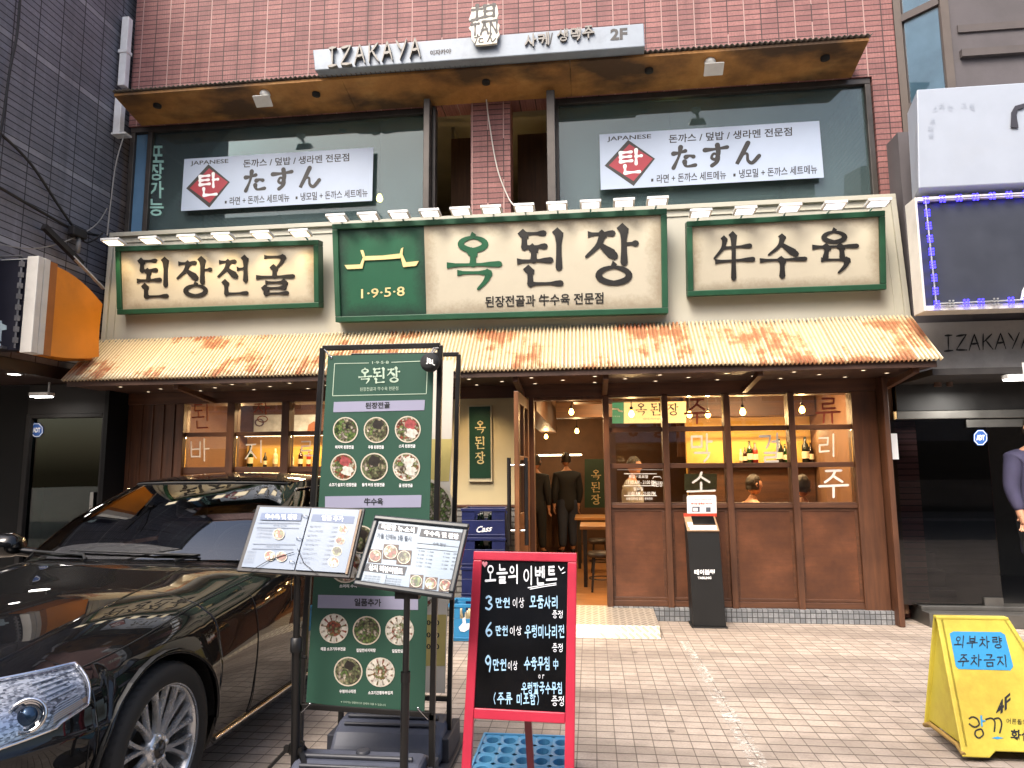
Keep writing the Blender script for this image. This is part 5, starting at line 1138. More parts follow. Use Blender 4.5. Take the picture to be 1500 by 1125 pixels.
for p in ((486, 524), (630, 522), (455, 1031), (613, 1037)): q = fg.P(*fg.px(*p)); g.lathe([(.004, .0), (.007, .001), (.007, .004), (.004, .005)], Matrix.Translation(q+fg.N*.006) @ fg.N.to_track_quat('Z', 'Y').to_matrix().to_4x4(), 10)
for a, b in (((455, 1031), (443, 1042)), ((613, 1037), (628, 1053)), ((486, 524), (476, 512)), ((630, 522), (642, 510))): g.tube([fg.P(*fg.px(*a), .01), fg.P(*fg.px(*b), .01)], .004, 6)
g.build('eyelet_hook', mat('chrome', 'd8d8d8', .12, 1, var=.03), gs)
n0 = .008
for a in ([(490, 589), (623, 586), (622, 601), (489, 604)], [(477, 727), (618, 725), (617, 743), (477, 744)], [(467, 871), (613, 874), (613, 893), (466, 890)]): g = MB(); fg.quadpx(g, a, .006, n0); g.build('heading_strip', M_lav, gs)
g = MB(); put(g, fg, '된장전골', 536, 594.5, 572, 593.5, 9.5, n=n0+.001, bold=.03); put(g, fg, '牛수육', 534, 735, 562, 734.5, 11, n=n0+.001, bold=.03); put(g, fg, '일품추가', 520, 881.5, 559, 882.5, 11.5, n=n0+.001, bold=.03); g.build('lettering', mat('heading_ink', '23262b', .6), gs)
g = MB(); put(g, fg, '옥된장', 526, 552, 587, 549.5, 21, 'brush', n0, wd=.15, gap=.1); put(g, fg, '된장전골과 牛수육 전문점', 528, 570.5, 584, 569, 5.5, n=n0); put(g, fg, '1·9·5·8', 546, 531.5, 570, 531, 4, n=n0)
def line(g, fr, a, b, wpx=1.0, n=n0): dx, dy = b[0]-a[0], b[1]-a[1]; l = math.hypot(dx, dy); ox, oy = -dy/l*wpx/2, dx/l*wpx/2; fr.quadpx(g, [(a[0]+ox, a[1]+oy), (b[0]+ox, b[1]+oy), (b[0]-ox, b[1]-oy), (a[0]-ox, a[1]-oy)], n-.001, n)
for a, b in (((491, 533), (541, 532)), ((574, 531), (627, 529)), ((491, 533), (488, 580)), ((488, 580), (625, 577)), ((627, 529), (625, 577))): line(g, fg, a, b)
put(g, fg, '※ 이미지는 연출컷으로 실제와 다를 수 있습니다', 500, 1027, 566, 1032, 3.2, n=n0); g.build('lettering', M_pale, gs)
DS = [(507, 630, 18.5, 'greens', '바지락 된장전골', 492, 519, 655), (552, 630, 18.5, 'dark', '우렁 된장전골', 540, 563, 655), (598, 629, 19, 'meat', '스지 된장전골', 585, 609, 653.5), (504, 684, 19, 'rosy', '소고기 살코기 된장전골', 483, 523, 710), (549, 684, 20, 'dark', '들깨 버섯 된장전골', 531, 564, 710), (596, 684, 20, 'tofu', '굴 된장전골', 585, 605, 711),
      (530, 790, 20, 'dark', '수육', 512, 530, 814), (507, 829, 24, 'rosy', '소머리 수육', 498, 524, 858), (490, 920, 21, 'rosy', '매콤 소고기두부전골', 471, 507, 950), (538, 923, 20.5, 'greens', '칼칼한바지락탕', 523, 551, 952), (586, 923, 21, 'tofu', '칼칼한굴탕', 575, 596, 953), (511, 983, 21, 'dark', '우렁미나리전', 498, 522, 1012), (558, 984, 21, 'tofu', '소고기간장두부김치', 540, 576, 1014)]
g = MB()
for cx, cy, r, k, t_, xa, xb, ty in DS: dish(fg, gs, cx, cy, r, k, r*1.03, n0, wheel_=(cy > 900 and k in ('rosy', 'tofu'))); put(g, fg, t_, xa, ty, xb, ty, 5.2, n=n0, bold=.03)
g.build('dish_caption', M_wt, gs)
# round speaker on the corner
c = at(630, 531, YG-.06); t = thing('speaker', 'small round black speaker with white letters hung on the banner frame corner', 'speaker', tuple(c))
M = Matrix.Translation(c) @ Matrix.Rotation(R_(78), 4, 'X') @ Matrix.Rotation(R_(-8), 4, 'Y'); g = MB(); g.lathe([(0, -.03), (.034, -.03), (.045, -.018), (.048, 0), (.045, .018), (.034, .028), (0, .032)], M, 28); g.build('speaker_body', mat('speaker_fabric', '1f1f20', .8, bump=.4, bscale=300), t)
g = MB(); g.tube([c+Vector((0, .01, .045)), c+Vector((.01, .03, .075)), c+Vector((.03, .05, .08))], .005, 6); g.build('strap', mat('strap_grey', '8d8a86', .6), t)
fs_ = frY([(620, 520), (640, 520), (640, 545), (620, 545)], YG-.095); g = MB(); put(g, fs_, 'JBL', 624, 528, 637, 533, 10, n=0, bold=.03); g.build('lettering', M_wt, t)
# ---- second banner stand behind
YC = 3.75
fc = frY([(515, 521), (672, 519), (658, 1032), (500, 1025)], YC); lo2 = fc.P(.5, 1); cs_ = thing('banner_stand', 'cream menu banner stand half hidden behind the green menu banner', 'banner', (lo2.x, YC, 0))
stand_frame(cs_, fc, .024); water_base(cs_, (lo2.x, YC+.02, 0), .58, .42, .2)
g = MB(); g.beam(fc.P(0, .985), Vector((fc.P(0, 1).x, YC, .05)), .024, .024); g.beam(fc.P(1, .985), Vector((fc.P(1, 1).x, YC, .05)), .024, .024); g.build('stand_leg', M_bf, cs_)
g = MB(); g.prism([tuple(fc.px(*p)) for p in [(522, 531), (665, 528), (652, 1015), (507, 1010)]], fc.P, .002, .005); g.build('banner_sheet', mat('banner_cream', 'cfc8bb', .6, var=.04), cs_)
for a in ([(520, 645), (663, 643), (658, 705), (517, 705)], [(510, 900), (654, 900), (652, 975), (508, 975)]): g = MB(); fc.quadpx(g, a, .0052, .006, 0, False); g.build('banner_print', mat('banner_mustard', 'bfae6a', .6), cs_)
dish(fc, cs_, 622, 745, 44, 'greens', 44, .007); dish(fc, cs_, 600, 862, 44, 'meat', 40, .007)
g = MB()
for y in (912, 930, 947): put(g, fc, '18,000', 612, y, 644, y+.5, 9, n=.007, bold=.02)
g.build('lettering', mat('heading_ink', '23262b', .6), cs_)

# ---- menu binder on a tripod
M_page = mat('menu_page', '6a7b92', .4, var=.04); M_pgh = mat('page_heading', '5a6b8a', .5); M_pgt = mat('page_text', '7c8593', .6)
YA, YA2 = 3.12, 3.02
fa = frY([(378, 741), (531, 746), (509, 843), (349, 833)], [YA+.04, YA+.04, YA-.10, YA-.10]); pc = at(440, 850, YA); base = gnd(436, 1122)
ms = thing('menu_stand', 'black tripod menu stand holding an open ring binder beside the car', 'menu stand', (pc.x-.02, 3.2, 0))
g = MB(); fa.rect(g, -.01, -.008, fa.W+.01, fa.H+.01, -.02, -.006); g.build('board', mat('binder_black', '201f22', .5), ms, bevel=.004)
g = MB(); mid = fa.px(444, 790).x*fa.W
fa.rect(g, .012, .005, mid-.004, fa.H-.01, -.0055, 0); fa.rect(g, mid+.004, .005, fa.W-.012, fa.H-.01, -.0055, .004); g.build('menu_page', M_page, ms)
g = MB(); fa.rect(g, fa.W-.0115, .004, fa.W-.002, fa.H-.006, -.0055, .003); g.build('page_edge', mat('page_edge', '8f7a66', .6), ms)
for a in ([(384, 752), (443, 752.5), (441, 763.5), (381, 762)], [(459, 754), (520, 757.5), (518, 768), (456, 764)]): g = MB(); fa.quadpx(g, a, .0045, .0052, 0, False); g.build('page_heading', M_pgh, ms)
g = MB(); put(g, fa, '牛수육 및 된장', 389, 757.3, 436, 757.9, 8, n=.006, bold=.03); put(g, fa, '일품 추가', 472, 759, 504, 761, 8, n=.006, bold=.03); g.build('heading_lettering', M_wt, ms)
g = MB(); rg = random.Random(5)
put(g, fa, '수육 한상', 400, 769, 420, 769.3, 4, n=.005); put(g, fa, '된장 한상', 390, 800, 410, 800.3, 4, n=.005)
for a, b in (((379, 766), (440, 767)), ((376, 773), (438, 774)), ((371, 797), (433, 798)), ((369, 804), (430, 805))): line(g, fa, a, b, .6, .005)
for k in range(9): y = 772+k*6.6; x0 = 455-k*2.0; put(g, fa, rg.choice(['바지락탕', '두부김치', '미나리전', '보쌈고기', '칼국수']), x0, y, x0+14+rg.random()*8, y+.4, 3.2, n=.0048); put(g, fa, '12,000', x0+33, y+1.5, x0+41, y+1.8, 3, n=.0048)
for k in range(3): put(g, fa, '소 중 대', 377-k, 776+k*5, 388-k, 776.3+k*5, 3, n=.005); put(g, fa, '39,000', 389-k, 777+k*5, 399-k, 777.2+k*5, 3, n=.005)
for k in range(4): put(g, fa, '된장찌개', 362-k*1.5, 808+k*5, 375-k*1.5, 808.4+k*5, 3, n=.005)
g.build('page_lettering', M_pgt, ms)
for cx, cy, r, k in ((409, 783, 8.5, 'rosy'), (396, 815, 8, 'rosy'), (413, 816, 8, 'meat'), (503, 776, 7, 'meat'), (499, 792, 7, 'rosy'), (494, 808, 7.5, 'dark'), (489, 824, 8, 'tofu')): dish(fa, ms, cx, cy, r, k, r*.95, .0048)
g = MB()
for y, x in ((757, 447.5), (790, 438.5), (824, 428)):
    c = fa.P(*fa.px(x, y), .004); g.tube([c+Vector((.012*math.cos(q), 0, 0))+fa.N*(.012*math.sin(q)) for q in [k*PI/6 for k in range(13)]], .0016, 6)
g.build('binder_ring', mat('chrome', 'd8d8d8', .12, 1, var=.03), ms)
g = MB(); P_ = lambda x, y: fa.P(*fa.px(x, y), .009)
g.tube([P_(369, 837), P_(396, 821), P_(431, 810)], .0016, 6); g.tube([P_(437, 805), P_(446, 826), P_(467, 843)], .0016, 6); g.build('page_wire', M_cab, ms)
def tripod(t, top, foot, r0=.014, legs=True, hub=1.0):
    foot = Vector(foot); g = MB(); mid_ = top.lerp(foot, .35); g.tube([top, mid_], r0, 12); g.tube([mid_+(top-mid_)*.03, foot+Vector((0, 0, .05))], r0*1.35, 12); g.lathe([(r0*1.8, -.03), (r0*1.8, .03), (r0*1.2, .035)], Matrix.Translation(mid_), 12)
    g.tube([top.lerp(foot, .40)+Vector((r0*2, 0, 0)), top.lerp(foot, .40)+Vector((r0*3.5, -.01, 0))], .008, 8); g.build('pole', M_bf, t)
    hb = foot+Vector((0, 0, .23)); g = MB(); g.lathe([(.02, -.02), (.034, -.02), (.034, .02), (.02, .03)], Matrix.Translation(hb), 14)
    for a in (R_(200), R_(320), R_(80)):
        d = Vector((math.cos(a), math.sin(a), 0)); g.box(*(lambda q: (q.x-.012, q.x+.012, q.y-.012, q.y+.012, q.z-.014, q.z+.014))(hb+d*.04))
    g.build('tripod_hub', M_bf, t)
    for a in (R_(200), R_(320), R_(80)):
        d = Vector((math.cos(a), math.sin(a), 0)); g = MB(); g.beam(hb+d*.04, foot+d*.26+Vector((0, 0, .012)), .022, .012); g.box(*(lambda q: (q.x-.014, q.x+.014, q.y-.014, q.y+.014, 0, .014))(foot+d*.265)); g.build('leg', M_bf, t)
tripod(ms, fa.P(.5, .8, -.02), (at(434, 1090, 3.22).x, 3.22, 0), .015)
g = MB(); g.box(pc.x-.05, pc.x+.05, YA-.05, YA+.03, fa.P(.5, .8, -.03).z-.03, fa.P(.5, .8, -.03).z+.0); g.tube([fa.P(.46, .93, -.03), fa.P(.47, .93, -.03)-Vector((0, 0, .14))], .003, 6); g.build('tilt_head', M_bf, ms, bevel=.004)
# ---- framed menu board on a pole
YM = 2.9
fm = frY([(549, 754), (688, 767), (663, 878), (517, 857)], [YM+.05, YM+.05, YM-.09, YM-.09]); mb_ = thing('menu_stand', 'framed black menu board on a thin pole in front of the green banner', 'menu stand', (at(600, 1100, YM).x, YM, 0))
g = MB(); b_ = .024
for a in ((0, 0, fm.W, b_), (0, fm.H-b_, fm.W, fm.H), (0, b_+.0003, b_, fm.H-b_-.0003), (fm.W-b_, b_+.0003, fm.W, fm.H-b_-.0003)): fm.rect(g, *a, -.02, .006)
g.build('board_frame', mat('board_frame_black', '24282c', .35, var=.1), mb_, bevel=.007)
g = MB(); fm.rect(g, b_+.0005, b_+.0005, fm.W-b_-.0005, fm.H-b_-.0005, -.018, -.006); g.build('menu_page', mat('menu_page_b', '697f94', .3, var=.04), mb_)
n1 = -.0045
for a in ([(555, 766), (612, 771.5), (610, 781), (553, 774.5)], [(617, 774), (678, 780), (676, 792), (614, 785)], [(537, 824.5), (596, 830), (592, 842.5), (532, 836)]): g = MB(); fm.quadpx(g, a, n1-.0005, n1, 0, False); g.build('heading_strip', mat('strip_dark', '2d333d', .5), mb_)
g = MB(); put(g, fm, '옥된장 뉴-소식', 558, 770.5, 607, 776.5, 8.5, n=n1+.0007, bold=.04); put(g, fm, '牛수육 및 된장', 621, 780, 672, 786, 8.5, n=n1+.0007, bold=.04); put(g, fm, '상시 리뷰이벤트', 540, 830.5, 590, 837, 10, n=n1+.0007, bold=.045); g.build('heading_lettering', M_wt, mb_)
g = MB(); put(g, fm, '가을 신메뉴 3종 출시', 552, 784, 602, 789, 8, n=n1, bold=.012); put(g, fm, '수육 한상', 634, 796, 653, 798, 5, n=n1, bold=.01)
for k in range(5):
    for x in (613, 626, 650): put(g, fm, rg.choice(['소 - 39,000', '중 - 49,000', '대 - 59,000']), x-k*1.1, 806+k*5.5+(x-613)*.11, x+9-k*1.1, 807+k*5.5+(x-613)*.11, 2.8, n=n1)
    put(g, fm, '보쌈 32,000', 664-k*1.2, 811+k*5.5, 674-k*1.2, 812+k*5.5, 2.8, n=n1)
for k in range(4): put(g, fm, '리뷰 이벤트 참여시 음료', 534-k, 843+k*3.4, 557-k, 845+k*3.4, 2.3, n=n1); put(g, fm, '네이버 영수증 리뷰', 566-k, 847+k*3.4, 588-k, 849+k*3.4, 2.3, n=n1)
for a, b in (((611, 795), (671, 801)), ((610, 802), (669, 808)), ((566, 842), (563, 857))): line(g, fm, a, b, .6, n1)
g.build('page_lettering', mat('text_slate', '4b535e', .6), mb_)
for cx, cy, r, k in ((549.5, 814, 9.5, 'meat'), (572, 808, 11, 'rosy'), (591.5, 816, 10.5, 'dark'), (609.5, 851, 9.5, 'greens'), (631, 854, 9, 'meat'), (652, 857, 9, 'meat')):
    g = MB(); fm.quadpx(g, [(cx-r+1, cy-r-.5), (cx+r+1, cy-r+.5), (cx+r-1, cy+r+.8), (cx-r-1, cy+r-.3)], n1-.0005, n1, 0, False); c = fm.P(*fm.px(cx, cy)); o = g.build('picture_ground', mat('pic_brown', '4a382f', .5), None, loc=tuple(c)); o.parent = mb_; o.location = c-WLOC[mb_.name]; dish(fm, mb_, cx, cy, r*.92, k, r*.92, n1+.0006)
ft_ = Vector((at(592, 1100, YM).x-.002, YM, 0)); tp_ = fm.P(.52, .9, -.02)
g = MB(); g.tube([tp_, tp_.lerp(ft_, .36)], .013, 12); g.tube([tp_.lerp(ft_, .35), ft_+Vector((0, 0, .015))], .0175, 12); g.lathe([(.02, -.02), (.02, .02)], Matrix.Translation(tp_.lerp(ft_, .355)), 12); g.build('pole', M_bf, mb_)
g = MB(); g.lathe([(0, .018), (.03, .018), (.17, .012), (.18, 0)], Matrix.Translation(ft_), 32); g.build('foot_plate', M_bf, mb_); g = MB(); g.box(tp_.x-.05, tp_.x+.05, tp_.y-.01, tp_.y+.03, tp_.z-.05, tp_.z); g.build('tilt_head', M_bf, mb_)

# ---- red framed chalk board on an easel
YK = 3.0
fk = frY([(694, 807), (845, 810), (842, 1061), (680, 1052)], [YK+.13, YK+.13, YK, YK]); kb = thing('chalkboard', 'black board in a red frame with handwritten white and blue event offers', 'board', (fk.P(.5, 1).x, YK, 0))
M_kr = mat('frame_red', 'b32a41', .4, var=.07, dirt='7d1f30', dirt_amt=.3)
fl, frr = Vector((at(680, 1110, YK-.05).x-.012, YK-.09, 0)), Vector((at(842, 1110, YK-.05).x+.005, YK-.09, 0)); b_ = .04
g = MB(); fk.rect(g, 0, 0, fk.W, b_, -.03, .004); g.build('frame_rail', M_kr, kb, bevel=.004); g = MB(); fk.rect(g, b_+.0005, fk.H-b_*1.05, fk.W-b_-.0005, fk.H, -.03, .003); g.build('frame_rail', M_kr, kb, bevel=.004)
for sx in (0, 1):
    g = MB(); x0 = 0 if sx == 0 else fk.W-b_; fk.rect(g, x0, b_+.0005, x0+b_, fk.H+.26, -.03, .004); g.build('leg', M_kr, kb, bevel=.004)
g = MB(); g.beam(fk.P(.56, .9, -.035), (fk.P(.56, 1).x+.0, YK+.26, .10), .03, .03); g.build('prop_leg', mat('prop_red', '6d1c2a', .5), kb, bevel=.003)
g = MB(); fk.rect(g, b_+.0005, b_+.0005, fk.W-b_-.0005, fk.H-b_*1.05-.0005, -.025, -.004); g.build('board', mat('board_black', '121214', .12, var=.3, rvar=.05, dirt='2a2a2e', dirt_amt=.3), kb)
M_ck = mat('chalk_white', 'dfe3ea', .6); M_cb = mat('chalk_blue', 'a3cbe8', .6); nk = -.002
gw, gb_ = MB(), MB()
def ck(g, s, x0, y, x1, h_, wd=.115, dy=0, gap=.16): put(g, fk, s, x0, y, x1, y+dy, h_, 'mono', nk, wd=wd, gap=gap)
ck(gw, '오늘의', 711, 841, 760, 26, .13); ck(gw, '이벤트', 767, 843, 815, 26, .13)
ck(gb_, '3', 711, 883, 722, 19, .17); ck(gb_, '만원', 726, 883, 747, 14, .15); ck(gw, '이상', 751, 883, 768, 14, .1); ck(gb_, '모둠사리', 776, 882, 818, 17, .14)
ck(gw, '증정', 809, 900, 825, 11, .12)
ck(gb_, '6', 711, 922, 722, 19, .17); ck(gb_, '만원', 726, 924, 744, 14, .15); ck(gw, '이상', 747, 924, 764, 13, .12); ck(gb_, '우렁미나리전', 769, 925, 827, 18, .14)
ck(gw, '증정', 809, 949, 825, 12, .12)
ck(gb_, '9', 710, 972, 720, 22, .17); ck(gb_, '만원', 722, 974, 742, 16, .15); ck(gw, '이상', 744, 975, 758, 13, .12); ck(gb_, '수육무침', 768, 972, 806, 18, .14); ck(gb_, '中', 810, 973, 818, 15, .12)
ck(gw, 'or', 788, 989, 798, 10, .13); ck(gb_, '우렁칼국수무침', 764, 1008, 824, 16, .14)
ck(gb_, '(주류', 721, 1023, 750, 16, .13); ck(gb_, '미포함)', 757, 1024, 791, 16, .13); ck(gw, '증정', 808, 1027, 827, 14, .12)
for st in ([(773, 861), (795, 857), (815, 854)], [(776, 863), (798, 859), (815, 856.5)]):
    for a, b in zip(st, st[1:]): line(gw, fk, a, b, 1.3, nk)
g = MB()
for a, b in (((818, 829), (822, 836)), ((821, 836), (826, 831)), ((823, 840), (828, 838))): line(gw, fk, a, b, 1.4, nk)
gw.build('chalk_lettering', M_ck, kb); gb_.build('chalk_lettering', M_cb, kb)
fk.quadpx(g, [(710, 831), (706, 826), (706, 823), (708.5, 822), (710, 824), (712, 822), (714, 824), (713.5, 827)], nk-.001, nk); g.build('chalk_heart', mat('chalk_pink', 'c07a86', .6), kb)
# ---- pale blue bottle tray under the board
tx0, tx1 = at(708, 1075, 3.6).x, at(835, 1080, 3.6).x+.0; ty0, ty1 = 3.22, 3.68; tz = .15
M_tr = mat('tray_blue', '4f8fb6', .4, var=.08, dirt='3a6f92', dirt_amt=.4)
tr = thing('bottle_tray', 'pale blue plastic bottle tray with rows of round holes under the chalk board', 'tray', ((tx0+tx1)/2, 3.4, 0))
g = MB(); nx_, ny_ = 5, 4; cw, chh = (tx1-tx0)/nx_, (ty1-ty0)/ny_
for i in range(nx_):
    for j in range(ny_):
        cx, cy = tx0+(i+.5)*cw, ty0+(j+.5)*chh; N_ = 20; ho, hi = [], []
        for k in range(N_):
            a = 2*PI*(k+.5)/N_; ca, sa = math.cos(a), math.sin(a); s = min(cw/2/abs(ca) if abs(ca) > 1e-6 else 9, chh/2/abs(sa) if abs(sa) > 1e-6 else 9)
            ho.append(Vector((cx+ca*s, cy+sa*s, tz))); hi.append(Vector((cx+cw*.36*ca, cy+chh*.34*sa, tz-.004)))
        lo_ = [Vector((cx+(v.x-cx)*.86, cy+(v.y-cy)*.86, .03)) for v in hi]; vs = ho+hi+lo_
        g.add(vs, [(k, (k+1) % N_, N_+(k+1) % N_, N_+k) for k in range(N_)]+[(N_+k, N_+(k+1) % N_, 2*N_+(k+1) % N_, 2*N_+k) for k in range(N_)]+[tuple(range(2*N_, 3*N_))])
g.build('tray_top', M_tr, tr, fix=False)
g = MB(); e_ = .012
for a in ((tx0-e_, tx1+e_, ty0-e_, ty0), (tx0-e_, tx1+e_, ty1, ty1+e_), (tx0-e_, tx0, ty0+.0005, ty1-.0005), (tx1, tx1+e_, ty0+.0005, ty1-.0005)): g.box(*a, .004, tz+.008)
g.box(tx0-.018, tx1+.018, ty0-.018, ty0-e_-.0005, .09, .11); g.build('tray_rim', M_tr, tr, bevel=.004)
# ---- crates
M_cn = mat('crate_navy', '1b2350', .4, var=.12, dirt='10142e', dirt_amt=.4)
cxm = (at(676, 790, 6.75).x+at(740, 790, 6.75).x)/2; CW, CD, CHt = .43, .34, .285
def crate(name, label, cx, cy, z, m, group, text, W=CW, D=CD, H=CHt):
    t = thing(name, label, 'crate', (cx, cy, z), group); g = MB(); w_ = .014
    for sx in (-1, 1):
        x0 = cx+sx*W/2; g.box(min(x0, x0-sx*w_), max(x0, x0-sx*w_), cy-D/2+w_, cy+D/2-w_, z+.002, z+H-.06)
        for yy in (-1, 1): g.box(min(x0, x0-sx*w_), max(x0, x0-sx*w_), cy+yy*(D/2-w_-.035)-.035, cy+yy*(D/2-w_-.035)+.035, z+H-.0595, z+H-.02)
    for sy in (-1, 1):
        y0_ = cy+sy*D/2; a, b = min(y0_, y0_-sy*w_), max(y0_, y0_-sy*w_)
        g.box(cx-W/2, cx+W/2, a, b, z+.002, z+H*.60); g.box(cx-W/2, cx-.085, a, b, z+H*.6+.0005, z+H-.03); g.box(cx+.085, cx+W/2, a, b, z+H*.6+.0005, z+H-.03)
    g.box(cx-W/2+w_, cx+W/2-w_, cy-D/2+w_, cy+D/2-w_, z+.002, z+.016); g.build('crate_body', m, t, bevel=.003)
    g = MB()
    for a in ((cx-W/2-.008, cx+W/2+.008, cy-D/2-.008, cy-D/2+w_), (cx-W/2-.008, cx+W/2+.008, cy+D/2-w_, cy+D/2+.008), (cx-W/2-.008, cx-W/2+w_, cy-D/2+w_+.0005, cy+D/2-w_-.0005), (cx+W/2-w_, cx+W/2+.008, cy-D/2+w_+.0005, cy+D/2-w_-.0005)): g.box(*a, z+H-.0295, z+H)
    g.box(cx-W/2-.004, cx+W/2+.004, cy-D/2-.006, cy-D/2-.0005, z+.02, z+.035); g.build('crate_rim', m, t, bevel=.004)
    g = MB()
    for i in range(4):
        for j in range(3): g.lathe([(.03, .02), (.03, .14), (.013, .2), (.013, .235), (0, .235)], Matrix.Translation((cx-W/2+.06+i*(W-.12)/3, cy-D/2+.06+j*(D-.12)/2, z)), 8)
    o = g.build('bottle', BC['green'] if m == M_cn else BC['pale'], t)
    if text:
        fr = Fr(Vector((cx-W/2, cy-D/2-.002, z+H)), Vector((cx+W/2, cy-D/2-.002, z+H)), Vector((cx+W/2, cy-D/2-.002, z)), Vector((cx-W/2, cy-D/2-.002, z))); g = MB()
        vs, fs, asp = text2d('Cass', .02); g.add([fr.P(.32+.36*x+.05*(1-y), .72-.05*x+.22*(y-.5), .001) for x, y in vs], fs); g.build('lettering', M_wt, t)
    return t
names = ['bottom navy crate of the beer crate stack', 'second navy crate up in the beer crate stack', 'third navy crate up, below the lettered top crate', 'topmost navy beer crate with white letters on its stack']
for k in range(4): crate('beer_crate', names[k]+' beside the cream wall', cxm, 6.92, .002+k*(CHt-.003), M_cn, 'navy beer crates stacked by the wall', k == 3)
bc = at(676, 905, 6.2); t = crate('bottle_crate', 'light blue crate on the paving in front of the navy stack', bc.x+.07, 6.35, .002, mat('crate_blue', '2f7fae', .4, var=.1), None, False, .36, .3, .32)
fr = Fr(*[Vector((bc.x+.07+sx*.18, 6.35-.152, z)) for sx, z in ((-1, .32), (1, .32), (1, 0), (-1, 0))]); g = MB()
fr_ = [(.24, .62), (.34, .5), (.33, .38), (.4, .34), (.42, .52), (.52, .5), (.5, .66), (.38, .74), (.28, .72)]; g.prism(fr_, fr.P, .0005, .003); g.build('bird_emblem', M_wt, t)
# ---- waiting-list kiosk
kY = 6.95; kx0, kx1 = at(1011, 850, kY).x, at(1060, 850, kY).x; kz = at(1035, 778, kY).z
ks = thing('kiosk', 'slim black waiting list kiosk with a white and red notice on top', 'kiosk', ((kx0+kx1)/2, kY+.1, 0)); M_kk = mat('kiosk_black', '101010', .55, var=.15, bump=.15, bscale=250)
g = MB(); g.hexa([(kx0+.012, kY-.03, .012), (kx1+.0, kY-.03, .012), (kx1, kY+.24, .012), (kx0+.012, kY+.24, .012), (kx0-.01, kY, kz), (kx1-.022, kY, kz), (kx1-.022, kY+.2, kz+.07), (kx0-.01, kY+.2, kz+.07)]); g.box(kx0-.01, kx1+.015, kY-.06, kY+.26, .001, .0115); g.build('kiosk_body', M_kk, ks, bevel=.005)
ftb = Fr(Vector((kx0-.02, kY+.14, kz+.135)), Vector((kx1-.03, kY+.14, kz+.135)), Vector((kx1-.02, kY-.015, kz+.004)), Vector((kx0-.01, kY-.015, kz+.004)))
g = MB(); ftb.rect(g, 0, 0, ftb.W, ftb.H, -.02, 0); g.build('tablet_tray', mat('tray_brown', '8a735c', .4, .3), ks, bevel=.004)
g = MB(); ftb.rect(g, .07, .01, ftb.W-.02, ftb.H*.6, .0005, .012); g.build('tablet', mat('tablet_black', '141416', .1), ks, bevel=.003)
g = MB(); ftb.rect(g, .03, ftb.H*.66, ftb.W-.02, ftb.H-.01, .0005, .004); ftb.rect(g, .02, ftb.H*.45, .065, ftb.H-.05, .0045, .006); g.build('paper_slip', M_wt, ks)
ftp = frY([(1006, 726), (1049, 725), (1050, 757), (1007, 757)], kY+.16); g = MB(); r_ = .02
pl = []
for cx, cy, a0 in ((ftp.W-r_, r_, -PI/2), (ftp.W, ftp.H, 0), (0, ftp.H, 0), (r_, r_, PI)):
    pl += [(cx, cy)] if cy == ftp.H else [(cx+r_*math.cos(a0+k*PI/8), cy+r_*math.sin(a0+k*PI/8)) for k in range(5)]
g.prism(pl, ftp.m, -.012, 0); g.build('notice_board', M_wt, ks)
g = MB(); ftp.rect(g, 0, ftp.H*.84, ftp.W, ftp.H, .0005, .002); put(g, ftp, '웨이팅 등록은 여기서', 1012, 738, 1043, 737.5, 3.2, n=.0015, bold=.03); g.box(kx0-.02, kx1-.03, kY+.135, kY+.16, kz+.12, kz+.16); g.build('notice_stripe', mat('notice_red', 'c8442f', .5), ks)
g = MB(); put(g, ftp, '테이블링에 전화번호 등록', 1013, 732, 1042, 731.7, 2.2, n=.0015); ftp.quadpx(g, [(1014, 742), (1025, 742), (1025, 750), (1014, 750)], .0005, .0012); ftp.quadpx(g, [(1034, 743), (1041, 743), (1041, 750), (1034, 750)], .0005, .0012); g.build('notice_print', mat('text_slate', '4b535e', .6), ks)
g = MB(); ftp.quadpx(g, [(1015.5, 744), (1022, 744), (1022, 749), (1015.5, 749)], .0013, .002); g.build('notice_inset', M_wt, ks)
fkk = frY([(1008, 778), (1055, 778), (1062, 915), (1012, 915)], [kY-.004, kY-.004, kY-.034, kY-.034]); g = MB(); put(g, fkk, '테이블링', 1017, 838, 1047, 838, 8, n=.002, bold=.045); put(g, fkk, 'TABLING', 1022, 846.5, 1042, 846.5, 3.6, n=.002, bold=.04); g.build('lettering', M_wt, ks)
# ---- yellow A-board
yw = thing('floor_sign', 'yellow plastic A-shaped floor sign with blue no parking patch', 'floor sign', (2.1, 4.12, 0))
M_y = mat('sign_yellow', 'bcae42', .55, var=.1, scale=4, dirt='9a7f2a', dirt_amt=.75, bump=.12, bscale=60)
bl, br_ = gnd(1411, 1118), gnd(1411, 1118)+Vector((.62, 0, 0)); bkl = gnd(1353, 1072); apY = (bl.y+bkl.y)/2+.03
tl_, tr_ = at(1369, 903, apY), at(1475, 906, apY); apz = tl_.z
fy = Fr(Vector((tl_.x, apY-.02, apz)), Vector((tr_.x, apY-.02, apz)), Vector((br_.x+.03, bl.y, .03)), Vector((bl.x, bl.y, .03)))
fyb = [Vector((tl_.x, apY+.02, apz)), Vector((tr_.x, apY+.02, apz)), Vector((br_.x+.03, bkl.y, .03)), Vector((bkl.x, bkl.y, .03))]
g = MB()
pl = [(0, 0), (1, 0), (1, 1.0), (.93, 1.0), (.88, .955), (.26, .955), (.2, 1.0), (0, 1.0)]
g.prism(pl, fy.P, -.012, 0); g.build('front_panel', M_y, yw, bevel=.006)
fyB = Fr(*fyb); fyB.N = Vector((0, .95, .3)).normalized(); g = MB(); g.prism(pl, fyB.P, -.012, 0); g.build('back_panel', M_y, yw, bevel=.006)
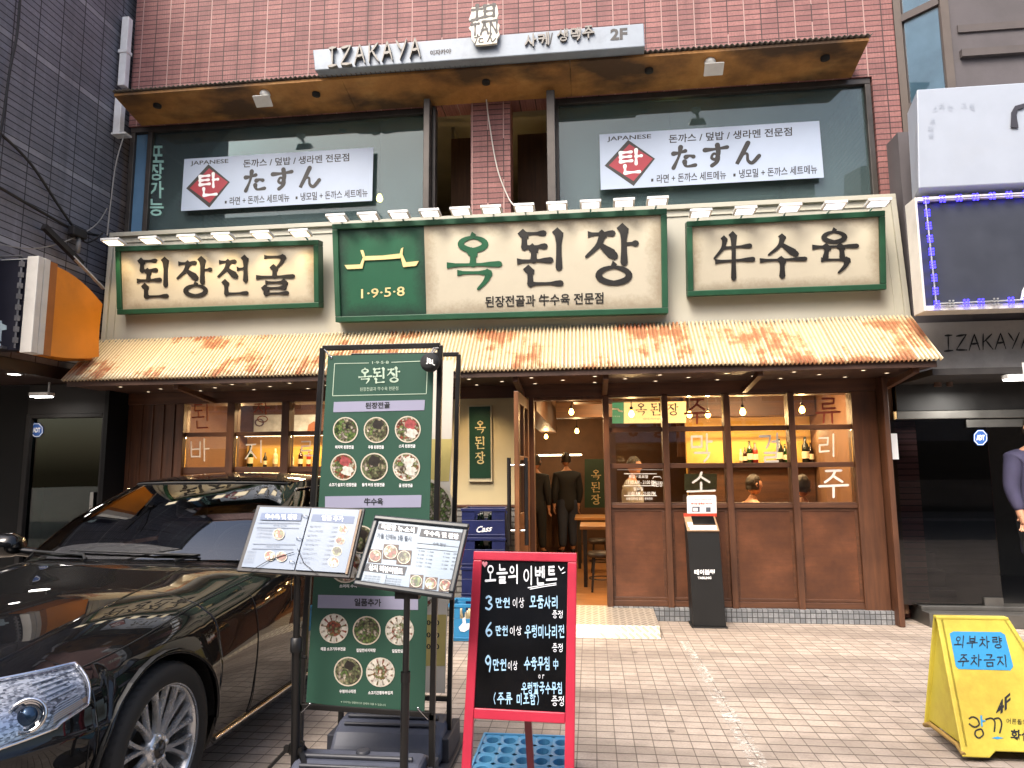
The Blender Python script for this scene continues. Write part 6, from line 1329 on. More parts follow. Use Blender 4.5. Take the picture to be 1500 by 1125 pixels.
for sx in (0, 1):
    a, b, c_, d_ = fy.P(sx, .0), fy.P(sx, .93), fyB.P(sx, .93), fyB.P(sx, .0); o_ = Vector((.022*(1 if sx == 0 else -1), 0, 0)); o2 = o_*1.5
    g = MB(); g.hexa([a+o_, b+o_, c_+o_, d_+o_, a+o2, b+o2, c_+o2, d_+o2]); g.build('side_panel', M_y, yw)
    g = MB(); pts_ = [fy.P(sx, .985)+o_*.3, fy.P(sx, .93)+Vector((0, .05, -.01))+o_*.3, fyB.P(sx, .93)+Vector((0, -.05, -.01))+o_*.3, fyB.P(sx, .985)+o_*.3]; g.tube(pts_, .012, 8); g.build('foot_edge', mat('edge_dirty', '8a6f3a', .6), yw)
g = MB(); g.box(tl_.x, tr_.x, apY-.025, apY+.025, apz-.015, apz+.006); g.build('top_ridge', M_y, yw, bevel=.008)
g = MB(); fy.quadpx(g, [(1391, 928), (1396, 925), (1466, 926), (1472, 930), (1484, 976), (1480, 982), (1404, 980), (1400, 976)], .0008, .002); g.build('blue_patch', mat('patch_blue', '2f86b8', .5, var=.06), yw)
g = MB()
for s_, xa, xb, y in (('외부차량', 1398, 1468, 940), ('주차금지', 1403, 1476, 967)): put(g, fy, s_, xa, y, xb, y+1, 17, 'mono', .003, wd=.1, gap=.22)
put(g, fy, '4F', 1459, 1041, 1480, 1024, 20, n=.002, bold=.03); put(g, fy, '화실', 1480, 1076, 1510, 1078, 16, n=.002, bold=.03); put(g, fy, '어른들의', 1474, 1056, 1504, 1058, 8, n=.002)
def free(g, pts, wpx): 
    for st in [pts]:
        P2 = catmull(pts, 5)
        for a, b in zip(P2, P2[1:]): line(g, fy, a, b, wpx, .003)
free(g, [(1419, 1053), (1424, 1050), (1431, 1053), (1434, 1061), (1427, 1065), (1419, 1060)], 2.2); free(g, [(1429, 1070), (1437, 1068), (1440, 1076), (1433, 1081), (1428, 1076), (1429, 1070)], 2.2)
free(g, [(1443, 1054), (1452, 1052), (1457, 1058), (1456, 1072)], 2.2); free(g, [(1456, 1053), (1463, 1052), (1467, 1060), (1464, 1074)], 2.2); g.build('lettering', mat('marker_black', '1e1d20', .5), yw)
g = MB(); free(g, [(1437, 1048), (1438, 1064)], 2.5); free(g, [(1438, 1056), (1443, 1056)], 2); fy.quadpx(g, [(1452, 1081), (1461, 1079), (1470, 1081), (1461, 1083)], .0008, .002); g.build('blue_mark', mat('patch_blue', '2f86b8', .5), yw)
# ================================================================== CAR  (local: u lateral, v from front hub to the rear, z up)
CX, CY = -2.75, 2.86
def Wc(u, v, z): return Vector((CX+u, CY+v, z))
car = thing('parked_sedan', 'black glossy saloon car parked nose out in front of the windows', 'car', (CX, CY+1.5, 0))
def paint():
    q = NT('black_paint'); q.b.inputs['Base Color'].default_value = (.002, .002, .0025, 1); q.b.inputs['Roughness'].default_value = .5; q.b.inputs['Specular IOR Level'].default_value = .05; q.b.inputs['Coat Weight'].default_value = 1; q.b.inputs['Coat IOR'].default_value = 1.47
    n = q.noise(40, q.coords(), detail=6); q.l(q.ramp(n, [(.35, (.004,)*3), (.75, (.02,)*3)]), q.b.inputs['Coat Roughness'])
    d = q.noise(6, q.coords(), detail=8, rough=.7); q.l(q.ramp(d, [(.5, (.002, .002, .0024)), (.8, (.006, .006, .0065))]), q.b.inputs['Base Color']); return q.m
M_pt = paint(); M_blkp = mat('black_plastic', '151515', .55); M_chr = mat('chrome', 'd8d8d8', .12, 1, var=.03); M_rub = mat('tyre_rubber', '1b1b1b', .8, var=.2, bump=.1, bscale=120)
M_cgl = glass('car_glass', (.30, .34, .34), ior=2.1)
#        v     zc    w     dz  (dz: how far the shoulder drops below the centre line)
ST = [(-.915, .60, .30, .25), (-.90, .665, .46, .30), (-.86, .715, .62, .40), (-.78, .752, .735, .55), (-.66, .785, .81, .75), (-.48, .825, .865, .95), (-.25, .868, .905, 1.1), (0, .905, .925, 1.15), (.3, .938, .93, 1.15), (.6, .962, .932, 1.1), (.92, .995, .934, 1.0), (1.3, .995, .936, .7), (2.0, .995, .938, .6), (2.8, 1.0, .935, .6), (3.3, 1.0, .925, .6), (3.7, .99, .895, .6), (4.05, .975, .82, .55), (4.17, .93, .74, .5), (4.2, .85, .66, .4)]
def cubic(tab, v):
    v = min(max(v, tab[0][0]), tab[-1][0]); i = 0
    while i < len(tab)-2 and v > tab[i+1][0]: i += 1
    a, b = tab[i], tab[i+1]; p = tab[max(i-1, 0)]; n = tab[min(i+2, len(tab)-1)]; h = b[0]-a[0]; t = (v-a[0])/h
    out = []
    for k in range(1, len(a)):
        m0 = (b[k]-p[k])/(b[0]-p[0]); m1 = (n[k]-a[k])/(n[0]-a[0])
        out.append((2*t**3-3*t*t+1)*a[k]+(t**3-2*t*t+t)*h*m0+(-2*t**3+3*t*t)*b[k]+(t**3-t*t)*h*m1)
    return out
def section(v):
    zc, w, d = cubic(ST, v); w *= 1.04; nose = max(0, min(1, (-v-.5)/.4))
    return [(0, zc), (.35*w, zc-.006*d), (.62*w, zc-.022*d), (.78*w, zc-.05*d), (.885*w, zc-.088*d), (.955*w, zc-.145*d-.0), (.99*w, zc-.24*d-.02), (1.0*w, .56), (.992*w, .42), (.975*w, .30), (.93*w, .19)]
def sec_pt(v, s):
    P = section(v); n = len(P)-1; x = min(max(s, 0), 1)*n; i = min(int(x), n-1); t = x-i
    q = [P[max(i-1, 0)], P[i], P[i+1], P[min(i+2, n)]]
    if i == 0: q[0] = (-q[2][0], q[2][1])
    f = lambda k: .5*(2*q[1][k]+(q[2][k]-q[0][k])*t+(2*q[0][k]-5*q[1][k]+4*q[2][k]-q[3][k])*t*t+(3*q[1][k]-q[0][k]-3*q[2][k]+q[3][k])*t**3)
    return f(0), f(1)
def s_at_z(v, z, lo=.35):
    a, b = lo, 1.0
    for _ in range(26):
        m = (a+b)/2
        if sec_pt(v, m)[1] > z: a = m
        else: b = m
    return (a+b)/2
def S(v, s, off=0, sd=1):
    u, z = sec_pt(v, s); e = .01
    a = Vector((sec_pt(v+e, s)[0], v+e, sec_pt(v+e, s)[1]))-Vector((sec_pt(v-e, s)[0], v-e, sec_pt(v-e, s)[1]))
    u2, z2 = sec_pt(v, min(1, s+.01)); u1, z1 = sec_pt(v, s-.01 if s > .01 else 0); b = Vector((u2-u1, 0, z2-z1)); nn = a.cross(b).normalized() if off else Vector((0, 0, 0))
    if off and nn.z < 0 and s < .4: nn = -nn
    if off and s >= .4 and nn.x < 0: nn = -nn
    p = Vector((u, v, z))+nn*off
    return Wc(p.x*sd, p.y, p.z)
HUBZ, AR, RH = .345, .385, 3.05
def zbot(v):
    z = .19
    for c in (0, RH):
        d = abs(v-c)
        if d < AR: z = max(z, HUBZ+math.sqrt(AR*AR-d*d))
    return z
vs_ = sorted(set([-.915, -.91, -.90, -.885, -.87, -.85, -.82, -.78, -.74, -.70, -.65, -.60, -.55, -.5, -.45, -.40]+[-AR*math.cos(PI*k/28) for k in range(29)]+[RH-AR*math.cos(PI*k/28) for k in range(29)]+[.4+k*.1 for k in range(23)]+[3.45+k*.06 for k in range(12)]+[4.12, 4.14, 4.155, 4.17, 4.18, 4.19, 4.2]))
g = MB(); NS = 44
for sd in (-1, 1):
    rows = []
    for v in vs_:
        se = s_at_z(v, zbot(v)) if zbot(v) > .2 else 1.0
        rows.append([S(v, se*k/NS, 0, sd) for k in range(NS+1)])
    flat = [p for r in rows for p in r]; k_ = NS+1
    g.add(flat, [(j*k_+i, j*k_+i+1, (j+1)*k_+i+1, (j+1)*k_+i) for j in range(len(rows)-1) for i in range(NS)], 0, True)
for v in (-.915, 4.2):
    ring = [S(v, k/NS, 0, 1) for k in range(NS+1)]+[S(v, k/NS, 0, -1) for k in range(NS, 0, -1)]; g.add(ring, [tuple(range(len(ring)))], 0, False)
bo = g.build('body', M_pt, car)
bm = bmesh.new(); bm.from_mesh(bo.data); bmesh.ops.remove_doubles(bm, verts=bm.verts, dist=.0008); bmesh.ops.recalc_face_normals(bm, faces=bm.faces); bm.to_mesh(bo.data); bm.free()
# under-body and wheel wells
g = MB(); g.box(CX-.6, CX+.6, CY-.8, CY+4.1, .17, .6); g.box(CX-.86, CX+.86, CY+.42, CY+2.6, .17, .5)
for c in (0, RH):
    for sd in (-1, 1):
        pts = [(c+.40*math.cos(PI*k/16), HUBZ+.40*math.sin(PI*k/16)) for k in range(17)]
        vs = [Wc(sd*.60, a, b) for a, b in pts]+[Wc(sd*.935, a, min(b, .79)) for a, b in pts]; g.add(vs, [(k, k+1, 18+k, 17+k) for k in range(16)])
g.build('underbody', M_blkp, car)
# arch lips, sills
for sd in (-1, 1):
    for c in (0, RH):
        g = MB(); pp = []
        for k in range(25):
            a = PI*k/24; v = c-AR*math.cos(a); z = HUBZ+AR*math.sin(a); pp.append(S(v, s_at_z(v, max(z, .2)), .002, sd))
        g.tube(pp, .009, 6); g.build('wheel_arch_lip', M_pt, car)
    g = MB(); g.tube([S(.42+k*.222, s_at_z(.42+k*.222, .235), .006, sd) for k in range(11)], .011, 6); g.build('sill_strip', M_chr, car)
# shut lines
g = MB()
for sd in (-1, 1):
    for v, z0, z1 in ((.72, .26, .93), (1.86, .24, .95), (2.62, .45, .96)): g.tube([S(v+.03*math.sin((z-.3)*3), s_at_z(v, z, .3), .0005, sd) for z in [z0+(z1-z0)*k/14 for k in range(15)]], .0035, 5)
    g.tube([S(-.5+k*.07, .375+.012*math.sin(k/3), .0005, sd) for k in range(21)], .0035, 5)
    g.tube([S(.72+k*.19, s_at_z(.72+k*.19, .255), .0005, sd) for k in range(11)], .003, 5)
    g.tube([S(-.40+.02*k, s_at_z(-.40, .56-.02*k), .0005, sd) for k in range(1)]+[S(-.42, s_at_z(-.42, z), .0005, sd) for z in (.58, .52, .46, .40)], .003, 5)
g.build('panel_gap', mat('gap_black', '050505', .9), car)
# bonnet creases
g = MB()
for sd in (-1, 1): g.tube([S(-.62+k*.1, .20-.0035*k, -.0012, sd) for k in range(16)], .006, 6)
g.build('bonnet_crease', M_pt, car)
# doors: handles and chrome belt strip
for sd in (-1, 1):
    for v0, v1 in ((.74, 1.85), (1.88, 2.6)):
        g = MB(); zt_ = .93; g.grid(lambda a, b: S(v0+(v1-v0)*a, s_at_z(v0+(v1-v0)*a, .265+(zt_-.265)*(1-b), .3), .0018, sd), 12, 14); d = g.build('door', M_pt, car)
        g = MB(); vv = v1-.2; c = [S(vv+k*.03, s_at_z(vv, .80, .3), .026 if 0 < k < 5 else .004, sd) for k in range(6)]; g.tube(c, .012, 8); g.build('door_handle', M_chr, d)
# greenhouse: outlines at belt and roof
BELT = [(0, .95), (.30, .97), (.56, 1.03), (.76, 1.13), (.845, 1.42), (.87, 1.9), (.865, 2.5), (.83, 2.95), (.76, 3.25), (.60, 3.42), (.3, 3.52), (0, 3.54)]
ROOF = [(0, 1.80), (.24, 1.81), (.46, 1.85), (.575, 1.92), (.63, 2.05), (.645, 2.25), (.64, 2.5), (.62, 2.7), (.57, 2.86), (.42, 2.95), (.2, 3.0), (0, 3.01)]
ZR = [1.435, 1.434, 1.43, 1.422, 1.435, 1.445, 1.445, 1.435, 1.425, 1.422, 1.422, 1.422]
def zbelt(i): return [.995, .992, .985, .972, .962, .965, .97, .975, .98, .985, .985, .985][i]
def out(tab, x):
    n = len(tab)-1; i = min(int(x), n-1); t = x-i; q = [tab[max(i-1, 0)], tab[i], tab[i+1], tab[min(i+2, n)]]
    if i == 0: q[0] = (-q[2][0], q[2][1])
    if i == n-1: q[3] = (-q[1][0], q[1][1])
    return tuple(.5*(2*q[1][k]+(q[2][k]-q[0][k])*t+(2*q[0][k]-5*q[1][k]+4*q[2][k]-q[3][k])*t*t+(3*q[1][k]-q[0][k]-3*q[2][k]+q[3][k])*t**3) for k in (0, 1))
def li(tab, x): i = min(int(x), len(tab)-2); return tab[i]+(tab[i+1]-tab[i])*(x-i)
ZB = [zbelt(i) for i in range(12)]
def G(x, t, sd=1, off=0):
    b, r = out(BELT, x), out(ROOF, x); z0, z1 = li(ZB, x), li(ZR, x); bulge = (.07 if x < 2.8 else .07-.045*min(1, (x-2.8)/.7) if x < 8.6 else .035)*math.sin(PI*t)
    u, v = b[0]+(r[0]-b[0])*t, b[1]+(r[1]-b[1])*t; cu, cv = .0, 2.2; l = math.hypot(u-cu, (v-cv)*.6) or 1
    nx_, nv_ = (u-cu)/l, (v-cv)*.6/l; u += nx_*(bulge+off); v += nv_*(bulge+off); z = z0+(z1-z0)*t+.008*math.sin(PI*t)+off*.5
    return Wc(u*sd, v, z)
# windscreen / rear screen across both sides
def screen(xm, rear=False):
    def f(a, b):
        s = 2*a-1; sd = 1 if s >= 0 else -1; x = abs(s)*xm
        return G(11-x if rear else x, .012+b*.965, sd)
    return f
g = MB(); g.grid(screen(2.78), 40, 12); ws_ = g.build('windscreen', M_cgl, car)
g = MB(); g.grid(screen(2.3, True), 30, 10); g.build('rear_window', M_cgl, car)
for sd in (-1, 1):
    for a, b, nm in ((3.42, 5.45, 'side_window'), (5.62, 7.35, 'side_window')):
        g = MB(); g.grid(lambda p, q: G(a+(b-a)*p, .03+q*.86, sd), 14, 8); g.build(nm, M_cgl, car)
    g = MB(); g.grid(lambda p, q: G(2.76+(3.44-2.76)*p, -.03+q*1.03, sd, .004), 6, 14); g.build('front_pillar', M_pt, car)
    g = MB(); g.grid(lambda p, q: G(5.44+.19*p, .0+q, sd, .002), 4, 12); g.build('door_pillar', M_blkp, car)
    g = MB(); g.grid(lambda p, q: G(7.33+(8.72-7.33)*p, -.03+q*1.03, sd, .003), 10, 12); g.build('rear_pillar', M_pt, car)
    g = MB(); g.grid(lambda p, q: G(3.3+(7.5-3.3)*p, .87+q*.13, sd, .004), 20, 4); g.build('roof_rail', M_pt, car)
    g = MB(); g.tube([G(3.42+k*.2, .02, sd, .008) for k in range(20)], .008, 6); g.build('belt_strip', M_chr, car)
    g = MB(); g.tube([G(3.45+k*.2, .885, sd, .012) for k in range(20)], .006, 6); g.build('roof_strip', M_chr, car)
# roof skin
def roofp(a, b):
    s = 2*a-1; sd = 1 if s >= 0 else -1
    fr_v, re_v = 1.80+.12*abs(s)**2.4, 3.01-.10*abs(s)**2.5; v = fr_v+(re_v-fr_v)*b; hw = .05
    half = .575+.075*math.sin(PI*min(1, max(0, (v-1.80)/1.27)))
    crown = (1-abs(s)**2.2)*.045*math.sin(PI*(.08+.84*b))**.7
    return Wc(s*half, v, 1.422+.024*math.sin(PI*b)+crown+.012)
g = MB(); g.grid(roofp, 30, 24); g.build('roof', M_pt, car)
g = MB(); g.grid(lambda a, b: roofp(a, b*.02)+Vector((0, -.02+.022*b, -.012+.012*b)), 30, 2); g.build('roof_edge', M_chr if False else M_pt, car)
g = MB(); g.tube([G(abs(2*k/24-1)*2.9, .985, 1 if k >= 12 else -1, .006) for k in range(25)], .007, 6); g.build('screen_seal', M_blkp, car)
# cowl, wipers, dash, seats
g = MB(); g.grid(lambda a, b: G(abs(2*a-1)*2.95, -.02, 1 if a >= .5 else -1)+Vector((0, -.13*(1-b), -.012+.008*b)), 30, 3); g.build('cowl', M_blkp, car)
for a0, a1 in ((.36, -.30), (-.20, -.72)):
    g = MB(); p0 = Wc(a0, 1.0, 1.0); pts = []
    for k in range(7):
        uu = a0+(a1-a0)*k/6; x = abs(uu)/.71*3
        pts.append(G(min(x, 2.7), .05+.045*k/6, 1 if uu >= 0 else -1, .014))
    g.tube(pts, .007, 6); g.tube([Wc(a0, .92, 1.0), pts[0], pts[2]], .009, 6); g.build('wiper', M_blkp, car)
g = MB(); g.hexa([Wc(-.7, 1.1, .7), Wc(.7, 1.1, .7), Wc(.74, 1.7, .7), Wc(-.74, 1.7, .7), Wc(-.62, 1.15, .95), Wc(.62, 1.15, .95), Wc(.7, 1.65, 1.0), Wc(-.7, 1.65, 1.0)]); g.build('dashboard', mat('dash_black', '19191a', .7), car, bevel=.03)
for uu in (-.38, .38):
    g = MB(); g.hexa([Wc(uu-.24, 2.0, .5), Wc(uu+.24, 2.0, .5), Wc(uu+.24, 2.15, .5), Wc(uu-.24, 2.15, .5), Wc(uu-.2, 2.2, 1.12), Wc(uu+.2, 2.2, 1.12), Wc(uu+.2, 2.32, 1.12), Wc(uu-.2, 2.32, 1.12)]); g.box(CX+uu-.12, CX+uu+.12, CY+2.24, CY+2.33, 1.15, 1.31); g.build('seat', mat('seat_tan', '3b3129', .6), car, bevel=.03)
g = MB(); M = Matrix.Translation(Wc(.38, 1.62, .98)) @ Matrix.Rotation(R_(65), 4, 'X'); g.tube([M @ Vector((.18*math.cos(k*PI/12), .18*math.sin(k*PI/12), 0)) for k in range(25)], .014, 8); g.build('steering_wheel', M_blkp, car)
# mirrors
for sd in (-1, 1):
    g = MB(); c = Wc(sd*1.07, 1.3, 1.04); g.lathe([(0, -.11), (.05, -.105), (.075, -.06), (.08, 0), (.075, .06), (.05, .105), (0, .11)], Matrix.Translation(c) @ Matrix.Rotation(PI/2, 4, 'Y') @ Matrix.Diagonal((1, 1.15, 1, 1)), 18); g.tube([Wc(sd*.87, 1.38, .98), Wc(sd*1.0, 1.32, 1.0)], .03, 8); g.build('wing_mirror', M_pt, car)
# headlights
def lampquad(a, b):                                     # a along the wrap, b upward
    v = -.36-.47*a; z0 = .625+.055*a*(1-a)*0-.05*a*.4; z1 = .775-.012*a-.05*(1-min(1, a*7))*0
    if a < .3: z0 = .625+(.09)*(1-a/.3)*.35
    v += .06*(1-b)*(1-a)*-1.0
    return v, z0+(z1-z0)*b
M_lens_c = glass('lamp_lens', (.96, .97, 1), ior=1.5); 
def refl():
    q = NT('lamp_reflector'); v = q.n('TexVoronoi', in_Scale=95); q.l(q.scalec(q.coords(), (1, 1, 2.2)), v.inputs['Vector']); s = q.n('SeparateColor'); q.l(v.outputs['Color'], s.inputs[0])
    n = q.noise(9, q.coords(), detail=3); q.l(q.ramp(q.math('ADD', q.math('MULTIPLY', s.outputs[0], .5), q.math('MULTIPLY', n, .6)), [(.3, lin('5d6066')), (.5, lin('b0b3b9')), (.7, lin('eceef1'))]), q.b.inputs['Base Color'])
    q.b.inputs['Metallic'].default_value = .55; q.b.inputs['Roughness'].default_value = .25; q.bump(s.outputs[0], .5, .006); return q.m
M_refl = refl()
for sd in (-1, 1):
    t_ = MB(); t_.grid(lambda a, b: S(lampquad(a, b)[0], s_at_z(*lampquad(a, b), .25), .003, sd), 26, 10); hd = t_.build('headlight', M_refl, car)
    g = MB(); g.grid(lambda a, b: S(lampquad(a, b)[0], s_at_z(*lampquad(a, b), .25), .022, sd), 26, 10); g.build('headlight_lens', M_lens_c, hd)
    g = MB(); ed = [lampquad(k/20, 0) for k in range(21)]+[lampquad(1, k/6) for k in range(1, 7)]+[lampquad(1-k/20, 1) for k in range(1, 21)]+[lampquad(0, 1-k/6) for k in range(1, 7)]; g.tube([S(v, s_at_z(v, z, .25), .014, sd) for v, z in ed], .0075, 6); g.build('headlight_rim', M_chr, hd)
    for k, (a_, b_, r_) in enumerate(((.50, .42, .058), (.80, .45, .045))):
        v, z = lampquad(a_, b_); p = S(v, s_at_z(v, z, .25), .003, sd); nn = (S(v, s_at_z(v, z, .25), .03, sd)-p).normalized(); nn = (nn+Vector((0, -.9, 0))).normalized()
        g = MB(); M = Matrix.Translation(p+nn*.004) @ nn.to_track_quat('Z', 'Y').to_matrix().to_4x4(); g.lathe([(r_, -.01), (r_, .012), (r_*.82, .014), (r_*.78, .004), (r_*.5, .006)], M, 28, 0); g.lathe([(r_*.55, .004), (r_*.45, .014), (r_*.22, .02), (0, .022)], M, 24, 1); g.build('projector', [M_chr, mat('projector_glass', '2b3f55', .04, .6)], hd)
    g = MB()
    for k in range(7):
        b_ = .1+.05*k; g.tube([S(lampquad(a_, b_)[0], s_at_z(*lampquad(a_, b_), .25), .008, sd) for a_ in (.04+.01*k, .15, .27, .36-.01*k)], .0028, 5)
    for k in range(5): b_ = .55+.08*k; g.tube([S(lampquad(a_, b_)[0], s_at_z(*lampquad(a_, b_), .25), .009, sd) for a_ in (.1+.02*k, .2, .34)], .004, 5)
    g.build('lamp_ribs', mat('lamp_white_rib', 'e8ebef', .2, .3), hd)
    g = MB(); g.grid(lambda a, b: S(lampquad(.02+a*.30, .1+b*.16)[0], s_at_z(*lampquad(.02+a*.30, .08+b*.16), .25), .010, sd), 8, 2); g.build('indicator', mat('indicator_pale', 'c9ae8a', .2), hd)
# grille, plate, bumper opening
g = MB(); g.grid(lambda a, b: Wc((2*a-1)*.40, -.925-.008*math.cos((2*a-1)*1.4), .40+.26*b), 10, 6); g.build('grille', M_blkp, car)
g = MB()
for k in range(9): uu = -.36+k*.09; g.beam(Wc(uu, -.945, .41), Wc(uu, -.942, .65), .012, .012)
g.tube([Wc(-.42, -.94, .40), Wc(-.4, -.94, .665), Wc(.4, -.94, .665), Wc(.42, -.94, .40), Wc(-.42, -.94, .40)], .012, 6); g.build('grille_bars', M_chr, car)
g = MB(); g.box(CX-.26, CX+.26, CY-.955, CY-.945, .25, .36); g.build('number_plate', mat('plate_white', 'dcdcd6', .5), car)
# wheels
M_rim = mat('rim_chrome', 'c4c6c8', .26, .75, var=.15, scale=12)
def wheel(v, sd):
    c = Wc(sd*.825, v, HUBZ); M = Matrix.Translation(c) @ Matrix.Rotation(PI/2*sd, 4, 'Y')
    g = MB(); g.lathe([(.25, -.11), (.305, -.12), (.335, -.108), (.345, -.08), (.346, 0), (.345, .085), (.335, .112), (.305, .124), (.262, .116), (.25, .105)], M, 72, 0)
    for k in range(4): z = -.07+k*.047; g.lathe([(.3462, z-.004), (.3415, z), (.3462, z+.004)], M, 48, 0)
    for k in range(60):
        a = 2*PI*k/60; d = Vector((math.cos(a), math.sin(a), 0)); e = Vector((-math.sin(a), math.cos(a), 0))
        for z0, z1 in ((.088, .112),): g.add([M @ (d*.3475+e*.009+Vector((0, 0, z0))), M @ (d*.3475-e*.009+Vector((0, 0, z0))), M @ (d*.337-e*.006+Vector((0, 0, z1))), M @ (d*.337+e*.006+Vector((0, 0, z1)))], [(0, 1, 2, 3)])
    t = g.build('wheel', M_rub, car)
    g = MB(); g.lathe([(.252, -.10), (.243, -.06), (.238, .04), (.243, .095), (.257, .113), (.262, .108)], M, 64); g.lathe([(.0, -.02), (.15, -.02)], M, 32, 1); g.lathe([(.16, -.03), (.12, .0), (.1, .02)], M, 32, 1)
    for k in range(10):
        for s_ in (-1, 1):
            a = 2*PI*k/10+s_*.09; a2 = 2*PI*k/10+s_*.165; p = [(.052, a, .082), (.12, a*.5+2*PI*k/10*.5+s_*.02, .086), (.19, (a+a2)/2, .092), (.249, a2, .096)]
            pts = [M @ Vector((r*math.cos(q), r*math.sin(q), z)) for r, q, z in p]
            for i in range(3):
                wA, wB = (.024, .021, .021, .027)[i], (.024, .021, .021, .027)[i+1]; d = (pts[i+1]-pts[i]).normalized(); ax = (M.to_3x3() @ Vector((0, 0, 1))); e = d.cross(ax).normalized()
                A_, B_ = pts[i], pts[i+1]; g.hexa([A_-e*wA/2-ax*.02, A_+e*wA/2-ax*.02, B_+e*wB/2-ax*.02, B_-e*wB/2-ax*.02, A_-e*wA*.3, A_+e*wA*.3, B_+e*wB*.3, B_-e*wB*.3])
    g.lathe([(.064, .04), (.066, .085), (.05, .094), (.036, .095)], M, 32)
    for k in range(5): a = 2*PI*(k+.5)/5; g.lathe([(.011, .08), (.011, .098), (0, .1)], M @ Matrix.Translation((.05*math.cos(a), .05*math.sin(a), 0)), 8)
    r = g.build('rim', [M_rim, mat('brake_dark', '2d2c2b', .5, .5)], t, fix=True)
    g = MB(); g.lathe([(.036, .09), (.034, .099), (0, .101)], M, 24); g.build('hub_cap', mat('cap_black', '1a1a1b', .2), r)
    g = MB()
    for s_ in (-1, 1): g.prism([(s_*.004, -.014), (s_*.012, -.008), (s_*.026, .012), (s_*.016, .008), (s_*.006, .014), (s_*.002, .006)], lambda x, y, n: M @ Vector((x if sd > 0 else x, y, n)), .1005, .1035)
    g.build('hub_emblem', M_chr, r)
for v in (0, RH):
    for sd in (-1, 1): wheel(v, sd)

# ================================================================== PEOPLE
M_skin = mat('skin', 'b9876a', .55, var=.06); 
def hairm():
    q = NT('hair_black'); n = q.noise(30, q.scalec(q.coords(), (3, 3, .35)), detail=8, rough=.7); q.l(q.ramp(n, [(.3, lin('0d0a08')), (.7, lin('33271d'))]), q.b.inputs['Base Color']); q.b.inputs['Roughness'].default_value = .45; q.bump(n, .9, .012); return q.m
M_hair = hairm()
def skinmesh(name, pts, edges, parent, m, sub=2):
    """pts: name -> (world position, radius)"""
    ks = list(pts); me = bpy.data.meshes.new(name); org = WLOC[parent.name]
    me.from_pydata([Vector(pts[k][0])-org for k in ks], [(ks.index(a), ks.index(b)) for a, b in edges], [])
    for mm in (m if isinstance(m, list) else [m]): me.materials.append(mm)
    o = bpy.data.objects.new(name, me); COL.objects.link(o); o.parent = parent; WLOC[o.name] = org
    md = o.modifiers.new('skin', 'SKIN'); md.use_smooth_shade = True
    for i, k in enumerate(ks):
        sv = me.skin_vertices[0].data[i]; r = pts[k][1]; sv.radius = (r, r) if not isinstance(r, tuple) else r; sv.use_root = (i == 0)
    sb_ = o.modifiers.new('sub', 'SUBSURF'); sb_.levels = sb_.render_levels = sub; return o
def head(t, c, face, hair_len, m_hair=M_hair):
    """skull with nose, eyes, ears; face = unit direction looked at"""
    f = Vector(face).normalized(); r = f.cross(Vector((0, 0, 1))).normalized(); up = r.cross(f)
    B = Matrix((( r.x, f.x, up.x, c.x), (r.y, f.y, up.y, c.y), (r.z, f.z, up.z, c.z), (0, 0, 0, 1)))
    g = MB()
    def hd(a, b):
        th = 2*PI*a; ph = PI*(b-.5); x, y, z = math.cos(ph)*math.sin(th), math.cos(ph)*math.cos(th), math.sin(ph)
        s = .076*(1-.22*max(0, -z)**1.5); nose = .022*math.exp(-((x/.16)**2+((z+.12)/.2)**2))*(1 if y > 0 else 0); brow = .006*math.exp(-((z-.22)/.12)**2)*(1 if y > .4 else 0); chin = .012*math.exp(-((z+.85)/.2)**2)*(1 if y > 0 else 0); mouth = .004*math.exp(-((x/.3)**2+((z+.5)/.07)**2))*(1 if y > 0 else 0)
        return B @ Vector((x*s, y*.094+nose+brow+chin+mouth, z*.118))
    g.grid(hd, 28, 20)
    for sx in (-1, 1): g.lathe([(0, -.006), (.018, -.006), (.022, 0), (.014, .008), (0, .004)], B @ Matrix.Translation((sx*.076, -.01, .0)) @ Matrix.Rotation(PI/2, 4, 'Y') @ Matrix.Diagonal((1.5, 1, 1, 1)), 10)
    h = g.build('head', M_skin, t)
    g = MB()
    for sx in (-1, 1): g.lathe([(0, .006), (.008, .004), (.011, 0)], B @ Matrix.Translation((sx*.030, .084, .012)) @ Matrix.Rotation(-PI/2, 4, 'X'), 10)
    g.prism([(-.02, -.055), (.02, -.055), (.014, -.062), (-.014, -.062)], lambda x, y, n: B @ Vector((x, n, y)), .08, .09); g.build('facial_features', mat('eye_dark', '2a1712', .4), h)
    g = MB()
    def hr(a, b):
        th = 2*PI*a; front = math.cos(th); lo_ = (-.15-hair_len if front < .35 else .42+.1*front); z = 1-(1-lo_)*b; zz = max(-1.0, min(1, z)); rr = math.sqrt(max(0, 1-zz*zz)) if z > -.2 else max(.8, 1)
        n = 1.09+.09*noise.noise(Vector((math.sin(2*PI*a)*3, math.cos(2*PI*a)*3+b*5, c.x*3)))+.05*noise.noise(Vector((math.sin(2*PI*a)*9, math.cos(2*PI*a)*9, b*4)))-.06*b; rr = max(rr, .0)
        return B @ Vector((rr*.079*n*math.sin(th), rr*.099*n*math.cos(th)-.004, zz*.122*n if z > -1 else z*.122*n))
    g.grid(hr, 32, 14); g.build('hair', m_hair, t)
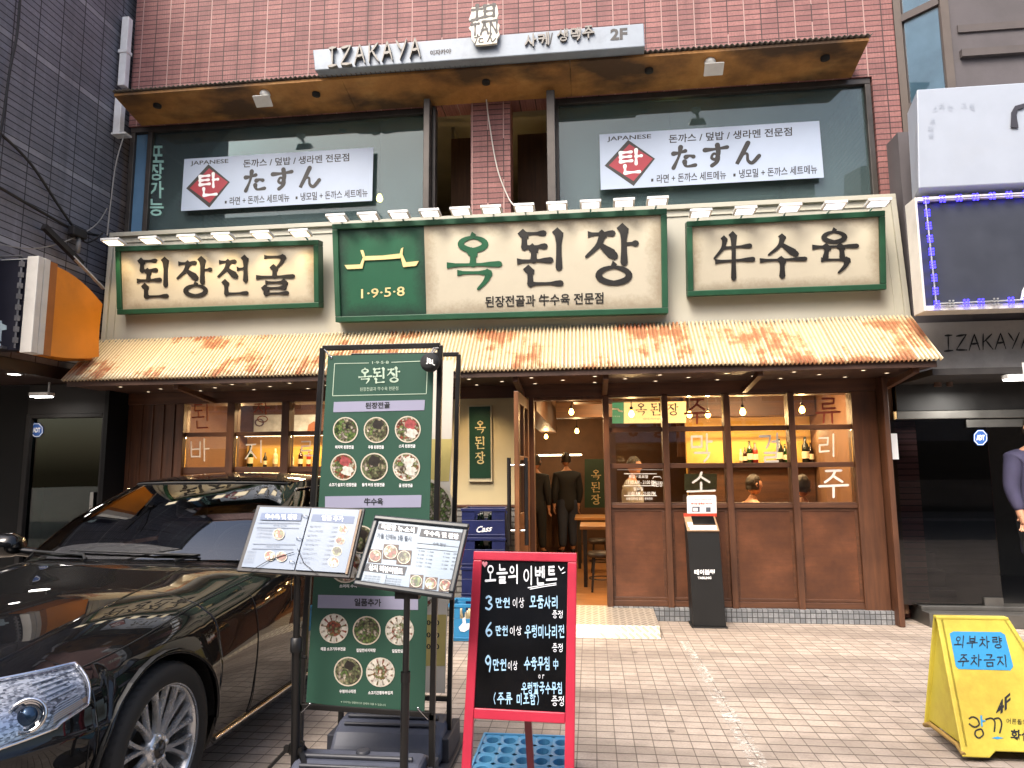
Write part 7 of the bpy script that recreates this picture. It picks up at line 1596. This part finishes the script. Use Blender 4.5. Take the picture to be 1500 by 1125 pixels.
def hand_pts(pts, edges, wrist, d, side, k):
    """palm and five bent fingers grown from the wrist along d"""
    d = Vector(d).normalized(); s = Vector(side).normalized(); n = d.cross(s); W_ = Vector(pts[wrist][0]); pm = W_+d*.05; pts[k+'palm'] = (pm, .026); edges.append((wrist, k+'palm'))
    for i, (off, ln) in enumerate(((-.028, .062), (-.010, .072), (.009, .068), (.027, .054))):
        a = pm+d*.042+s*off; b = a+d*ln*.55+n*.012; e = b+d*ln*.35+n*.025
        for nm, p, r in (('a', a, .010), ('b', b, .0088), ('c', e, .0075)): pts[f'{k}{i}{nm}'] = (p, r)
        edges += [(k+'palm', f'{k}{i}a'), (f'{k}{i}a', f'{k}{i}b'), (f'{k}{i}b', f'{k}{i}c')]
    a = W_+d*.03-s*.034; b = a+d*.03-s*.016+n*.012; pts[k+'ta'] = (a, .0115); pts[k+'tb'] = (b, .009); edges += [(wrist, k+'ta'), (k+'ta', k+'tb')]
def person(label, x, y, z0, heading, m_top, m_leg, pose='stand', hair=.0, H=1.72, coat=False):
    t = thing('person', label, 'person', (x, y, z0)); f = Vector((math.sin(heading), math.cos(heading), 0)); r = Vector((f.y, -f.x, 0)); k = H/1.72
    P = lambda a, b, c: Vector((x, y, z0))+r*(a*k)+f*(b*k)+Vector((0, 0, c*k))
    sit = pose == 'sit'; hz = .50 if sit else .92
    pts = {'pelvis': (P(0, 0, hz), .13*k), 'waist': (P(0, .01, hz+.18), .115*k), 'chest': (P(0, .0, hz+.38), .135*k), 'collar': (P(0, -.01, hz+.51), .085*k), 'neck': (P(0, .01, hz+.58), .052*k), 'nt': (P(0, .02, hz+.64), .05*k)}
    ed = [('pelvis', 'waist'), ('waist', 'chest'), ('chest', 'collar'), ('collar', 'neck'), ('neck', 'nt')]
    for s_, n_ in ((-1, 'l'), (1, 'r')):
        pts[n_+'sh'] = (P(s_*.19, -.01, hz+.46), .062*k)
        if sit: pts[n_+'el'] = (P(s_*.24, .12, hz+.22), .046*k); pts[n_+'wr'] = (P(s_*.16, .34, hz+.26), .030*k); hd_ = f
        else: pts[n_+'el'] = (P(s_*.24, -.02, hz+.17), .046*k); pts[n_+'wr'] = (P(s_*.23, .06, hz-.07), .030*k); hd_ = Vector((0, 0, -1))+f*.15
        ed += [('collar', n_+'sh'), (n_+'sh', n_+'el'), (n_+'el', n_+'wr')]
        hand_pts(pts, ed, n_+'wr', hd_, f if not sit else r*-s_, n_)
        if sit: pts[n_+'hp'] = (P(s_*.10, .03, hz-.02), .10*k); pts[n_+'kn'] = (P(s_*.12, .44, hz+.0), .062*k); pts[n_+'an'] = (P(s_*.12, .42, .08), .042*k); pts[n_+'to'] = (P(s_*.13, .58, .035), .035*k)
        else: pts[n_+'hp'] = (P(s_*.09, .0, hz-.08), .10*k); pts[n_+'kn'] = (P(s_*.10, .03*s_, .49), .062*k); pts[n_+'an'] = (P(s_*.11, -.0+.03*s_, .09), .042*k); pts[n_+'to'] = (P(s_*.13, .16, .035), .035*k)
        ed += [('pelvis', n_+'hp'), (n_+'hp', n_+'kn'), (n_+'kn', n_+'an'), (n_+'an', n_+'to')]
    skinmesh('body', pts, ed, t, M_skin)
    cp_ = {'a': (P(0, 0, hz-.22), .165*k), 'a2': (P(0, 0, hz+.02), .185*k), 'b': (P(0, .01, hz+.18), .175*k), 'c': (P(0, 0, hz+.36), .19*k), 'd': (P(0, -.01, hz+.49), .13*k), 'e': (P(0, 0, hz+.56), .075*k)}; ce = ([('a0', 'a')] if coat else [])+[('a', 'a2'), ('a2', 'b'), ('b', 'c'), ('c', 'd'), ('d', 'e')]
    if coat: cp_['a0'] = (P(0, .01, hz-.48), .19*k)
    for n_ in 'lr':
        for q, rr in (('sh', .095), ('el', .072)): cp_[n_+q] = (pts[n_+q][0], rr*k)
        cp_[n_+'cu'] = (Vector(pts[n_+'el'][0]).lerp(Vector(pts[n_+'wr'][0]), .9), .044*k); ce += [('d', n_+'sh'), (n_+'sh', n_+'el'), (n_+'el', n_+'cu')]
    skinmesh('jacket', cp_, ce, t, m_top)
    lp_ = {'w': (P(0, 0, hz+.12), .15*k), 'a': (P(0, 0, hz-.02), .17*k)}; le = [('w', 'a')]
    for n_ in 'lr':
        for q, rr in (('hp', .13), ('kn', .09)): lp_[n_+q] = (pts[n_+q][0], rr*k)
        lp_[n_+'cu'] = (Vector(pts[n_+'kn'][0]).lerp(Vector(pts[n_+'an'][0]), .95), .07*k); le += [('a', n_+'hp'), (n_+'hp', n_+'kn'), (n_+'kn', n_+'cu')]
    skinmesh('trousers', lp_, le, t, m_leg)
    for n_ in 'lr':
        a, b = Vector(pts[n_+'an'][0]), Vector(pts[n_+'to'][0]); d = (b-a); d.z = 0; d.normalize(); sp = {'h': (a-d*.03-Vector((0, 0, .045)), .045), 'm': (a.lerp(b, .5)-Vector((0, 0, .02)), .046), 't': (b+d*.05, .036)}; skinmesh('shoe', sp, [('h', 'm'), ('m', 't')], t, M_blkp)
    head(t, P(0, .045, hz+.755), f, hair); return t
M_jd = mat('cloth_black', '1e1f22', .85, var=.2); M_jn = mat('cloth_denim', '2d3446', .85, var=.2); M_jw = mat('cloth_white', '9a968e', .8, var=.08); M_jc = mat('cloth_cream', 'c9a878', .85, var=.08); M_jp = mat('cloth_plum', '35324a', .85, var=.2)
person('person with black hair and dark jacket seated at the third glazed bay', 2.34, 8.02, rz-.02, R_(25), M_jd, M_jn, 'sit', .35)
person('person in cream top seated opposite the dark jacket in the third bay', 1.95, 8.75, rz-.02, R_(70), M_jc, M_jn, 'sit', .3)
person('person in black standing in the passage beside the open door', -.95, 11.9, rz, R_(15), M_jd, M_jd, 'stand', .3, 1.62)
person('person in dark clothes standing farther back in the passage', -.42, 12.1, rz, R_(-20), M_jd, M_jn, 'stand', .25, 1.66)
person('person in pale shirt standing in for a street reflection behind the opening hours sticker', .55, 9.45, rz, R_(100), M_jw, M_jn, 'stand', .05, 1.52)  # built figure takes the place of a passer-by mirrored in the pane
person('person in long plum coat standing in the open glass entrance of the grey building', at(1466, 780, 7.3).x+.36, 7.32, .17, R_(165), M_jp, M_jd, 'stand', .3, 1.76, True)

# ================================================================== ACROSS THE STREET (seen only in reflections)
def opp(x0, x1, H, col, label, wincol, banded=False):
    Y = -7.4; t = thing('street_building', label, 'building', ((x0+x1)/2, Y, 0)); g = MB(); g.box(x0, x1, Y-9, Y, 0, H); g.build('wall', mat('opp_'+col, col, .8, var=.12, scale=1.5), t)
    z = 3.6
    while z < H-1.6:
        n = max(1, int((x1-x0)/2.2)); st = (x1-x0)/n
        for i in range(n):
            a, b = x0+i*st+.25, x0+(i+1)*st-.25; g = MB(); g.box(a, b, Y-.04, Y+.01, z, z+1.5); w_ = g.build('window', glass('opp_glass', (.2, .25, .28), ior=1.8), t); g = MB(); g.box(a-.05, b+.05, Y+.001, Y+.06, z-.08, z-.002); g.box((a+b)/2-.03, (a+b)/2+.03, Y+.011, Y+.03, z, z+1.5); g.build('window_frame', mat('opp_frame', '8d8f92', .5), w_)
        z += 2.9
    g = MB(); g.box(x0+.3, x1-.3, Y-.03, Y+.02, .2, 2.3); g.build('shop_front', glass('opp_glass', (.2, .25, .28), ior=1.8), t); return t
opp(-16, -7.2, 10.5, 'b9b4aa', 'pale plastered building across the street, opposite the tiled house', '')
opp(-7.1, .4, 9.0, '8d9aa0', 'blue grey building across the street, opposite the car', '')
opp(.5, 7.4, 11.0, 'a39a8e', 'beige building with billiard sign across the street, opposite the door', '')
opp(7.5, 16, 9.5, '77716c', 'dull brown building across the street, opposite the grey entrance', '')
bz = thing('billiard_sign', 'long grey sign with dark red letters on the beige building across the street', 'sign', (3, -7.2, 2.6)); g = MB(); g.box(.8, 6.6, -7.39, -7.2, 2.35, 3.1); g.build('sign_body', mat('bill_grey', 'a9adb4', .5), bz)
fb3 = Fr(Vector((6.6, -7.195, 3.1)), Vector((.8, -7.195, 3.1)), Vector((.8, -7.195, 2.35)), Vector((6.6, -7.195, 2.35))); fb3.N = Vector((0, 1, 0)); g = MB()
def ob(s_, x0, x1, hh, y=.375): put_st(g, fb3, s_, Vector((x0/5.8, y/.75)), Vector(((x1-x0)/5.8, 0)), Vector((0, hh/.75)), 'noto', .004, bold=.035)
ob('24시', .25, 1.0, .35); ob('프로', 1.35, 2.4, .5); ob('당구장', 3.1, 4.7, .5); ob('8', 5.1, 5.4, .4); g.build('lettering', mat('bill_red', '6d1f24', .5), bz)
